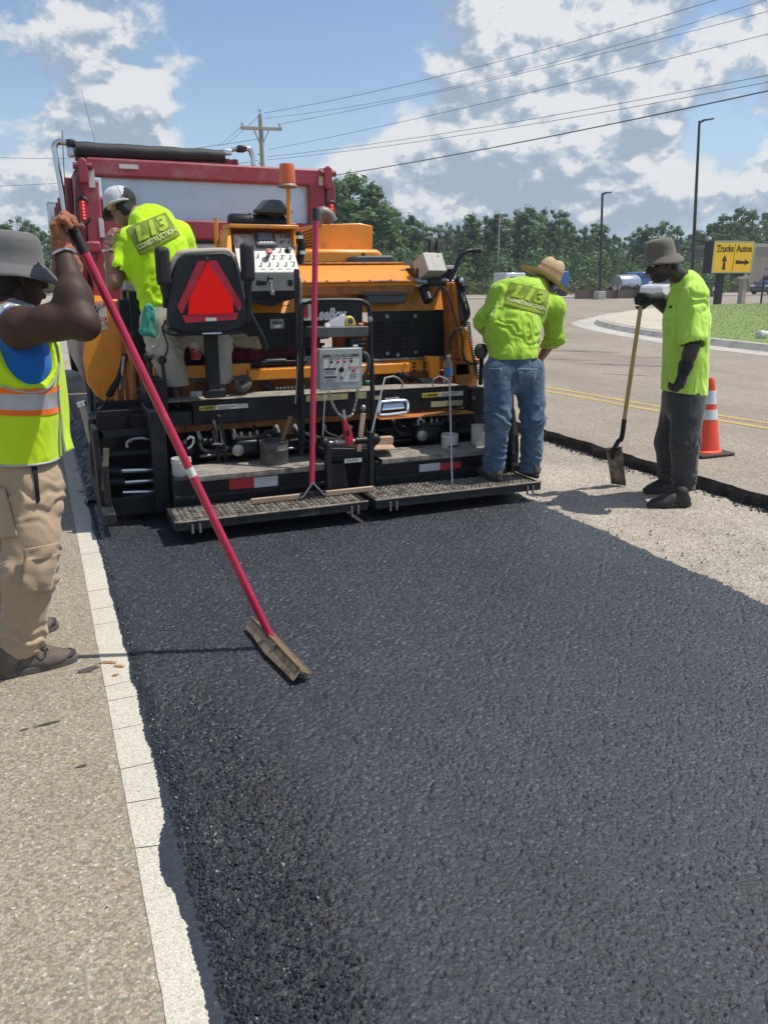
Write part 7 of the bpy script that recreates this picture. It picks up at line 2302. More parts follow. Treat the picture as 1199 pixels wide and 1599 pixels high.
def head(par, c, face, up, skin, hairm=None, beard=None, s=1.0, hair_cap=True):
 c = V(c)
 up = V(up).normalized()
 f = V(face)
 f = (f - up * f.dot(up)).normalized()
 r = f.cross(up)
 R = np.array([list(r), list(f), list(up)]).T

 def L(x, y, z):
  return c + (r * x + f * y + up * z) * s
 pr = [('e', L(0, -.012, .035), (.076 * s, .096 * s, .088 * s), R), ('e', L(0, .022, -.045), (.058 * s, .070 * s, .075 * s), R),
          ('e', L(0, .066, -.088), (.024 * s, .020 * s, .018 * s), R),
          ('c', L(0, .088, .018), L(0, .112, -.026), .011 * s, .016 * s), ('e', L(0, .083, .036), (.050 * s, .014 * s, .012 * s), R),
          ('e', L(0, .088, -.056), (.026 * s, .012 * s, .008 * s), R), ('e', L(0, .086, -.068), (.022 * s, .012 * s, .009 * s), R),
          ('e', L(.042, .06, -.01), (.022 * s, .02 * s, .018 * s), R), ('e', L(-.042, .06, -.01), (.022 * s, .02 * s, .018 * s), R)]
 me = sdf_mesh('head', pr, .006, .018, cuts=[('e', L(.033, .094, .014), (.015 * s, .012 * s, .009 * s), R), ('e', L(-.033, .094, .014), (.015 * s, .012 * s, .009 * s), R)])
 hd = link('head', me, skin, par)
 for sx in (-1, 1):
  e = MB().ell(L(.033 * sx, .078, .014), .0125 * s, 12, 8).build('eye', M_EYE, hd)
  MB().ell(L(.033 * sx, .0895, .013), .0045 * s, 8, 6).build('iris', M_IRIS, hd)
  link('ear', sdf_mesh('ear', [('e', L(.078 * sx, -.012, 0), (.010 * s, .020 * s, .032 * s), R), ('e', L(.080 * sx, -.008, -.022), (.008 * s, .012 * s, .014 * s), R)], .004, .01, cuts=[('e', L(.090 * sx, -.006, .004), (.007 * s, .010 * s, .017 * s), R)]), skin, hd)
 if hairm:
  link('hair', sdf_mesh('hair', [('e', L(0, -.022, .040), (.081 * s, .096 * s, .090 * s), R), ('e', L(0, -.055, -.03), (.062 * s, .045 * s, .06 * s), R)], .006, .02, fold=.003, ff=(60, 60, 60),
       cuts=[('e', L(0, .085, -.02), (.10 * s, .075 * s, .12 * s), R)]), hairm, hd)
 if beard:
  link('beard', sdf_mesh('beard', [('e', L(0, .030, -.075), (.058 * s, .066 * s, .045 * s), R)], .006, .02, fold=.003, ff=(70, 70, 70), cuts=[('e', L(0, .10, -.02), (.05 * s, .05 * s, .05 * s), R)]), beard, hd)
 return hd, L

def bucket_hat(par, c, axis, m, R=.150, rc=.098, h=.105, name='bucket_hat', wave=.006):
 prof = [(rc * .20, h), (rc * .55, h * .985), (rc * .78, h * .92), (rc * .90, h * .74), (rc * .96, h * .45), (rc * 1.02, .004), (rc * 1.05, 0), (rc * 1.06, -.002)]
 n = 40
 c = V(c)
 u, w, d = frame_of(axis)
 v_, f_ = [], []
 br = [(rc * 1.06 + (R - rc * 1.06) * t, -.002 - .050 * t ** 1.1) for t in (.25, .5, .75, 1)]
 allp = prof + br
 for i, (r, hh) in enumerate(allp):
  for k in range(n):
   a = 2 * pi * k / n
   wv_ = wave * sin(3 * a + .7) * max(0, (r - rc * 1.06) / (R - rc * 1.06)) * 1.6
   v_.append(c + d * (hh + wv_) + (u * cos(a) + w * sin(a)) * r)
 for i in range(len(allp) - 1):
  f_ += [(i * n + k, i * n + (k + 1) % n, (i + 1) * n + (k + 1) % n, (i + 1) * n + k) for k in range(n)]
 f_.append(tuple(range(n)))
 o = MB().add(v_, f_).build(name, m, par, ang=1.2)
 sd = o.modifiers.new('cloth', 'SOLIDIFY')
 sd.thickness = .003
 MB().tube([c + d * .004 + (u * cos(a) + w * sin(a)) * rc * 1.035 for a in [2 * pi * k / 30 for k in range(31)]], .003, 5).build('hat_seam', m, o)
 for t in (.5, 1):
  r, hh = allp[len(prof) - 1 + int(t * 4)]
  MB().tube([c + d * (hh + .0015 + wave * sin(3 * a + .7) * max(0, (r - rc * 1.06) / (R - rc * 1.06)) * 1.6) + (u * cos(a) + w * sin(a)) * r for a in [2 * pi * k / 40 for k in range(41)]], .0022, 5).build('hat_seam', m, o)
 for k in range(4):
  a = pi / 4 + k * pi / 2
  MB().tube([c + d * hh + (u * cos(a) + w * sin(a)) * (r + .001) for r, hh in prof[1:7]], .002, 5).build('hat_seam', m, o)
 return o

def shoe(par, heel, toe_dir, m, sole, L=.285, W=.10, high=.10, up=(0, 0, 1), name='shoe', laces=False):
 heel = V(heel)
 up = V(up).normalized()
 f = V(toe_dir)
 f = (f - up * f.dot(up)).normalized()
 r = f.cross(up)

 def P_(x, y, z):
  return heel + r * x + f * y + up * z
 R = np.array([list(r), list(f), list(up)]).T
 k = L / .285
 pr = [('e', P_(0, .055 * k, .045), (.037, .05 * k, .045), R), ('e', P_(0, .20 * k, .034), (.046 * W / .1, .080 * k, .034), R), ('e', P_(0, .145 * k, .050), (.040, .085 * k, .052), R),
          ('c', P_(0, .055 * k, .05), P_(0, .065 * k, max(.075, high)), .042, .044)]
 o = link(name, bisect(sdf_mesh(name, pr, .006, .028, fold=.002, ff=(30, 30, 30)), [(P_(0, 0, .018), up)]), m, par)
 outl = []
 for i in range(28):
  a = 2 * pi * i / 28
  y = .145 * k + .150 * k * sin(a)
  hw = (.040 + .009 * sin(a)) * (W / .1)
  outl.append(P_(hw * cos(a) * (abs(cos(a)) ** -.25 if abs(cos(a)) > .05 else 1), y, 0))
 MB().prism(outl, up * .030).build('sole', sole, o, bevel=.005)
 if laces:
  for i in range(5):
   y, z = (.150 + .017 * i) * k, .102 - .0085 * i
   MB().tube(smooth_pts([P_(-.026, y - .008, z - .008), P_(0, y, z + .002), P_(.026, y + .008, z - .008)], 4), .0032, 6).build('lace', M_BOOTD, o)
  for s in (-1, 1):
   MB().tube(smooth_pts([P_(0, .150 * k, .106), P_(.03 * s, .16 * k, .128), P_(.058 * s, .185 * k, .108), P_(.036 * s, .19 * k, .086), P_(.01 * s, .16 * k, .104)], 5), .0032, 6).build('lace', M_BOOTD, o)
  MB().prism([P_(-.032, .135 * k, .09), P_(.032, .135 * k, .09), P_(.026, .165 * k, .150), P_(-.026, .165 * k, .150)], f * .010).build('tongue', mat('tan_tongue', (.26, .19, .06), .8), o, bevel=.004)
  MB().prism([P_(-.046, .235 * k, .02), P_(.046, .235 * k, .02), P_(.036, .275 * k, .028), P_(0, .292 * k, .03), P_(-.036, .275 * k, .028)], up * .022).build('toe_cap', M_SOLEK, o, bevel=.010, seg=3)
  for s in (-1, 1):
   for i in range(3):
    MB().bar(P_(.0405 * s, (.09 + .04 * i) * k, .035), P_(.034 * s, (.11 + .035 * i) * k, .078), .004, .012, up=r).build('shoe_overlay', M_SOLE, o)
 return o

def hand(par, wrist, F, Nr, m, curl=(70, 80, 50), s=1.0, fat=1.0, thumb=1, thumb_curl=(30, 40), spread=.0, name='hand', res=.0042, cuff=None):
 """wrist point, F = direction of the palm, Nr = way the palm faces, thumb side = F x Nr times `thumb`"""
 w = V(wrist)
 F = V(F).normalized()
 Nr = V(Nr)
 Nr = (Nr - F * Nr.dot(F)).normalized()
 S = F.cross(Nr) * thumb

 def A(x, y, z):
  return w + (S * x + F * y + Nr * z) * s
 pr = [('c', A(.022, .03, 0), A(.030, .085, 0), .019 * fat * s, .014 * fat * s), ('c', A(.003, .025, 0), A(.008, .088, -.002), .019 * fat * s, .014 * fat * s),
          ('c', A(-.018, .025, 0), A(-.014, .084, 0), .018 * fat * s, .013 * fat * s), ('c', A(-.026, .03, .002), A(-.034, .076, .002), .014 * fat * s, .012 * fat * s),
          ('c', A(0, -.02, 0), A(0, .03, 0), .025 * fat * s, .025 * fat * s)]
 for i, (x, y, ls) in enumerate(((.031, .088, (.042, .026, .022)), (.009, .093, (.046, .030, .023)), (-.013, .089, (.042, .028, .022)), (-.034, .080, (.033, .021, .019)))):
  p = A(x, y, 0)
  ang = 0
  for q in range(3):
   ang += radians(curl[q] * (1 - .03 * i))
   d = F * cos(ang) + Nr * sin(ang) + S * spread * (1.5 - i) * .3
   d.normalize()
   e = p + d * ls[q] * s
   r0 = (.0098 - .0008 * q) * fat * s
   pr.append(('c', p, e, r0, r0 - .0007))
   p = e
 p = A(.026, .028, .008)
 d0 = (S * .75 + F * .55 + Nr * .35).normalized()
 e = p + d0 * .042 * s
 pr.append(('c', p, e, .015 * fat * s, .0125 * fat * s))
 a1 = radians(thumb_curl[0])
 d1 = (d0 * cos(a1) + (Nr * .8 - S * .5).normalized() * sin(a1)).normalized()
 e2 = e + d1 * .032 * s
 pr.append(('c', e, e2, .012 * fat * s, .0105 * fat * s))
 a2 = radians(thumb_curl[1])
 d2 = (d1 * cos(a2) + (Nr * .6 - S * .8).normalized() * sin(a2)).normalized()
 pr.append(('c', e2, e2 + d2 * .026 * s, .0105 * fat * s, .009 * fat * s))
 o = link(name, sdf_mesh(name, pr, res, .007 * s, fold=.0012 if fat > 1.05 else 0, ff=(60, 60, 60), pad=.02), m, par)
 if cuff:
  c_ = link('glove_cuff', sdf_mesh('glove_cuff', [('c', A(0, -.005, 0), A(0, -.055, 0), .031 * fat * s, .040 * fat * s)], .005, .01, fold=.003, ff=(30, 30, 30), cuts=[('c', A(0, -.02, 0), A(0, -.14, 0), .026 * s, .040 * s)]), cuff, o)
 return o

def grip(h, A_, F, off=.030):
 """wrist, F, Nr for a fist closed round a handle of direction A_ at point h, palm running along F"""
 A_ = V(A_).normalized()
 F = V(F)
 F = (F - A_ * F.dot(A_)).normalized()
 Nr = F.cross(A_).normalized()
 return F, Nr, V(h) - Nr * off - F * .075

def back_print(shirt, par, quad, away):
 """dark panel with L13 CONSTRUCTION laid on the cloth: every vertex is dropped on the shirt along `away`"""
 me = shirt.data
 bvh = BVHTree.FromPolygons([v.co[:] for v in me.vertices], [p.vertices[:] for p in me.polygons])
 TL, TR, BR, BL = [V(q) for q in quad]
 away = V(away).normalized()

 def put(mesh, dist):
  bm = bmesh.new()
  bm.from_mesh(mesh)
  bmesh.ops.triangulate(bm, faces=bm.faces[:])
  for lim in (.12, .06, .04):
   long_ = [e for e in bm.edges if e.calc_length() > lim]
   if long_:
    bmesh.ops.subdivide_edges(bm, edges=long_, cuts=1)
    bmesh.ops.triangulate(bm, faces=bm.faces[:])
  for v in bm.verts:
   u, w = v.co.x, v.co.y
   q = TL.lerp(TR, u).lerp(BL.lerp(BR, u), 1 - w)
   hit = bvh.ray_cast(q - away * .6, away)
   p = hit[0] if hit[0] is not None else q
   nrm = hit[1] if hit[0] is not None else -away
   if nrm.dot(away) > 0:
    nrm = -nrm
   v.co = p + nrm * dist - away * dist * .3
  bm.normal_update()
  bm.to_mesh(mesh)
  bm.free()
  return mesh
 pan = bpy.data.meshes.new('print_panel')
 pan.from_pydata([(i / 30, j / 20, 0) for j in range(21) for i in range(31)], [], [(j * 31 + i, j * 31 + i + 1, j * 31 + i + 32, j * 31 + i + 31) for j in range(20) for i in range(30)])
 put(pan, .006)
 pan.shade_smooth()
 o = link('print_panel', pan, M_LOGOP, shirt)

 def word(s, cx, cy, wd, ht, m, dist, shear=0, bold=.01, asp=1.0):
  t = text_mesh(s, 1.0, offset=bold, ext=0, shear=shear)
  xs = [v.co.x for v in t.vertices]
  ys = [v.co.y for v in t.vertices]
  x0, x1, y0, y1 = min(xs), max(xs), min(ys), max(ys)
  for v in t.vertices:
   v.co = V((cx - wd / 2 + wd * (v.co.x - x0) / (x1 - x0), cy - ht / 2 + ht * (v.co.y - y0) / (y1 - y0), 0))
  put(t, dist)
  link('print_lettering', t, m, shirt)
 word('L13', .52, .66, .80, .54, M_LOGOL, .0115, shear=.25, bold=.05)
 word('CONSTRUCTION', .50, .255, .93, .17, M_LOGOW, .0115, bold=.03)
 word('ASPHALT & CONCRETE', .50, .075, .90, .07, M_LOGOL, .010, bold=.01)
 # open centre lines of the big letters
 return o

CAMP = V((0, 0, 1.58))

# ------------------------------------------------------------------ man in the orange-striped vest, left
p1 = thing('person', (-0.12, 3.5, 0), 'man in lime reflective vest and khaki trousers holding up a red rake handle', 'person')
f1 = V((.80, .60, 0)).normalized()           # way he faces
r1 = V((.60, -.80, 0)).normalized()          # his right
pel = V((-0.131, 3.52, 0.819))
chest = V((-0.101, 3.53, 1.269))
nk = V((-0.086, 3.52, 1.47))
shR = V((-0.047, 3.34, 1.397))
shL = V((-0.145, 3.74, 1.377))
elb = V((0.159, 3.2, 1.42))
H_TOP = V((0.17, 3.45, 1.768))
H_BOT = V((0.802, 3.148, 0.055))
AX = (H_TOP - H_BOT).normalized()
grip_pt = H_TOP - AX * .045
Fh, Nh, wri = V((-.16, .08, 1)), V((1, -.25, .1)), V((0.127, 3.4, 1.675))
elL = V((-0.098, 3.92, 1.093))
wrL = V((-0.022, 4.02, 1.106))
tor = [('c', pel, chest, .155, .160, f1, .72), ('c', chest, nk - V((0, 0, .055)), .160, .105, f1, .74), ('c', shR + V((0, 0, -.01)) - r1 * .03, shL - V((0, 0, .01)) + r1 * .03, .075, .075)]
skin1 = [('c', shR - r1 * .02, elb, .072, .052), ('c', elb, elb.lerp(wri, .35), .051, .054), ('c', elb.lerp(wri, .35), wri, .054, .034), ('e', elb.lerp(shR, .45) + V((0, 0, .018)), (.085, .056, .060)), ('e', elb + V((.008, 0, -.012)), (.050, .05, .05)), ('e', elb.lerp(wri, .30) + V((-.012, 0, 0)), (.060, .058, .085)),
         ('c', shL, elL, .06, .05), ('c', elL, wrL, .048, .032), ('c', nk - V((0, 0, .06)), nk + V((.01, .01, .10)), .062, .058), ('c', shR, shL, .07, .07), ('c', chest, nk - V((0, 0, .06)), .13, .09, f1, .74)]
link('body', sdf_mesh('body', skin1, .008, .035), M_SKIND, p1)
hand(p1, wri, Fh, Nh, M_GLOVE, curl=(58, 74, 40), s=1.06, fat=1.32, thumb=1, thumb_curl=(35, 30), name='gloved_hand', cuff=M_GLOVE)
hand(p1, wrL, (wrL - elL), (0, -.3, -1), M_SKIND, curl=(25, 30, 20), thumb=1)
bd = (wri - elb).normalized()
u_, w_, _ = frame_of(bd)
MB().tube([wri - bd * .028 + (u_ * cos(a) + w_ * sin(a)) * .042 for a in [2 * pi * k / 24 for k in range(25)]], .0065, 8).build('chain_bracelet', M_CHROME, p1)
us = sdf_mesh('undershirt', [('c', pel - V((0, 0, .02)), chest, .165, .168, f1, .74), ('c', chest, nk - V((0, 0, .06)), .168, .112, f1, .76), ('c', shR - r1 * .05, shL + r1 * .05, .078, .078)], .009, .05, fold=.006, seed=2,
              cuts=[('e', shR + r1 * .065 + f1 * .012 - V((0, 0, .03)), (.115, .115, .115)), ('e', nk + V((0, 0, .05)), (.10, .10, .10))])
link('undershirt', bisect(us, [(pel + V((0, 0, .005)), V((0, 0, 1)))]), M_BLUES, p1)
vest = sdf_mesh('vest', [('c', pel + V((0, 0, -.02)), chest, .188, .184, f1, .78), ('c', chest, nk - V((0, 0, .055)), .184, .124, f1, .79), ('c', shR - r1 * .075, shL + r1 * .075, .085, .085)], .0075, .05, fold=.010, ff=(11, 11, 4), seed=5,
    cuts=[('e', shR + r1 * .055 + f1 * .02 - V((0, 0, .060)), (.155, .140, .180)), ('e', shL - r1 * .06 - V((0, 0, .06)), (.15, .14, .17)), ('e', nk + V((0, 0, .06)) + f1 * .02, (.12, .12, .12))])
hemz = pel.z + .052
bisect(vest, [(V((0, 0, hemz)), V((0, 0, 1)))])
vo = link('vest', vest, M_VEST, p1)
z_a, z_b = 1.063, 1.168
for m_, za, zb_, nm in ((M_VESTO, z_a, z_a + .022, 'vest_trim'), (M_VESTS, z_a + .022, z_b - .022, 'reflective_band'), (M_VESTO, z_b - .022, z_b, 'vest_trim')):
 tl = V((.06, 0, 1)).normalized()
 link(nm, offset_copy(vest, nm, [(V((0, 3.4, za)), tl), (V((0, 3.4, zb_)), -tl)], .0035), m_, vo)
# straps over the shoulder
for sgn_ in (1, -1):
 c0 = nk + r1 * (.115 * sgn_)
 for m_, a0, a1, nm in ((M_VESTO, -.034, -.020, 'vest_trim'), (M_VESTS, -.020, .020, 'reflective_band'), (M_VESTO, .020, .034, 'vest_trim')):
  link(nm, offset_copy(vest, nm, [(c0 + r1 * a0, r1), (c0 + r1 * a1, -r1), (V((0, 0, shR.z - .06)), V((0, 0, 1)))], .0035), m_, vo)
# grey piping of armhole and hem
mb = MB()
zs = hemz + .004
ring_pts = []
bv_ = BVHTree.FromPolygons([v.co[:] for v in vest.vertices], [p.vertices[:] for p in vest.polygons])
for k in range(49):
 a = 2 * pi * k / 48
 d_ = V((cos(a), sin(a), 0))
 hit = bv_.ray_cast(V((pel.x, pel.y, zs + .004)) + d_ * .6, -d_)
 if hit[0] is not None:
  ring_pts.append(hit[0] - V((0, 0, .004)))
MB().tube(ring_pts, .005, 6).build('vest_piping', M_VESTS, vo)
arm_c = shR + r1 * .055 + f1 * .02 - V((0, 0, .060))
pp_ = []
for k in range(61):
 a = 2 * pi * k / 60
 d_ = (f1 * cos(a) * .150 + V((0, 0, 1)) * sin(a) * .178)
 o_ = arm_c + d_ * 1.02
 hit = bv_.ray_cast(o_ + r1 * .5, -r1)
 if hit[0] is not None and (hit[0] - o_).dot(r1) > -.16:
  pp_.append(hit[0] + r1 * .005)
if len(pp_) > 8:
 MB().tube(pp_, .0045, 6).build('vest_piping', M_VESTS, vo)
# open front flap blown forward
fl0 = [V((0.056, 3.52, 1.327)), V((0.056, 3.5, 1.202)), V((0.053, 3.5, 1.06)), V((0.052, 3.5, 0.954)), V((0.056, 3.5, 0.884))]
fl1 = [V((0.078, 3.56, 1.341)), V((0.088, 3.58, 1.205)), V((0.09, 3.6, 1.07)), V((0.082, 3.6, 0.948)), V((0.092, 3.58, 0.877))]
A1, B1 = smooth_pts(fl0, 5), smooth_pts(fl1, 5)
mb = MB()
v_ = []
for i, (a, b) in enumerate(zip(A1, B1)):
 for j in range(7):
  t = j / 6
  v_.append(a.lerp(b, t) + V((0, .012 * sin(t * 5 + i * .5), .0)))
mb.add(v_, [(i * 7 + j, i * 7 + j + 1, i * 7 + j + 8, i * 7 + j + 7) for i in range(len(A1) - 1) for j in range(6)])
fo = mb.build('vest_flap', M_VEST, vo, ang=2)
sd = fo.modifiers.new('cloth', 'SOLIDIFY')
sd.thickness = .004
MB().tube(A1, .006, 6).build('vest_piping', M_VESTS, fo)
# trousers
kR, aR = V((-0.132, 3.36, 0.433)), V((-0.203, 3.4, 0.111))
kL, aL = V((-0.198, 3.62, 0.391)), V((-0.273, 3.66, 0.071))
hR, hL = pel + r1 * .085 - V((0, 0, .05)), pel - r1 * .085 - V((0, 0, .05))
tr = sdf_mesh('trousers', [('c', pel + V((0, 0, .03)), pel - V((0, 0, .09)), .158, .168, f1, .86), ('c', hR, kR, .118, .098), ('c', kR, aR, .096, .082), ('c', hL, kL, .118, .098), ('c', kL, aL, .096, .082),
                          ('e', aR + V((0, 0, .02)), (.090, .090, .05)), ('e', kR.lerp(hR, .35) + r1 * .05, (.07, .06, .10))], .008, .05, fold=.0065, ff=(9, 9, 6), seed=8,
              rings=[(kR, kR - aR, .007, 15, .10), (aR + V((0, 0, .05)), V((.2, 0, 1)), .009, 20, .08), (hR - V((0, 0, .06)), V((.3, .2, 1)), .007, 14, .10)])
bisect(tr, [(V((0, 0, aR.z - .045)), V((0, 0, 1))), (pel + V((0, 0, .08)), V((0, 0, -1)))])
to_ = link('trousers', tr, M_KHAKI, p1)
# cargo pocket and its flap on the near thigh
bvt = BVHTree.FromPolygons([v.co[:] for v in tr.vertices], [p.vertices[:] for p in tr.polygons])

def on_cloth(bvh, px_pt, d=.006):
 q = V(px_pt)
 dr_ = (q - CAMP).normalized()
 h = bvh.ray_cast(CAMP, dr_)
 return (h[0] - dr_ * d) if h[0] is not None else q

def patch_on(bvh, corners, name, m, par, d=.006, nu=10, nv=10, thick=.006):
 TL, TR, BR, BL = [V(c) for c in corners]
 v_ = []
 for j in range(nv + 1):
  for i in range(nu + 1):
   u, w = i / nu, j / nv
   v_.append(on_cloth(bvh, TL.lerp(TR, u).lerp(BL.lerp(BR, u), w), d + .004 * sin(u * 9 + w * 4)))
 n = nu + 1
 o = MB().add(v_, [(j * n + i, j * n + i + 1, j * n + i + n + 1, j * n + i + n) for j in range(nv) for i in range(nu)]).build(name, m, par, ang=2)
 s_ = o.modifiers.new('cloth', 'SOLIDIFY')
 s_.thickness = thick
 return o

patch_on(bvt, ((-0.141, 3.3, 0.512), (-0.013, 3.3, 0.521), (-0.064, 3.3, 0.356), (-0.172, 3.3, 0.37)), 'cargo_pocket', M_KHAKI, to_, .012)
patch_on(bvt, ((-0.142, 3.3, 0.55), (0.001, 3.3, 0.563), (-0.01, 3.3, 0.505), (-0.143, 3.3, 0.496)), 'pocket_flap', M_KHAKI, to_, .017)
patch_on(bvt, ((-0.21, 3.3, 0.812), (-0.175, 3.3, 0.803), (-0.154, 3.3, 0.604), (-0.235, 3.3, 0.604)), 'back_pocket', M_KHAKI, to_, .008)
patch_on(bvt, ((-0.069, 3.3, 0.881), (-0.06, 3.3, 0.881), (-0.059, 3.3, 0.745), (-0.07, 3.3, 0.73)), 'pocket_opening', M_HOLE, to_, .003)
fd1 = V((.93, .37, 0))
shoe(p1, V((-0.255, 3.339, 0)) + V((-.075, .0, 0)), V((.96, .16, 0)), M_SHOEG, M_SOLE, L=.335, W=.118, high=.11, name='hiking_shoe', laces=True)
shoe(p1, V((-0.25, 3.635, 0)) + V((-.10, .02, 0)), V((.92, .40, 0)), M_SHOEG, M_SOLE, L=.31, W=.112, high=.11, name='hiking_shoe', laces=True)
hd1, L1 = head(p1, (-0.048, 3.54, 1.58), (.86, .50, -.10), (.05, 0, 1), M_SKIND, M_HAIR, s=1.04)
bucket_hat(p1, V((-0.051, 3.53, 1.63)), (.10, -.02, 1), M_HATG, R=.162, rc=.106, h=.118)

# ------------------------------------------------------------------ man at the console, white cap
p2 = thing('person', (0.971, 5.8, 0.7), 'man in lime shirt and white mesh cap bent over on the paver deck', 'person')
f2 = V((-.30, .95, 0)).normalized()
r2 = V((.95, .30, 0)).normalized()
pel2 = V((0.862, 5.78, 1.327))
ch2 = V((0.82, 5.88, 1.714))
up2 = V((0.819, 5.97, 1.875))
nk2 = V((0.723, 6.06, 1.978))
sL2, sR2 = V((0.652, 5.94, 1.788)), V((0.999, 6.05, 1.857))
eL2, wL2 = V((0.517, 5.84, 1.547)), V((0.5, 5.84, 1.759))
eR2, wR2 = V((1.14, 6.12, 1.544)), V((1.226, 6.35, 1.613))
sh2 = sdf_mesh('shirt', [('c', pel2, ch2, .185, .205, f2, .68), ('c', ch2, up2, .205, .175, f2, .68), ('c', sL2, sR2, .088, .084), ('c', sL2, sL2.lerp(eL2, .62), .085, .095), ('c', sR2, sR2.lerp(eR2, .4), .082, .082), ('c', up2, nk2 - (nk2 - up2) * .35, .11, .075)],
               .0095, .055, fold=.013, ff=(9, 9, 6), seed=3, rings=[(pel2 + V((0, 0, .10)), V((.2, 0, 1)), .006, 9, .14)], cuts=[('c', nk2, nk2 + (nk2 - up2) * 1.5, .062, .062), ('c', sL2.lerp(eL2, .74), eL2 + (eL2 - sL2) * .3, .082, .10)])
tl = (eL2 - sL2).normalized()
bisect(sh2, [(pel2 + V((0, 0, -.01)), V((.15, 0, 1)).normalized())])
so2 = link('shirt', sh2, M_HIVIS, p2)
link('body', sdf_mesh('body', [('c', sL2, eL2, .062, .050), ('c', eL2, wL2, .048, .030), ('c', sR2, eR2, .062, .050), ('c', eR2, wR2, .046, .032), ('c', up2, nk2, .07, .060), ('c', nk2, nk2.lerp(V((0.66, 6.1, 2.032)), .8), .058, .058), ('c', sL2, sR2, .07, .07), ('c', pel2, up2, .12, .12, f2, .7)], .009, .03), M_SKINM, p2)
hand(p2, wL2, V((0.536, 5.88, 1.933)) - wL2, (1, .5, 0), M_SKINM, curl=(25, 40, 25), thumb=1, thumb_curl=(10, 10))
hand(p2, wR2, (0, 1, -.3), (0, 0, -1), M_SKINM, curl=(30, 30, 20), thumb=1)
bd = (wL2 - eL2).normalized()
u_, w_, _ = frame_of(bd)
wt_ = MB().tube([wL2 + bd * -.01 + (u_ * cos(a) + w_ * sin(a)) * .036 for a in [2 * pi * k / 20 for k in range(21)]], .008, 8).build('wristwatch', M_CHROME, p2)
k2L, a2L = V((0.798, 5.7, 1.093)), V((0.856, 5.74, 0.859))
k2R, a2R = V((1.167, 5.78, 1.132)), V((1.174, 5.72, 0.913))
h2L, h2R = pel2 - r2 * .085 - V((0, 0, .05)), pel2 + r2 * .12 - V((0, 0, .05))
tr2 = sdf_mesh('trousers', [('c', pel2 + V((0, 0, .03)), pel2 - V((0, 0, .08)), .165, .17, f2, .78), ('c', h2L, k2L, .125, .105), ('c', k2L, a2L, .103, .090), ('c', h2R, k2R, .125, .098), ('c', k2R, a2R, .096, .078)], .0095, .05, fold=.009, ff=(10, 10, 6), seed=12,
               rings=[(k2L, V((0, 0, 1)), .007, 14, .09), (k2R, V((0, 0, 1)), .007, 14, .09)])
link('trousers', bisect(tr2, [(V((0, 0, min(a2L.z, a2R.z) - .005)), V((0, 0, 1))), (pel2 + V((0, 0, .06)), V((0, 0, -1)))]), M_PALEK, p2)
for a_, tl_ in ((a2L, (-.1, .95, 0)), (a2R, (.05, .97, 0))):
 b0 = a_ - V((0, .06, .16)) if a_ is a2L else V((a_.x, a_.y - .07, .778))
 shoe(p2, V((a_.x, a_.y - .06, .778 if a_ is a2R else .70)), tl_, M_BOOTB, M_SOLEK, L=.29, W=.11, high=.24, name='work_boot')
pb('operator_deck', M_BKD, (0.541, 0.952, .66, .70), 5.57, 6.1, .004)
hd2, L2_ = head(p2, (0.646, 6.12, 2.037), (-.40, .80, -.62), (-.14, .42, 1), M_SKINM, M_HAIR)
cu = V((-.20, .26, 1)).normalized()
capc = V((0.627, 6.12, 2.062))
cap = MB()
u_, w_, d_ = frame_of(cu)
n_ = 28
prof = [(.103, -.012), (.105, .02), (.100, .055), (.082, .088), (.05, .108), (.012, .115)]
cap.lathe(capc, prof, axis=cu, n=n_)
co_ = cap.build('cap', M_CAPW, p2)
bf = V((-.50, .74, -.50)).normalized()
side = bf.cross(cu).normalized()
bu = side.cross(bf)
br_ = []
for k in range(13):
 a = radians(-75 + 150 * k / 12)
 br_.append(capc + (bf * cos(a) * 1.0 + side * sin(a)) * .098)
out_ = []
for k in range(13):
 a = radians(-75 + 150 * k / 12)
 out_.append(capc + bf * (.098 * cos(a) + .085 * cos(a) ** .6) + side * sin(a) * .098 - bu * .02 * cos(a))
mb = MB()
mb.add(br_ + out_, [(i, i + 1, 14 + i, 13 + i) for i in range(12)])
bo = mb.build('cap_brim', M_CAPD, co_)
sd = bo.modifiers.new('card', 'SOLIDIFY')
sd.thickness = .004
for k in range(6):
 a = 2 * pi * k / 6
 MB().tube([capc + d_ * hh + (u_ * cos(a) + w_ * sin(a)) * (r + .001) for r, hh in prof], .002, 5).build('cap_seam', M_CAPW, co_)
MB().tube([capc + d_ * -.008 + (u_ * cos(a) + w_ * sin(a)) * .106 for a in [2 * pi * k / 24 for k in range(25)]], .006, 6).build('cap_band', M_CAPW, co_)
bk = -(bf - cu * bf.dot(cu)).normalized()
opn = [capc + (bk * cos(a) + side * sin(a)) * .1075 + d_ * (.012 + .030 * sin(pi * k / 10)) for k, a in [(k, radians(-32 + 64 * k / 10)) for k in range(11)]]
opn += [capc + (bk * cos(a) + side * sin(a)) * .1075 + d_ * .010 for a in [radians(32 - 64 * k / 10) for k in range(11)]]
MB().add(opn, [(i, i + 1, 20 - i, 21 - i) for i in range(10)]).build('cap_opening', M_HAIR, co_)
back_print(so2, p2, ((0.621, 5.8, 1.883), (0.88, 5.8, 1.994), (0.967, 5.8, 1.85), (0.697, 5.8, 1.719)), V((0.797, 5.8, 1.883)) - CAMP)
# teal rag in the back pocket
rg_ = sdf_mesh('pocket_rag', [('c', V((0.7, 5.62, 1.377)), V((0.665, 5.62, 1.242)), .03, .038, (0, 1, 0), .5), ('c', V((0.714, 5.62, 1.344)), V((0.708, 5.62, 1.212)), .028, .022, (0, 1, 0), .5)], .007, .02, fold=.008, ff=(26, 26, 10))
link('pocket_rag', rg_, cloth('teal_rag', (.06, .33, .25), .4, 20), p2)

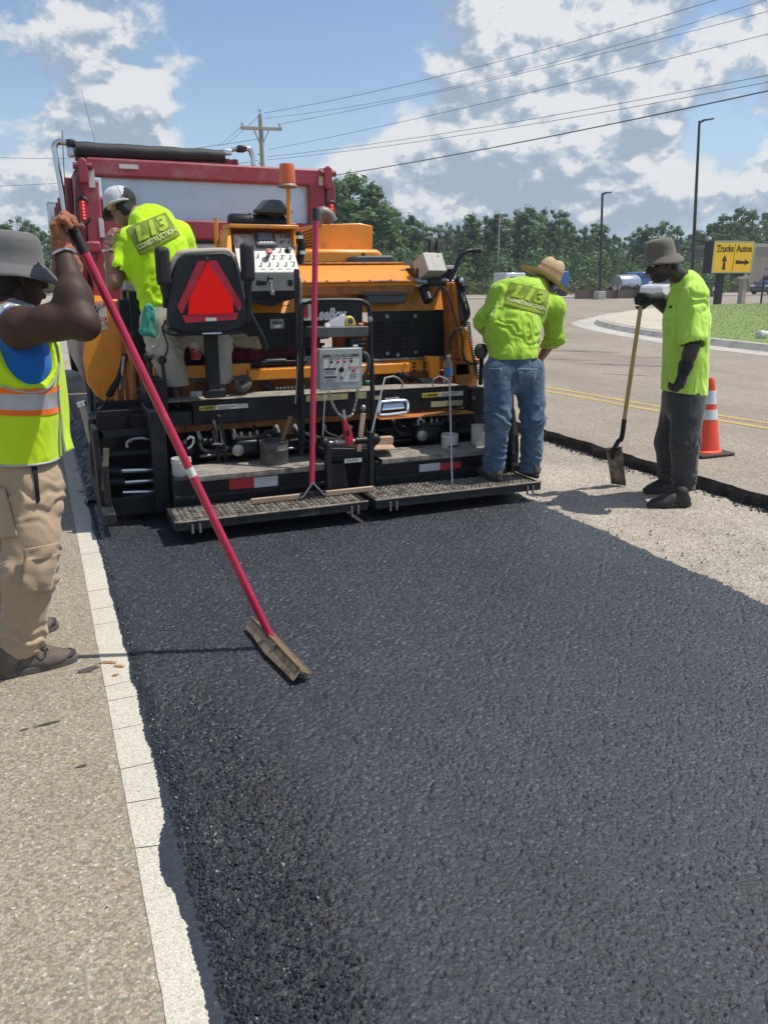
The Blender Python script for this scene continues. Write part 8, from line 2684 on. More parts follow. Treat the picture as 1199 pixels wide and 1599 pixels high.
# ------------------------------------------------------------------ man on the right step, straw hat
p3 = thing('person', (3.11, 4.9, 0.13), 'man in long-sleeved lime shirt, blue jeans and wide straw hat leaning over the paver step', 'person')
f3 = V((.10, .99, 0)).normalized()
r3 = V((.99, -.10, 0)).normalized()
pel3 = V((3.094, 4.94, 1.013))
wa3 = V((3.121, 5, 1.195))
ch3 = V((3.251, 5.12, 1.375))
up3 = V((3.382, 5.22, 1.448))
nk3 = V((3.524, 5.3, 1.538))
sL3, sR3 = V((3.14, 5.2, 1.464)), V((3.577, 5.2, 1.359))
eL3, wL3 = V((3.027, 5.24, 1.261)), V((3.248, 5.45, 1.044))
eR3, wR3 = V((3.671, 5.28, 1.14)), V((3.712, 5.5, 0.969))
sh3 = sdf_mesh('shirt', [('c', pel3, wa3, .178, .185, f3, .72), ('c', wa3, ch3, .185, .192, f3, .70), ('c', ch3, up3, .188, .122, f3, .70), ('c', sL3, sR3, .085, .085), ('c', sL3, eL3, .084, .066), ('c', eL3, wL3, .066, .046), ('c', sR3, eR3, .084, .066), ('c', eR3, wR3, .066, .046), ('c', up3, nk3 - (nk3 - up3) * .3, .085, .068)],
               .0095, .05, fold=.013, ff=(10, 10, 9), seed=17,
               rings=[(wa3, V((.35, .1, 1)), .008, 9, .13), (eL3, eL3 - sL3, .008, 15, .09), (eR3, eR3 - sR3, .008, 15, .09)], cuts=[('c', nk3, nk3 + (nk3 - up3) * 2, .06, .06)])
bisect(sh3, [(pel3 + V((0, 0, .018)), V((-.02, 0, 1)).normalized())])
so3 = link('shirt', sh3, M_HIVIS2, p3)
link('body', sdf_mesh('body', [('c', up3, nk3, .075, .060), ('c', nk3, V((3.619, 5.38, 1.524)), .058, .06), ('c', eL3, wL3, .05, .032), ('c', eR3, wR3, .05, .032), ('c', sL3, eL3, .055, .05), ('c', sR3, eR3, .055, .05), ('c', sL3, sR3, .06, .06)], .009, .03), M_SKINM, p3)
hand(p3, wL3, (.3, .8, -.5), (.5, -.3, -1), M_SKINM, curl=(55, 60, 40), thumb=1)
hand(p3, wR3, (-.3, .8, -.5), (-.5, -.3, -1), M_SKINM, curl=(55, 60, 40), thumb=-1)
h3L, h3R = V((2.987, 4.94, 0.937)), V((3.227, 4.94, 0.926))
k3L, a3L = V((2.946, 4.88, 0.606)), V((2.947, 4.9, 0.261))
k3R, a3R = V((3.24, 4.87, 0.588)), V((3.248, 4.88, 0.209))
tr3 = sdf_mesh('jeans', [('c', pel3 + V((0, 0, -.01)), pel3 - V((0, 0, .07)), .156, .170, f3, .80), ('c', h3L, k3L, .116, .088), ('c', k3L, a3L, .086, .074), ('c', h3R, k3R, .116, .086), ('c', k3R, a3R, .084, .074)], .0090, .028, fold=.008, ff=(10, 10, 10), seed=21,
               rings=[(k3L, V((.3, 0, 1)), .009, 14, .13), (k3R, V((-.3, 0, 1)), .009, 14, .13), (a3L + V((0, 0, .06)), V((.1, 0, 1)), .009, 18, .10), (a3R + V((0, 0, .06)), V((.1, 0, 1)), .009, 18, .10)])
jo3 = link('jeans', bisect(tr3, [(V((0, 0, .262)), V((.02, 0, 1))), (pel3 + V((0, 0, .03)), V((0, 0, -1)))]), M_DENIM, p3)
bv3 = BVHTree.FromPolygons([v.co[:] for v in tr3.vertices], [p.vertices[:] for p in tr3.polygons])
patch_on(bv3, ((2.972, 4.7, 0.988), (3.136, 4.7, 0.977), (3.118, 4.7, 0.851), (2.999, 4.7, 0.865)), 'back_pocket', M_DENIM, jo3, .004, thick=.004)
patch_on(bv3, ((2.752, 4.7, 0.997), (2.861, 4.7, 0.988), (2.856, 4.7, 0.881), (2.771, 4.7, 0.886)), 'back_pocket', M_DENIM, jo3, .004, thick=.004)
MB().tube([on_cloth(bv3, V((2.977, 4.7, 0.979)).lerp(V((3.137, 4.7, 0.968)), k / 8), .010) for k in range(9)], .003, 5).build('pocket_seam', cloth('pale_denim_seam', (.16, .22, .30), .1), jo3)
MB().tube([on_cloth(bv3, V((2.957, 4.7, 0.971)).lerp(V((2.949, 4.7, 0.851)), k / 8), .004) for k in range(9)], .003, 5).build('seat_seam', M_DENIM, jo3)
for a_ in (a3L, a3R):
 shoe(p3, V((a_.x, a_.y - .095, .166)), (0.03 if a_ is a3L else .10, 1, 0), M_BOOTD, M_SOLEK, L=.32, W=.13, high=.15, name='work_boot')
hd3, L3_ = head(p3, (3.648, 5.4, 1.556), (.55, .70, -.50), (.22, .30, 1), M_SKINM, M_HAIR)
ax3 = V((.42, -.20, .88)).normalized()
hc3 = V((3.615, 5.36, 1.561))
u_, w_, d_ = frame_of(ax3)
n_ = 48
prof = [(.02, .148), (.055, .150), (.078, .140), (.090, .10), (.099, .03), (.103, .0)]
brim = [(.103 + (.224 - .103) * t, .0 + .022 * t ** 2 - .012 * t) for t in (.15, .3, .45, .6, .75, .9, 1)]
v_, f_ = [], []
allp = prof + brim
for r, hh in allp:
 for k in range(n_):
  a = 2 * pi * k / n_
  t = max(0, (r - .103) / .115)
  v_.append(hc3 + d_ * (hh + .016 * t * cos(2 * a + .5) + (.012 * sin(a * 2) if r < .06 else 0)) + (u_ * cos(a) + w_ * sin(a)) * r)
for i in range(len(allp) - 1):
 f_ += [(i * n_ + k, i * n_ + (k + 1) % n_, (i + 1) * n_ + (k + 1) % n_, (i + 1) * n_ + k) for k in range(n_)]
f_.append(tuple(range(n_)))
ho = MB().add(v_, f_).build('straw_hat', M_STRAW, p3, ang=2)
sd = ho.modifiers.new('straw', 'SOLIDIFY')
sd.thickness = .004
for i in range(len(prof), len(allp)):
 MB().tube([v_[i * n_ + (k % n_)] + d_ * .002 for k in range(n_ + 1)], .0028, 5).build('straw_braid' if i < len(allp) - 1 else 'brim_binding', M_STRAW if i < len(allp) - 1 else M_STRAWD, ho)
for r, hh in ((.093, .085), (.0965, .055)):
 MB().tube([hc3 + d_ * (hh + .004 * (k % 2)) + (u_ * cos(a) + w_ * sin(a)) * (r + .002) for k, a in [(k, 2 * pi * k / 60) for k in range(61)]], .0028, 5).build('crown_braid', M_STRAWD if hh > .06 else M_STRAW, ho)
back_print(so3, p3, ((3.077, 5, 1.546), (3.41, 5, 1.479), (3.378, 5, 1.315), (3.038, 5, 1.391)), V((3.224, 5, 1.445)) - CAMP)

# ------------------------------------------------------------------ man with the shovel, right
p4 = thing('person', (4.382, 4.624, -0.1), 'man in lime T-shirt, olive bucket hat and black gloves leaning on a shovel', 'person')
f4 = V((-.93, .36, 0)).normalized()
l4 = V((-.36, -.93, 0)).normalized()          # his left, towards the camera
pel4 = V((4.503, 4.74, 0.735))
ch4 = V((4.474, 4.76, 1.268))
up4 = V((4.469, 4.77, 1.462))
nk4 = V((4.391, 4.78, 1.571))
sL4, sR4 = V((4.383, 4.6, 1.448)), V((4.58, 4.94, 1.439))
eL4, wL4 = V((4.307, 4.5, 1.106)), V((4.25, 4.5, 0.917))
sh_top = V((4.312, 5.08, 1.448))
sh_bot = V((4.322, 5.22, -0.009))
AX4 = (sh_top - sh_bot).normalized()
F4, N4, wR4 = grip(sh_top - AX4 * .03, AX4, V((-.9, .15, .05)), .030)
wR4 = V(wR4)
eR4 = V((4.566, 5, 1.294))
sh4 = sdf_mesh('shirt', [('c', pel4, ch4, .198, .190, f4, .78), ('c', ch4, up4, .190, .145, f4, .76), ('c', sL4, sR4, .076, .076), ('c', sL4, sL4.lerp(eL4, .85), .078, .094), ('c', sR4, sR4.lerp(eR4, .8), .09, .095), ('c', up4, nk4 - (nk4 - up4) * .3, .11, .076)],
               .0095, .05, fold=.017, ff=(10, 10, 3.2), seed=31, rings=[(sL4 - V((0, 0, .06)), V((.5, 0, .8)), .006, 12, .10)], cuts=[('c', nk4, nk4 + (nk4 - up4) * 2, .064, .064), ('c', sL4.lerp(eL4, .92), eL4 + (eL4 - sL4) * .4, .083, .10)])
dl = (eL4 - sL4).normalized()
bisect(sh4, [(pel4 + V((0, 0, .0)), V((.10, 0, 1)).normalized())])
so4 = link('shirt', sh4, M_HIVIS3, p4)
bv4 = BVHTree.FromPolygons([v.co[:] for v in sh4.vertices], [p.vertices[:] for p in sh4.polygons])
patch_on(bv4, ((4.056, 4.5, 1.388), (4.09, 4.5, 1.388), (4.092, 4.5, 1.371), (4.058, 4.5, 1.371)), 'pocket_tag', M_INK, so4, .003, nu=3, nv=3, thick=.002)
patch_on(bv4, ((4.038, 4.5, 1.393), (4.123, 4.5, 1.392), (4.131, 4.5, 1.287), (4.051, 4.5, 1.289)), 'chest_pocket', M_HIVIS3, so4, .002, nu=6, nv=6, thick=.002)
link('body', sdf_mesh('body', [('c', sL4, eL4, .060, .047), ('c', eL4, eL4.lerp(wL4, .35), .047, .048), ('c', eL4.lerp(wL4, .35), wL4, .046, .031), ('c', sR4, eR4, .06, .047), ('c', eR4, wR4, .047, .032), ('c', up4, nk4, .075, .062), ('c', nk4, V((4.281, 4.78, 1.634)), .060, .058), ('c', sL4, sR4, .065, .065)], .0085, .03), M_SKINK, p4)
hand(p4, wL4, V((4.213, 4.49, 0.82)) - wL4, (-.2, .9, -.1), M_GLOVEK, curl=(48, 55, 40), s=1.05, fat=1.25, thumb=1, thumb_curl=(15, 15), name='gloved_hand', cuff=M_GLOVEK)
hand(p4, wR4, F4, N4, M_GLOVEK, curl=(66, 78, 40), s=1.05, fat=1.25, thumb=1, name='gloved_hand', cuff=M_GLOVEK)
h4L, h4R = pel4 + l4 * .09 - V((0, 0, .04)), pel4 - l4 * .09 - V((0, 0, .04))
k4L, a4L = V((4.434, 4.6, 0.379)), V((4.487, 4.62, 0.034))
k4R, a4R = V((4.532, 4.88, 0.32)), V((4.586, 4.9, 0.038))
tr4 = sdf_mesh('jeans', [('c', pel4 + V((0, 0, .03)), pel4 - V((0, 0, .08)), .160, .165, f4, .85), ('c', h4L, k4L, .125, .104), ('c', k4L, a4L, .102, .085), ('c', h4R, k4R, .122, .100), ('c', k4R, a4R, .098, .082)], .0095, .04, fold=.008, ff=(9, 9, 5), seed=41,
               rings=[(k4L, V((0, 0, 1)), .006, 12, .10), (a4L + V((0, 0, .03)), V((.1, 0, 1)), .010, 18, .09), (a4R + V((0, 0, .03)), V((.1, 0, 1)), .010, 18, .09)])
link('jeans', bisect(tr4, [(V((0, 0, a4L.z - .035)), V((0, 0, 1))), (pel4 + V((0, 0, .08)), V((0, 0, -1)))]), M_DARKJ, p4)
shoe(p4, V((4.448, 4.491, -0.098)), f4, M_SHOEK, M_SOLEK, L=.325, W=.12, high=.11, name='work_shoe')
shoe(p4, V((4.641, 4.883, -0.098)) + V((.06, 0, 0)), V((-.95, .22, 0)), M_SHOEK, M_SOLEK, L=.31, W=.115, high=.11, name='work_shoe')
hd4, L4_ = head(p4, (4.23, 4.8, 1.669), (-.86, .33, -.42), (-.26, .10, 1), M_SKINK, M_HAIR, beard=M_HAIR, s=1.02)
bucket_hat(p4, V((4.205, 4.8, 1.726)), (-.20, .03, 1), M_HATT, R=.158, rc=.104, h=.118)

# ------------------------------------------------------------------ worker beyond the hopper, only his hand shows past the first man's face
p5 = thing('person', (-0.109, 10, 0.975), 'worker hidden behind the man in the vest, one bare hand reaching to the hopper', 'person')
q5 = V((-0.098, 10.3, 1.314))
hnd = V((0.111, 9.9, 1.417))
cx, cy = q5.x - .12, q5.y
P5 = lambda x, y, z: V((cx + x, cy + y, z))
sh5 = sdf_mesh('shirt', [('c', P5(0, 0, .95), P5(0, 0, 1.32), .16, .17, (0, 1, 0), .7), ('c', P5(-.15, 0, 1.38), P5(.15, 0, 1.38), .075, .075), ('c', P5(.16, 0, 1.38), P5(.22, -.08, 1.22), .075, .07), ('c', P5(-.16, 0, 1.38), P5(-.24, 0, 1.15), .075, .07)], .014, .05, fold=.008)
link('shirt', bisect(sh5, [(P5(0, 0, .93), V((0, 0, 1)))]), M_HIVIS2, p5)
w5 = hnd - V((.10, 0, .02))
link('body', sdf_mesh('body', [('c', P5(.16, 0, 1.38), P5(.24, -.12, 1.20), .055, .045), ('c', P5(.24, -.12, 1.20), w5, .045, .03), ('c', P5(-.16, 0, 1.38), P5(-.26, 0, 1.10), .055, .045), ('c', P5(-.26, 0, 1.10), P5(-.24, -.1, .86), .045, .03), ('c', P5(0, 0, 1.38), P5(0, 0, 1.55), .06, .056), ('c', P5(-.15, 0, 1.38), P5(.15, 0, 1.38), .06, .06)], .012, .03), M_SKINM, p5)
hand(p5, w5, hnd - w5, (0, .3, -1), M_SKINM, curl=(45, 60, 40), thumb=1, res=.006)
hand(p5, P5(-.24, -.1, .86), (0, 0, -1), (1, 0, 0), M_SKINM, curl=(20, 30, 20), thumb=1, res=.006)
link('trousers', bisect(sdf_mesh('trousers', [('c', P5(0, 0, .97), P5(0, 0, .88), .15, .155, (0, 1, 0), .8), ('c', P5(-.09, 0, .86), P5(-.10, 0, .48), .10, .08), ('c', P5(-.10, 0, .48), P5(-.10, .03, .10), .08, .068), ('c', P5(.09, 0, .86), P5(.10, 0, .48), .10, .08), ('c', P5(.10, 0, .48), P5(.10, .03, .10), .08, .068)], .014, .04, fold=.007), [(P5(0, 0, .06), V((0, 0, 1)))]), M_DARKJ, p5)
for s in (-.1, .1):
 shoe(p5, P5(s, .08, .0), (0, -1, 0), M_BOOTD, M_SOLEK, name='work_boot')
head(p5, P5(0, 0, 1.64), (.6, -.8, -.1), (0, 0, 1), M_SKINM, M_HAIR)

# ================================================================== tools and small things
M_REDH = mat('red_fibreglass_handle', (0.42, 0.012, 0.050), 0.35, var=0.10, vs=6, coat=0.2, dirt=((0.45, 0.13, 0.13), 0.12, 18))
M_BRASS = mat('worn_magnesium_blade', (0.33, 0.24, 0.15), 0.45, metal=0.6, var=0.3, vs=18, dirt=((0.12, 0.085, 0.06), 0.3, 18))
M_WOODT = mat('pale_wood_blade', (0.42, 0.29, 0.20), 0.75, var=0.2, vs=6, stretch=(0.4, 1, 4), dirt=((0.2, 0.13, 0.09), 0.25, 10))
M_ASHW = mat('ash_wood_handle', (0.55, 0.38, 0.17), 0.55, var=0.15, vs=5, stretch=(3, 3, 0.5))

# red lute held by the man in the vest: handle and toothed blade lying on the mat
lute = thing('asphalt_lute', H_BOT, 'red-handled toothed asphalt rake held upright, its metal blade on the fresh mat', 'asphalt rake')
MB().cyl(H_BOT, H_TOP - AX * .10, .0175, n=16).build('handle', M_REDH, lute)
MB().cyl(H_TOP - AX * .11, H_TOP + AX * .03, .0195, n=16).build('grip_sleeve', M_RUB, lute)
lm = H_BOT.lerp(H_TOP, .437)
MB().cyl(lm - AX * .02, lm + AX * .02, .0178, n=16).build('handle_label', M_STICKW, lute)
b0, b1 = V((0.762, 3.368, 0.05)), V((0.817, 2.785, 0.02))
bd = (b1 - b0).normalized()
bx = (bd.cross(V((0, 0, 1)))).normalized()       # away from the camera side
if bx.x < 0:
 bx = -bx
bz = bx.cross(bd)
if bz.z < 0:
 bz = -bz
BL = (b1 - b0).length
gz = .034

def bp(t, x, z):
 q = b0 + bd * (BL * t)
 return V((q.x, q.y, 0)) + bx * x + V((0, 0, gz + z))

MB().prism([bp(0, -.028, -.004), bp(.18, -.030, -.004), bp(.5, -.042, -.004), bp(.82, -.032, -.004), bp(1, -.028, -.004), bp(1, .004, .030), bp(0, .004, .030)], (0, 0, .004)).build('blade', M_BRASS, lute)
MB().add([bp(0, .004, .030), bp(1, .004, .030), bp(1, -.030, .0), bp(0, -.030, .0), bp(0, .006, .036), bp(1, .006, .036)], [(0, 1, 2, 3), (0, 4, 5, 1)]).build('blade_flange', M_BRASS, lute)
MB().bar(bp(.02, .004, .036), bp(.98, .004, .036), .006, .028).build('spine', M_BRASS, lute)
mb = MB()
nt_ = 24
v_ = [bp(0, .008, .032), bp(1, .008, .032)]
pts = [bp(0, .008, .03)]
for k in range(nt_):
 t0, t1 = .02 + .96 * k / nt_, .02 + .96 * (k + 1) / nt_
 pts += [bp(t0, .044, .012), bp((t0 + t1) / 2, .070, .000)]
pts += [bp(.98, .044, .012), bp(1, .050, .008), bp(1, .008, .03)]
MB().prism(pts, (0, 0, .003)).build('toothed_edge', M_BRASS, lute)
MB().cyl(H_BOT + AX * .0, bp(.56, .0, .03), .017, .014, 12).build('socket', M_BRASS, lute)
MB().cyl(H_BOT + AX * .001, H_BOT + AX * .012, .0195, n=14).build('socket_ring', M_STEEL, lute)

# second red lute leaning on the paver, wooden blade on the step
t2 = V((1.755, 5.26, 2.002))
m2 = V((1.574, 4.93, 0.253))
l2 = thing('asphalt_lute', m2, 'red-handled lute with a long wooden blade leaning against the middle of the paver', 'asphalt rake')
a2 = (t2 - m2).normalized()
MB().cyl(m2, t2 - a2 * .07, .0195, n=16).build('handle', M_REDH, l2)
MB().cyl(t2 - a2 * .075, t2, .0215, n=16).build('grip_sleeve', M_RUB, l2)
w0, w1 = V((1.157, 4.92, 0.268)), V((2.011, 4.92, 0.189))
mb = MB().box(w0.x, w1.x, .170, .203, 4.91, 4.935)
mb.build('wooden_blade', M_WOODT, l2, bevel=.003)
MB().box(m2.x - .09, m2.x + .09, .176, .215, 4.903, 4.910).build('bracket_plate', M_BKD, l2, bevel=.002)
for s in (-1, 1):
 MB().cyl(m2 + V((0, -.02, .02)), V((m2.x + s * .075, 4.899, .183)), .006, n=8).build('stay_rod', M_STEEL, l2)
 MB().cyl((m2.x + s * .085, 4.898, .185), (m2.x + s * .085, 4.905, .185), .008, n=8).build('bracket_bolt', M_STEEL, l2)

# shovel
sv = thing('shovel', (4.373, 5.25, -0.076), 'square-point shovel with pale wooden handle standing on the milled lane', 'shovel')
fer = sh_bot.lerp(sh_top, .30)
MB().cyl(sh_bot.lerp(sh_top, .27), sh_top + AX4 * .0, .0175, .0165, 14).build('handle', M_ASHW, sv)
MB().ell(sh_top, .0167, 12, 8).build('handle_end', M_ASHW, sv)
MB().tube(smooth_pts([sh_bot.lerp(sh_top, .33), sh_bot.lerp(sh_top, .22), V((4.31, 5.21, 0.287)), V((4.266, 5.21, 0.21)), V((4.268, 5.22, 0.138))], 5), [.0195] * 9 + [.019] * 8 + [.016] * 4, 12).build('socket', M_BKD, sv)
tp0, tp1 = V((4.226, 5.26, 0.22)), V((4.313, 5.16, 0.242))
bt0, bt1 = V((4.333, 5.28, -0.107)), V((4.406, 5.18, -0.047))
bt0.z = bt1.z = -.098
v_, f_ = [], []
nu, nv = 8, 8
for j in range(nv + 1):
 for i in range(nu + 1):
  u, w = i / nu, j / nv
  p = tp0.lerp(tp1, u).lerp(bt0.lerp(bt1, u), w)
  v_.append(p + V((.03, .06, 0)).normalized() * (.030 * (1 - (2 * u - 1) ** 2) * (1 - .7 * w)) + V((-.004, 0, 0)))
n = nu + 1
bl = MB().add(v_, [(j * n + i, j * n + i + 1, j * n + i + n + 1, j * n + i + n) for j in range(nv) for i in range(nu)]).build('blade', mat('worn_shovel_steel', (.30, .25, .21), .45, metal=.6, var=.25, vs=10, dirt=((.05, .045, .04), .4, 9)), sv, ang=2)
sd = bl.modifiers.new('steel', 'SOLIDIFY')
sd.thickness = .004
MB().bar(tp0 + V((0, 0, .003)), tp1 + V((0, 0, .003)), .016, .006).build('foot_tread', M_STEEL, sv)

# traffic cone
cb = V((5.59, 5.567, 0))
cn_ = thing('traffic_cone', cb, 'orange traffic cone with two white collars standing behind the man with the shovel', 'traffic cone')
M_CONE = mat('cone_orange', (0.82, 0.070, 0.022), 0.5, var=0.06, vs=6, dirt=((0.55, 0.09, 0.05), 0.15, 10))
M_COLLAR = mat('cone_white_collar', (0.62, 0.65, 0.70), 0.4, var=0.05, vs=20)
MB().box(cb.x - .2, cb.x + .2, .003, .032, cb.y - .2, cb.y + .2).build('base', mat('cone_black_base', (.045, .032, .030), .8, var=.2), cn_, bevel=.02, seg=3)
ch_ = .67
rad = lambda z: .145 - (.145 - .030) * (z / ch_)
MB().lathe((cb.x, cb.y, .030), [(.165, 0), (.16, .012), (rad(.02), .02), (rad(.3), .30), (rad(.6), .60), (rad(ch_ - .01), ch_ - .01), (.022, ch_), (.018, ch_ - .02)], n=36).build('cone_body', M_CONE, cn_)
for z0, z1 in ((.30, .39), (.44, .56)):
 MB().lathe((cb.x, cb.y, .030), [(rad(z0) + .0022, z0), (rad(z1) + .0022, z1)], n=36).build('reflective_collar', M_COLLAR, cn_)

# cups, cans and bottles on the paver
M_PVC = mat('white_plastic_pail', (0.60, 0.58, 0.53), 0.5, var=0.06, vs=10, dirt=((0.25, 0.22, 0.18), 0.2, 14))
M_TAR = mat('tar_residue', (0.015, 0.014, 0.013), 0.5, var=0.3, vs=30)

def pail(px, y, r, h, label, dark=True):
 b = V(px)
 o = thing('plastic_pail', (b.x, b.y, b.z), label, 'pail', 'white pails on the screed plates')
 MB().lathe(b, [(r * .93, 0), (r, .006), (r * 1.0, h * .75), (r * 1.05, h * .76), (r * 1.05, h * .82), (r * 1.0, h * .83), (r * 1.02, h), (r * .93, h), (r * .90, h * .3), (0, h * .3)], n=28).build('pail_body', M_PVC, o)
 if dark:
  MB().lathe(b + V((0, 0, h * .72)), [(0, .012), (r * .5, .016), (r * .91, 0)], n=20).build('tar_contents', M_TAR, o)
  for a in (-2.0, -1.5, -1.1):
   d_ = V((cos(a), sin(a), 0))
   MB().ell(b + d_ * r * .985 + V((0, 0, .02)), (.018, .006, .010), 8, 6).build('tar_blotch', M_TAR, o)
 return o

pail((2.75, 5.22, .3535), 5.22, .062, .105, 'white pail holding tar on the right screed plate')
pail((3.008, 5.24, .3535), 5.24, .058, .150, 'taller clean white pail beside the jeans of the straw-hatted man', False)
pail((0.776, 5.2, .335), 5.2, .062, .115, 'white pail half hidden behind the red rake handle, left screed plate', False)
# dark metal pot with a wooden-handled brush
cbk = V((1.411, 5.24, .3535))
pot = thing('metal_pot', cbk, 'tarry grey metal pot on the left screed plate', 'pot')
M_POT = mat('tarry_grey_metal', (.13, .122, .112), .6, metal=.3, var=.25, vs=9, dirt=((.035, .032, .03), .35, 8))
MB().lathe(cbk, [(.094, 0), (.097, .01), (.097, .095), (.101, .10), (.097, .105), (.097, .155), (.091, .155), (.088, .02), (0, .02)], n=30).build('pot_body', M_POT, pot)
MB().tube([cbk + V((cos(a) * .097, sin(a) * .097, .155)) for a in [2 * pi * k / 30 for k in range(31)]], .004, 6).build('rim', M_POT, pot)
br0, br1 = cbk + V((-.0, -.02, .03)), V((1.524, 5.2, 0.673))
brh = thing('brush', br0, 'wooden-handled brush standing in the tarry metal pot', 'brush')
MB().tube([br0, br0.lerp(br1, .5), br1], [.010, .012, .016], 10).build('handle', mat('old_brown_wood', (.20, .13, .085), .8, var=.2, vs=8), brh)
MB().obox(br0 + V((0, 0, -.0)), (.07, .03, .02)).build('bristles', M_TAR, brh, bevel=.005)
# short dark tube lying on the left deck
MB().tube(smooth_pts([(1.244, 5.62, 0.854), (1.293, 5.6, 0.826), (1.34, 5.62, 0.858), (1.333, 5.66, 0.881), (1.259, 5.68, 0.873)], 6), .030, 14).build('rubber_tube', mat('dusty_rubber', (.085, .075, .068), .8, var=.2))
tag(bpy.data.objects['rubber_tube'], 'short bent dusty rubber tube lying on the deck by the brown boot', 'rubber tube')
# bottle
wb = V((2.932, 5.62, .777))
bt = thing('water_bottle', wb, 'clear plastic water bottle with blue label on the right rear deck', 'water bottle')
M_PET = mat('clear_plastic', (.85, .88, .9), .08, trans=.92, var=.02)
MB().lathe(wb, [(.028, 0), (.033, .008), (.033, .05), (.031, .055), (.033, .06), (.033, .14), (.028, .165), (.014, .185), (.013, .205)], n=22).build('bottle_body', M_PET, bt)
MB().lathe(wb, [(.0335, .062), (.0335, .125)], n=22).build('label', mat('blue_label', (.05, .16, .42), .4, var=.35, vs=40), bt)
MB().lathe(wb + V((0, 0, .205)), [(.015, 0), (.015, .016), (0, .017)], n=16).build('cap', M_STICKW, bt)
# soda cup among the red bags
cw = V((1.021, 5.78, 1.026))
cdir = V((-.12, -.1, 1)).normalized()
cup = thing('soda_cup', cw, 'red and white soda cup tilted among the red bags under the seat', 'cup')
MB().lathe(cw, [(.034, 0), (.046, .135)], axis=cdir, n=22).build('cup_body', mat('red_white_print', (.50, .05, .06), .5, var=.5, vs=26, dirt=((.65, .6, .58), .4, 22)), cup)
MB().lathe(cw + cdir * .085, [(.0437, 0), (.0468, .05)], axis=cdir, n=22).build('cup_band', M_STICKW, cup)
MB().lathe(cw + cdir * .135, [(.048, 0), (.049, .006), (.043, .018), (0, .02)], axis=cdir, n=22).build('lid', M_STICKW, cup)
# bags and a jacket heaped on the tray
M_REDBAG = cloth('dark_red_bag', (.14, .010, .022), .6, 14, .6, var=.25, stretch=(1, 1, 1.5))
for nm, pa, pb_, r0, r1_, lab in (('red_bag', (0.893, 6, 1.047), (1.18, 6.05, 1.052), .10, .085, 'crumpled dark red bag on the tray behind the soda cup'),
                                 ('red_jacket', (1.384, 6, 1.03), (1.794, 6.05, 1.011), .085, .095, 'crumpled dark red jacket on the tray right of the seat post')):
 a_, b_ = V(pa), V(pb_)
 mid = a_.lerp(b_, .5)
 me = sdf_mesh(nm, [('c', a_, b_, r0, r1_, (0, 1, 0), .9), ('e', mid + V((.08, -.05, .04)), (.12, .08, .06)), ('e', mid + V((-.10, -.06, .0)), (.10, .08, .07))], .010, .05, fold=.022, ff=(13, 13, 16), seed=len(nm))
 tag(link(nm, me, M_REDBAG), lab, 'bag' if nm == 'red_bag' else 'jacket')
fb_ = sdf_mesh('folded_cloth', [('c', V((1.352, 5.9, 1.154)), V((1.475, 5.9, 1.137)), .05, .06, (0, 0, 1), .6), ('c', V((1.341, 5.9, 1.113)), V((1.473, 5.9, 1.091)), .05, .06, (0, 0, 1), .5)], .009, .02, fold=.010, ff=(20, 20, 12))
tag(link('folded_cloth', fb_, cloth('tan_cloth', (.36, .27, .19), .4, 14)), 'folded tan cloth behind the right edge of the seat', 'cloth')
tag(MB().obox((1.603, 5.86, 0.982), (.16, .12, .035)).build('black_case', M_GREYD, bevel=.008), 'small flat black case lying in front of the red jacket', 'case')
# tray things: tape measure, bag of papers, white reel, orange cap
tz = 1.256
tm = V((1.982, 5.25, tz + .034))
tp = thing('tape_measure', tm, 'yellow tape measure on the small tray above the grey box', 'tape measure')
MB().prism([tm + V((-.036, 0, -.034)), tm + V((.042, 0, -.034)), tm + V((.040, 0, -.012)), tm + V((.024, 0, .026)), tm + V((.0, 0, .036)), tm + V((-.026, 0, .028)), tm + V((-.036, 0, .005))], (0, .035, 0)).build('case', mat('tape_yellow', (.72, .56, .08), .4, var=.06), tp, bevel=.008, seg=3)
MB().lathe(tm + V((0, -.001, 0)), [(.020, 0), (.018, .003), (0, .003)], axis=(0, -1, 0), n=18).build('disc', M_GREYD, tp)
MB().box(tm.x + .030, tm.x + .048, tm.z - .034, tm.z - .022, tm.y + .006, tm.y + .03).build('hook', M_BK, tp)
pq = [V((1.82, 5.24, 1.257)), V((1.824, 5.25, 1.286)), V((1.938, 5.27, 1.337)), V((1.961, 5.27, 1.329)), V((1.943, 5.25, 1.253))]
zb_ = MB().prism(pq, (0, .03, 0)).build('plastic_wallet', mat('milky_plastic', (.42, .42, .46), .25, var=.25, vs=14, spec=.7), bevel=.004)
tag(zb_, 'crumpled clear plastic wallet propped on the small tray', 'plastic wallet')
o = MB().lathe((1.809, 5.235, 1.261), [(.02, -.012), (.024, 0), (.02, .012)], axis=(.2, -1, .3), n=18).build('tape_roll', M_STICKW)
tag(o, 'small white tape roll at the left of the tray', 'tape roll')
o = MB().obox((2.056, 5.25, tz + .010), (.035, .03, .02)).build('orange_plug', mat('orange_plug', (.65, .25, .12), .5), bevel=.005)
tag(o, 'tiny orange plug at the right end of the tray', 'plug')
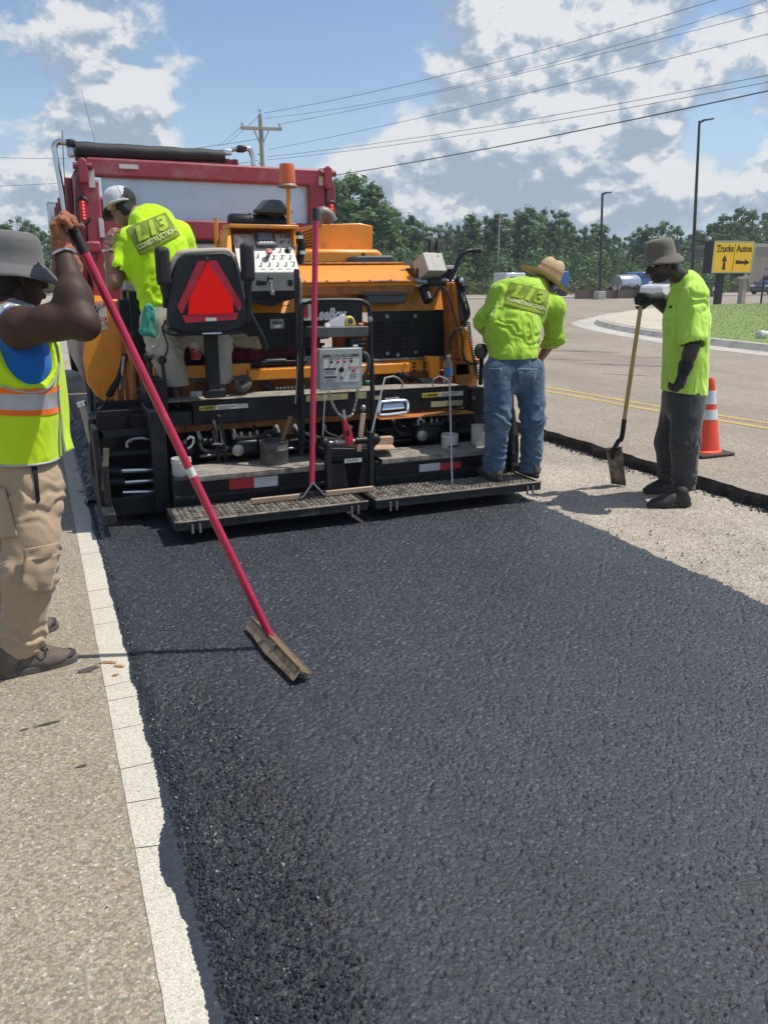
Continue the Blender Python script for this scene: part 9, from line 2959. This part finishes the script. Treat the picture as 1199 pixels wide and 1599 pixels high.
# wire depth hooks
M_WIREB = mat('bright_wire', (.60, .58, .54), .35, metal=.7)
for pts, lab in (([(2.044, 5.08, 0.469), (2.105, 5.12, 0.625), (2.202, 5.2, 0.855), (2.233, 5.24, 0.894), (2.298, 5.24, 0.904), (2.338, 5.24, 0.889), (2.377, 5.25, 0.849), (2.377, 5.27, 0.81)], 'bent wire hook rod slanting left of the grab handle'),
                 ([(2.62, 4.92, 0.16), (2.671, 5.05, 0.435), (2.739, 5.22, 0.826), (2.738, 5.24, 0.856), (2.664, 5.24, 0.887), (2.622, 5.25, 0.865), (2.618, 5.26, 0.827), (2.634, 5.27, 0.806)], 'bent wire hook rod standing upright on the right foot step')):
 o = MB().tube(pts, .0055, 8).build('wire_hook', M_WIREB)
 tag(o, lab, 'hook rod', 'wire hooks leaning on the paver')
# wooden scraper by the turnbuckle and wood offcut on the plate
s0_, s1_ = V((2.019, 5.12, 0.675)), V((1.975, 5.1, 0.412))
sc_ = thing('wooden_paddle', s1_, 'wooden paddle stuck upright behind the red ratchet handle', 'paddle')
MB().bar(s0_, s1_, .036, .014, up=(0, 1, 0)).build('handle', M_WOODT, sc_, bevel=.003)
MB().prism([(1.981, 5.1, 0.48), (2.009, 5.1, 0.468), (1.985, 5.1, 0.407), (1.966, 5.1, 0.417)], (0, .012, 0)).build('blade', M_WOODT, sc_)
MB().ell((2.023, 5.13, 0.709), (.022, .02, .024), 12, 8).build('ferrule', M_STEEL, sc_)
o = MB().prism([(2.091, 5.1, 0.412), (2.258, 5.1, 0.402), (2.315, 5.3, 0.397), (2.178, 5.3, 0.403)], (0, 0, .008)).build('wood_scrap', M_WOODT, bevel=.002)
tag(o, 'flat wood scrap lying on the left end of the right screed plate', 'wood scrap')
o = MB().bar((2.178, 5.3, 0.437), (2.315, 5.3, 0.435), .06, .05, up=(0, 0, 1)).build('wood_block', M_WOODT, bevel=.004)
tag(o, 'short wood block standing behind the flat wood scrap', 'wood block')
# white plastic bag on the lawn
bg1 = sdf_mesh('litter', [('c', V((16.155, 14.659, 0.15)) + V((0, 0, .06)), V((16.663, 14.911, 0.15)) + V((0, 0, .05)), .10, .08)], .02, .05, fold=.05, ff=(7, 7, 7))
tag(link('litter', bg1, M_STICKW), 'crumpled white litter lying on the lawn at the right edge', 'litter')

# ------------------------------------------------------------------ summer haze over the whole place
hm = bpy.data.materials.new('summer_haze')
hm.use_nodes = True
hm.node_tree.nodes.clear()
pv_ = hm.node_tree.nodes.new('ShaderNodeVolumePrincipled')
pv_.inputs['Color'].default_value = (0.80, 0.88, 1.0, 1)
pv_.inputs['Density'].default_value = 0.0008
pv_.inputs['Anisotropy'].default_value = 0.3
ho_ = hm.node_tree.nodes.new('ShaderNodeOutputMaterial')
hm.node_tree.links.new(pv_.outputs[0], ho_.inputs['Volume'])
MB().box(-430, 530, -1.2, 22, -50, 650).build('haze', hm, smooth=False, kind='stuff')
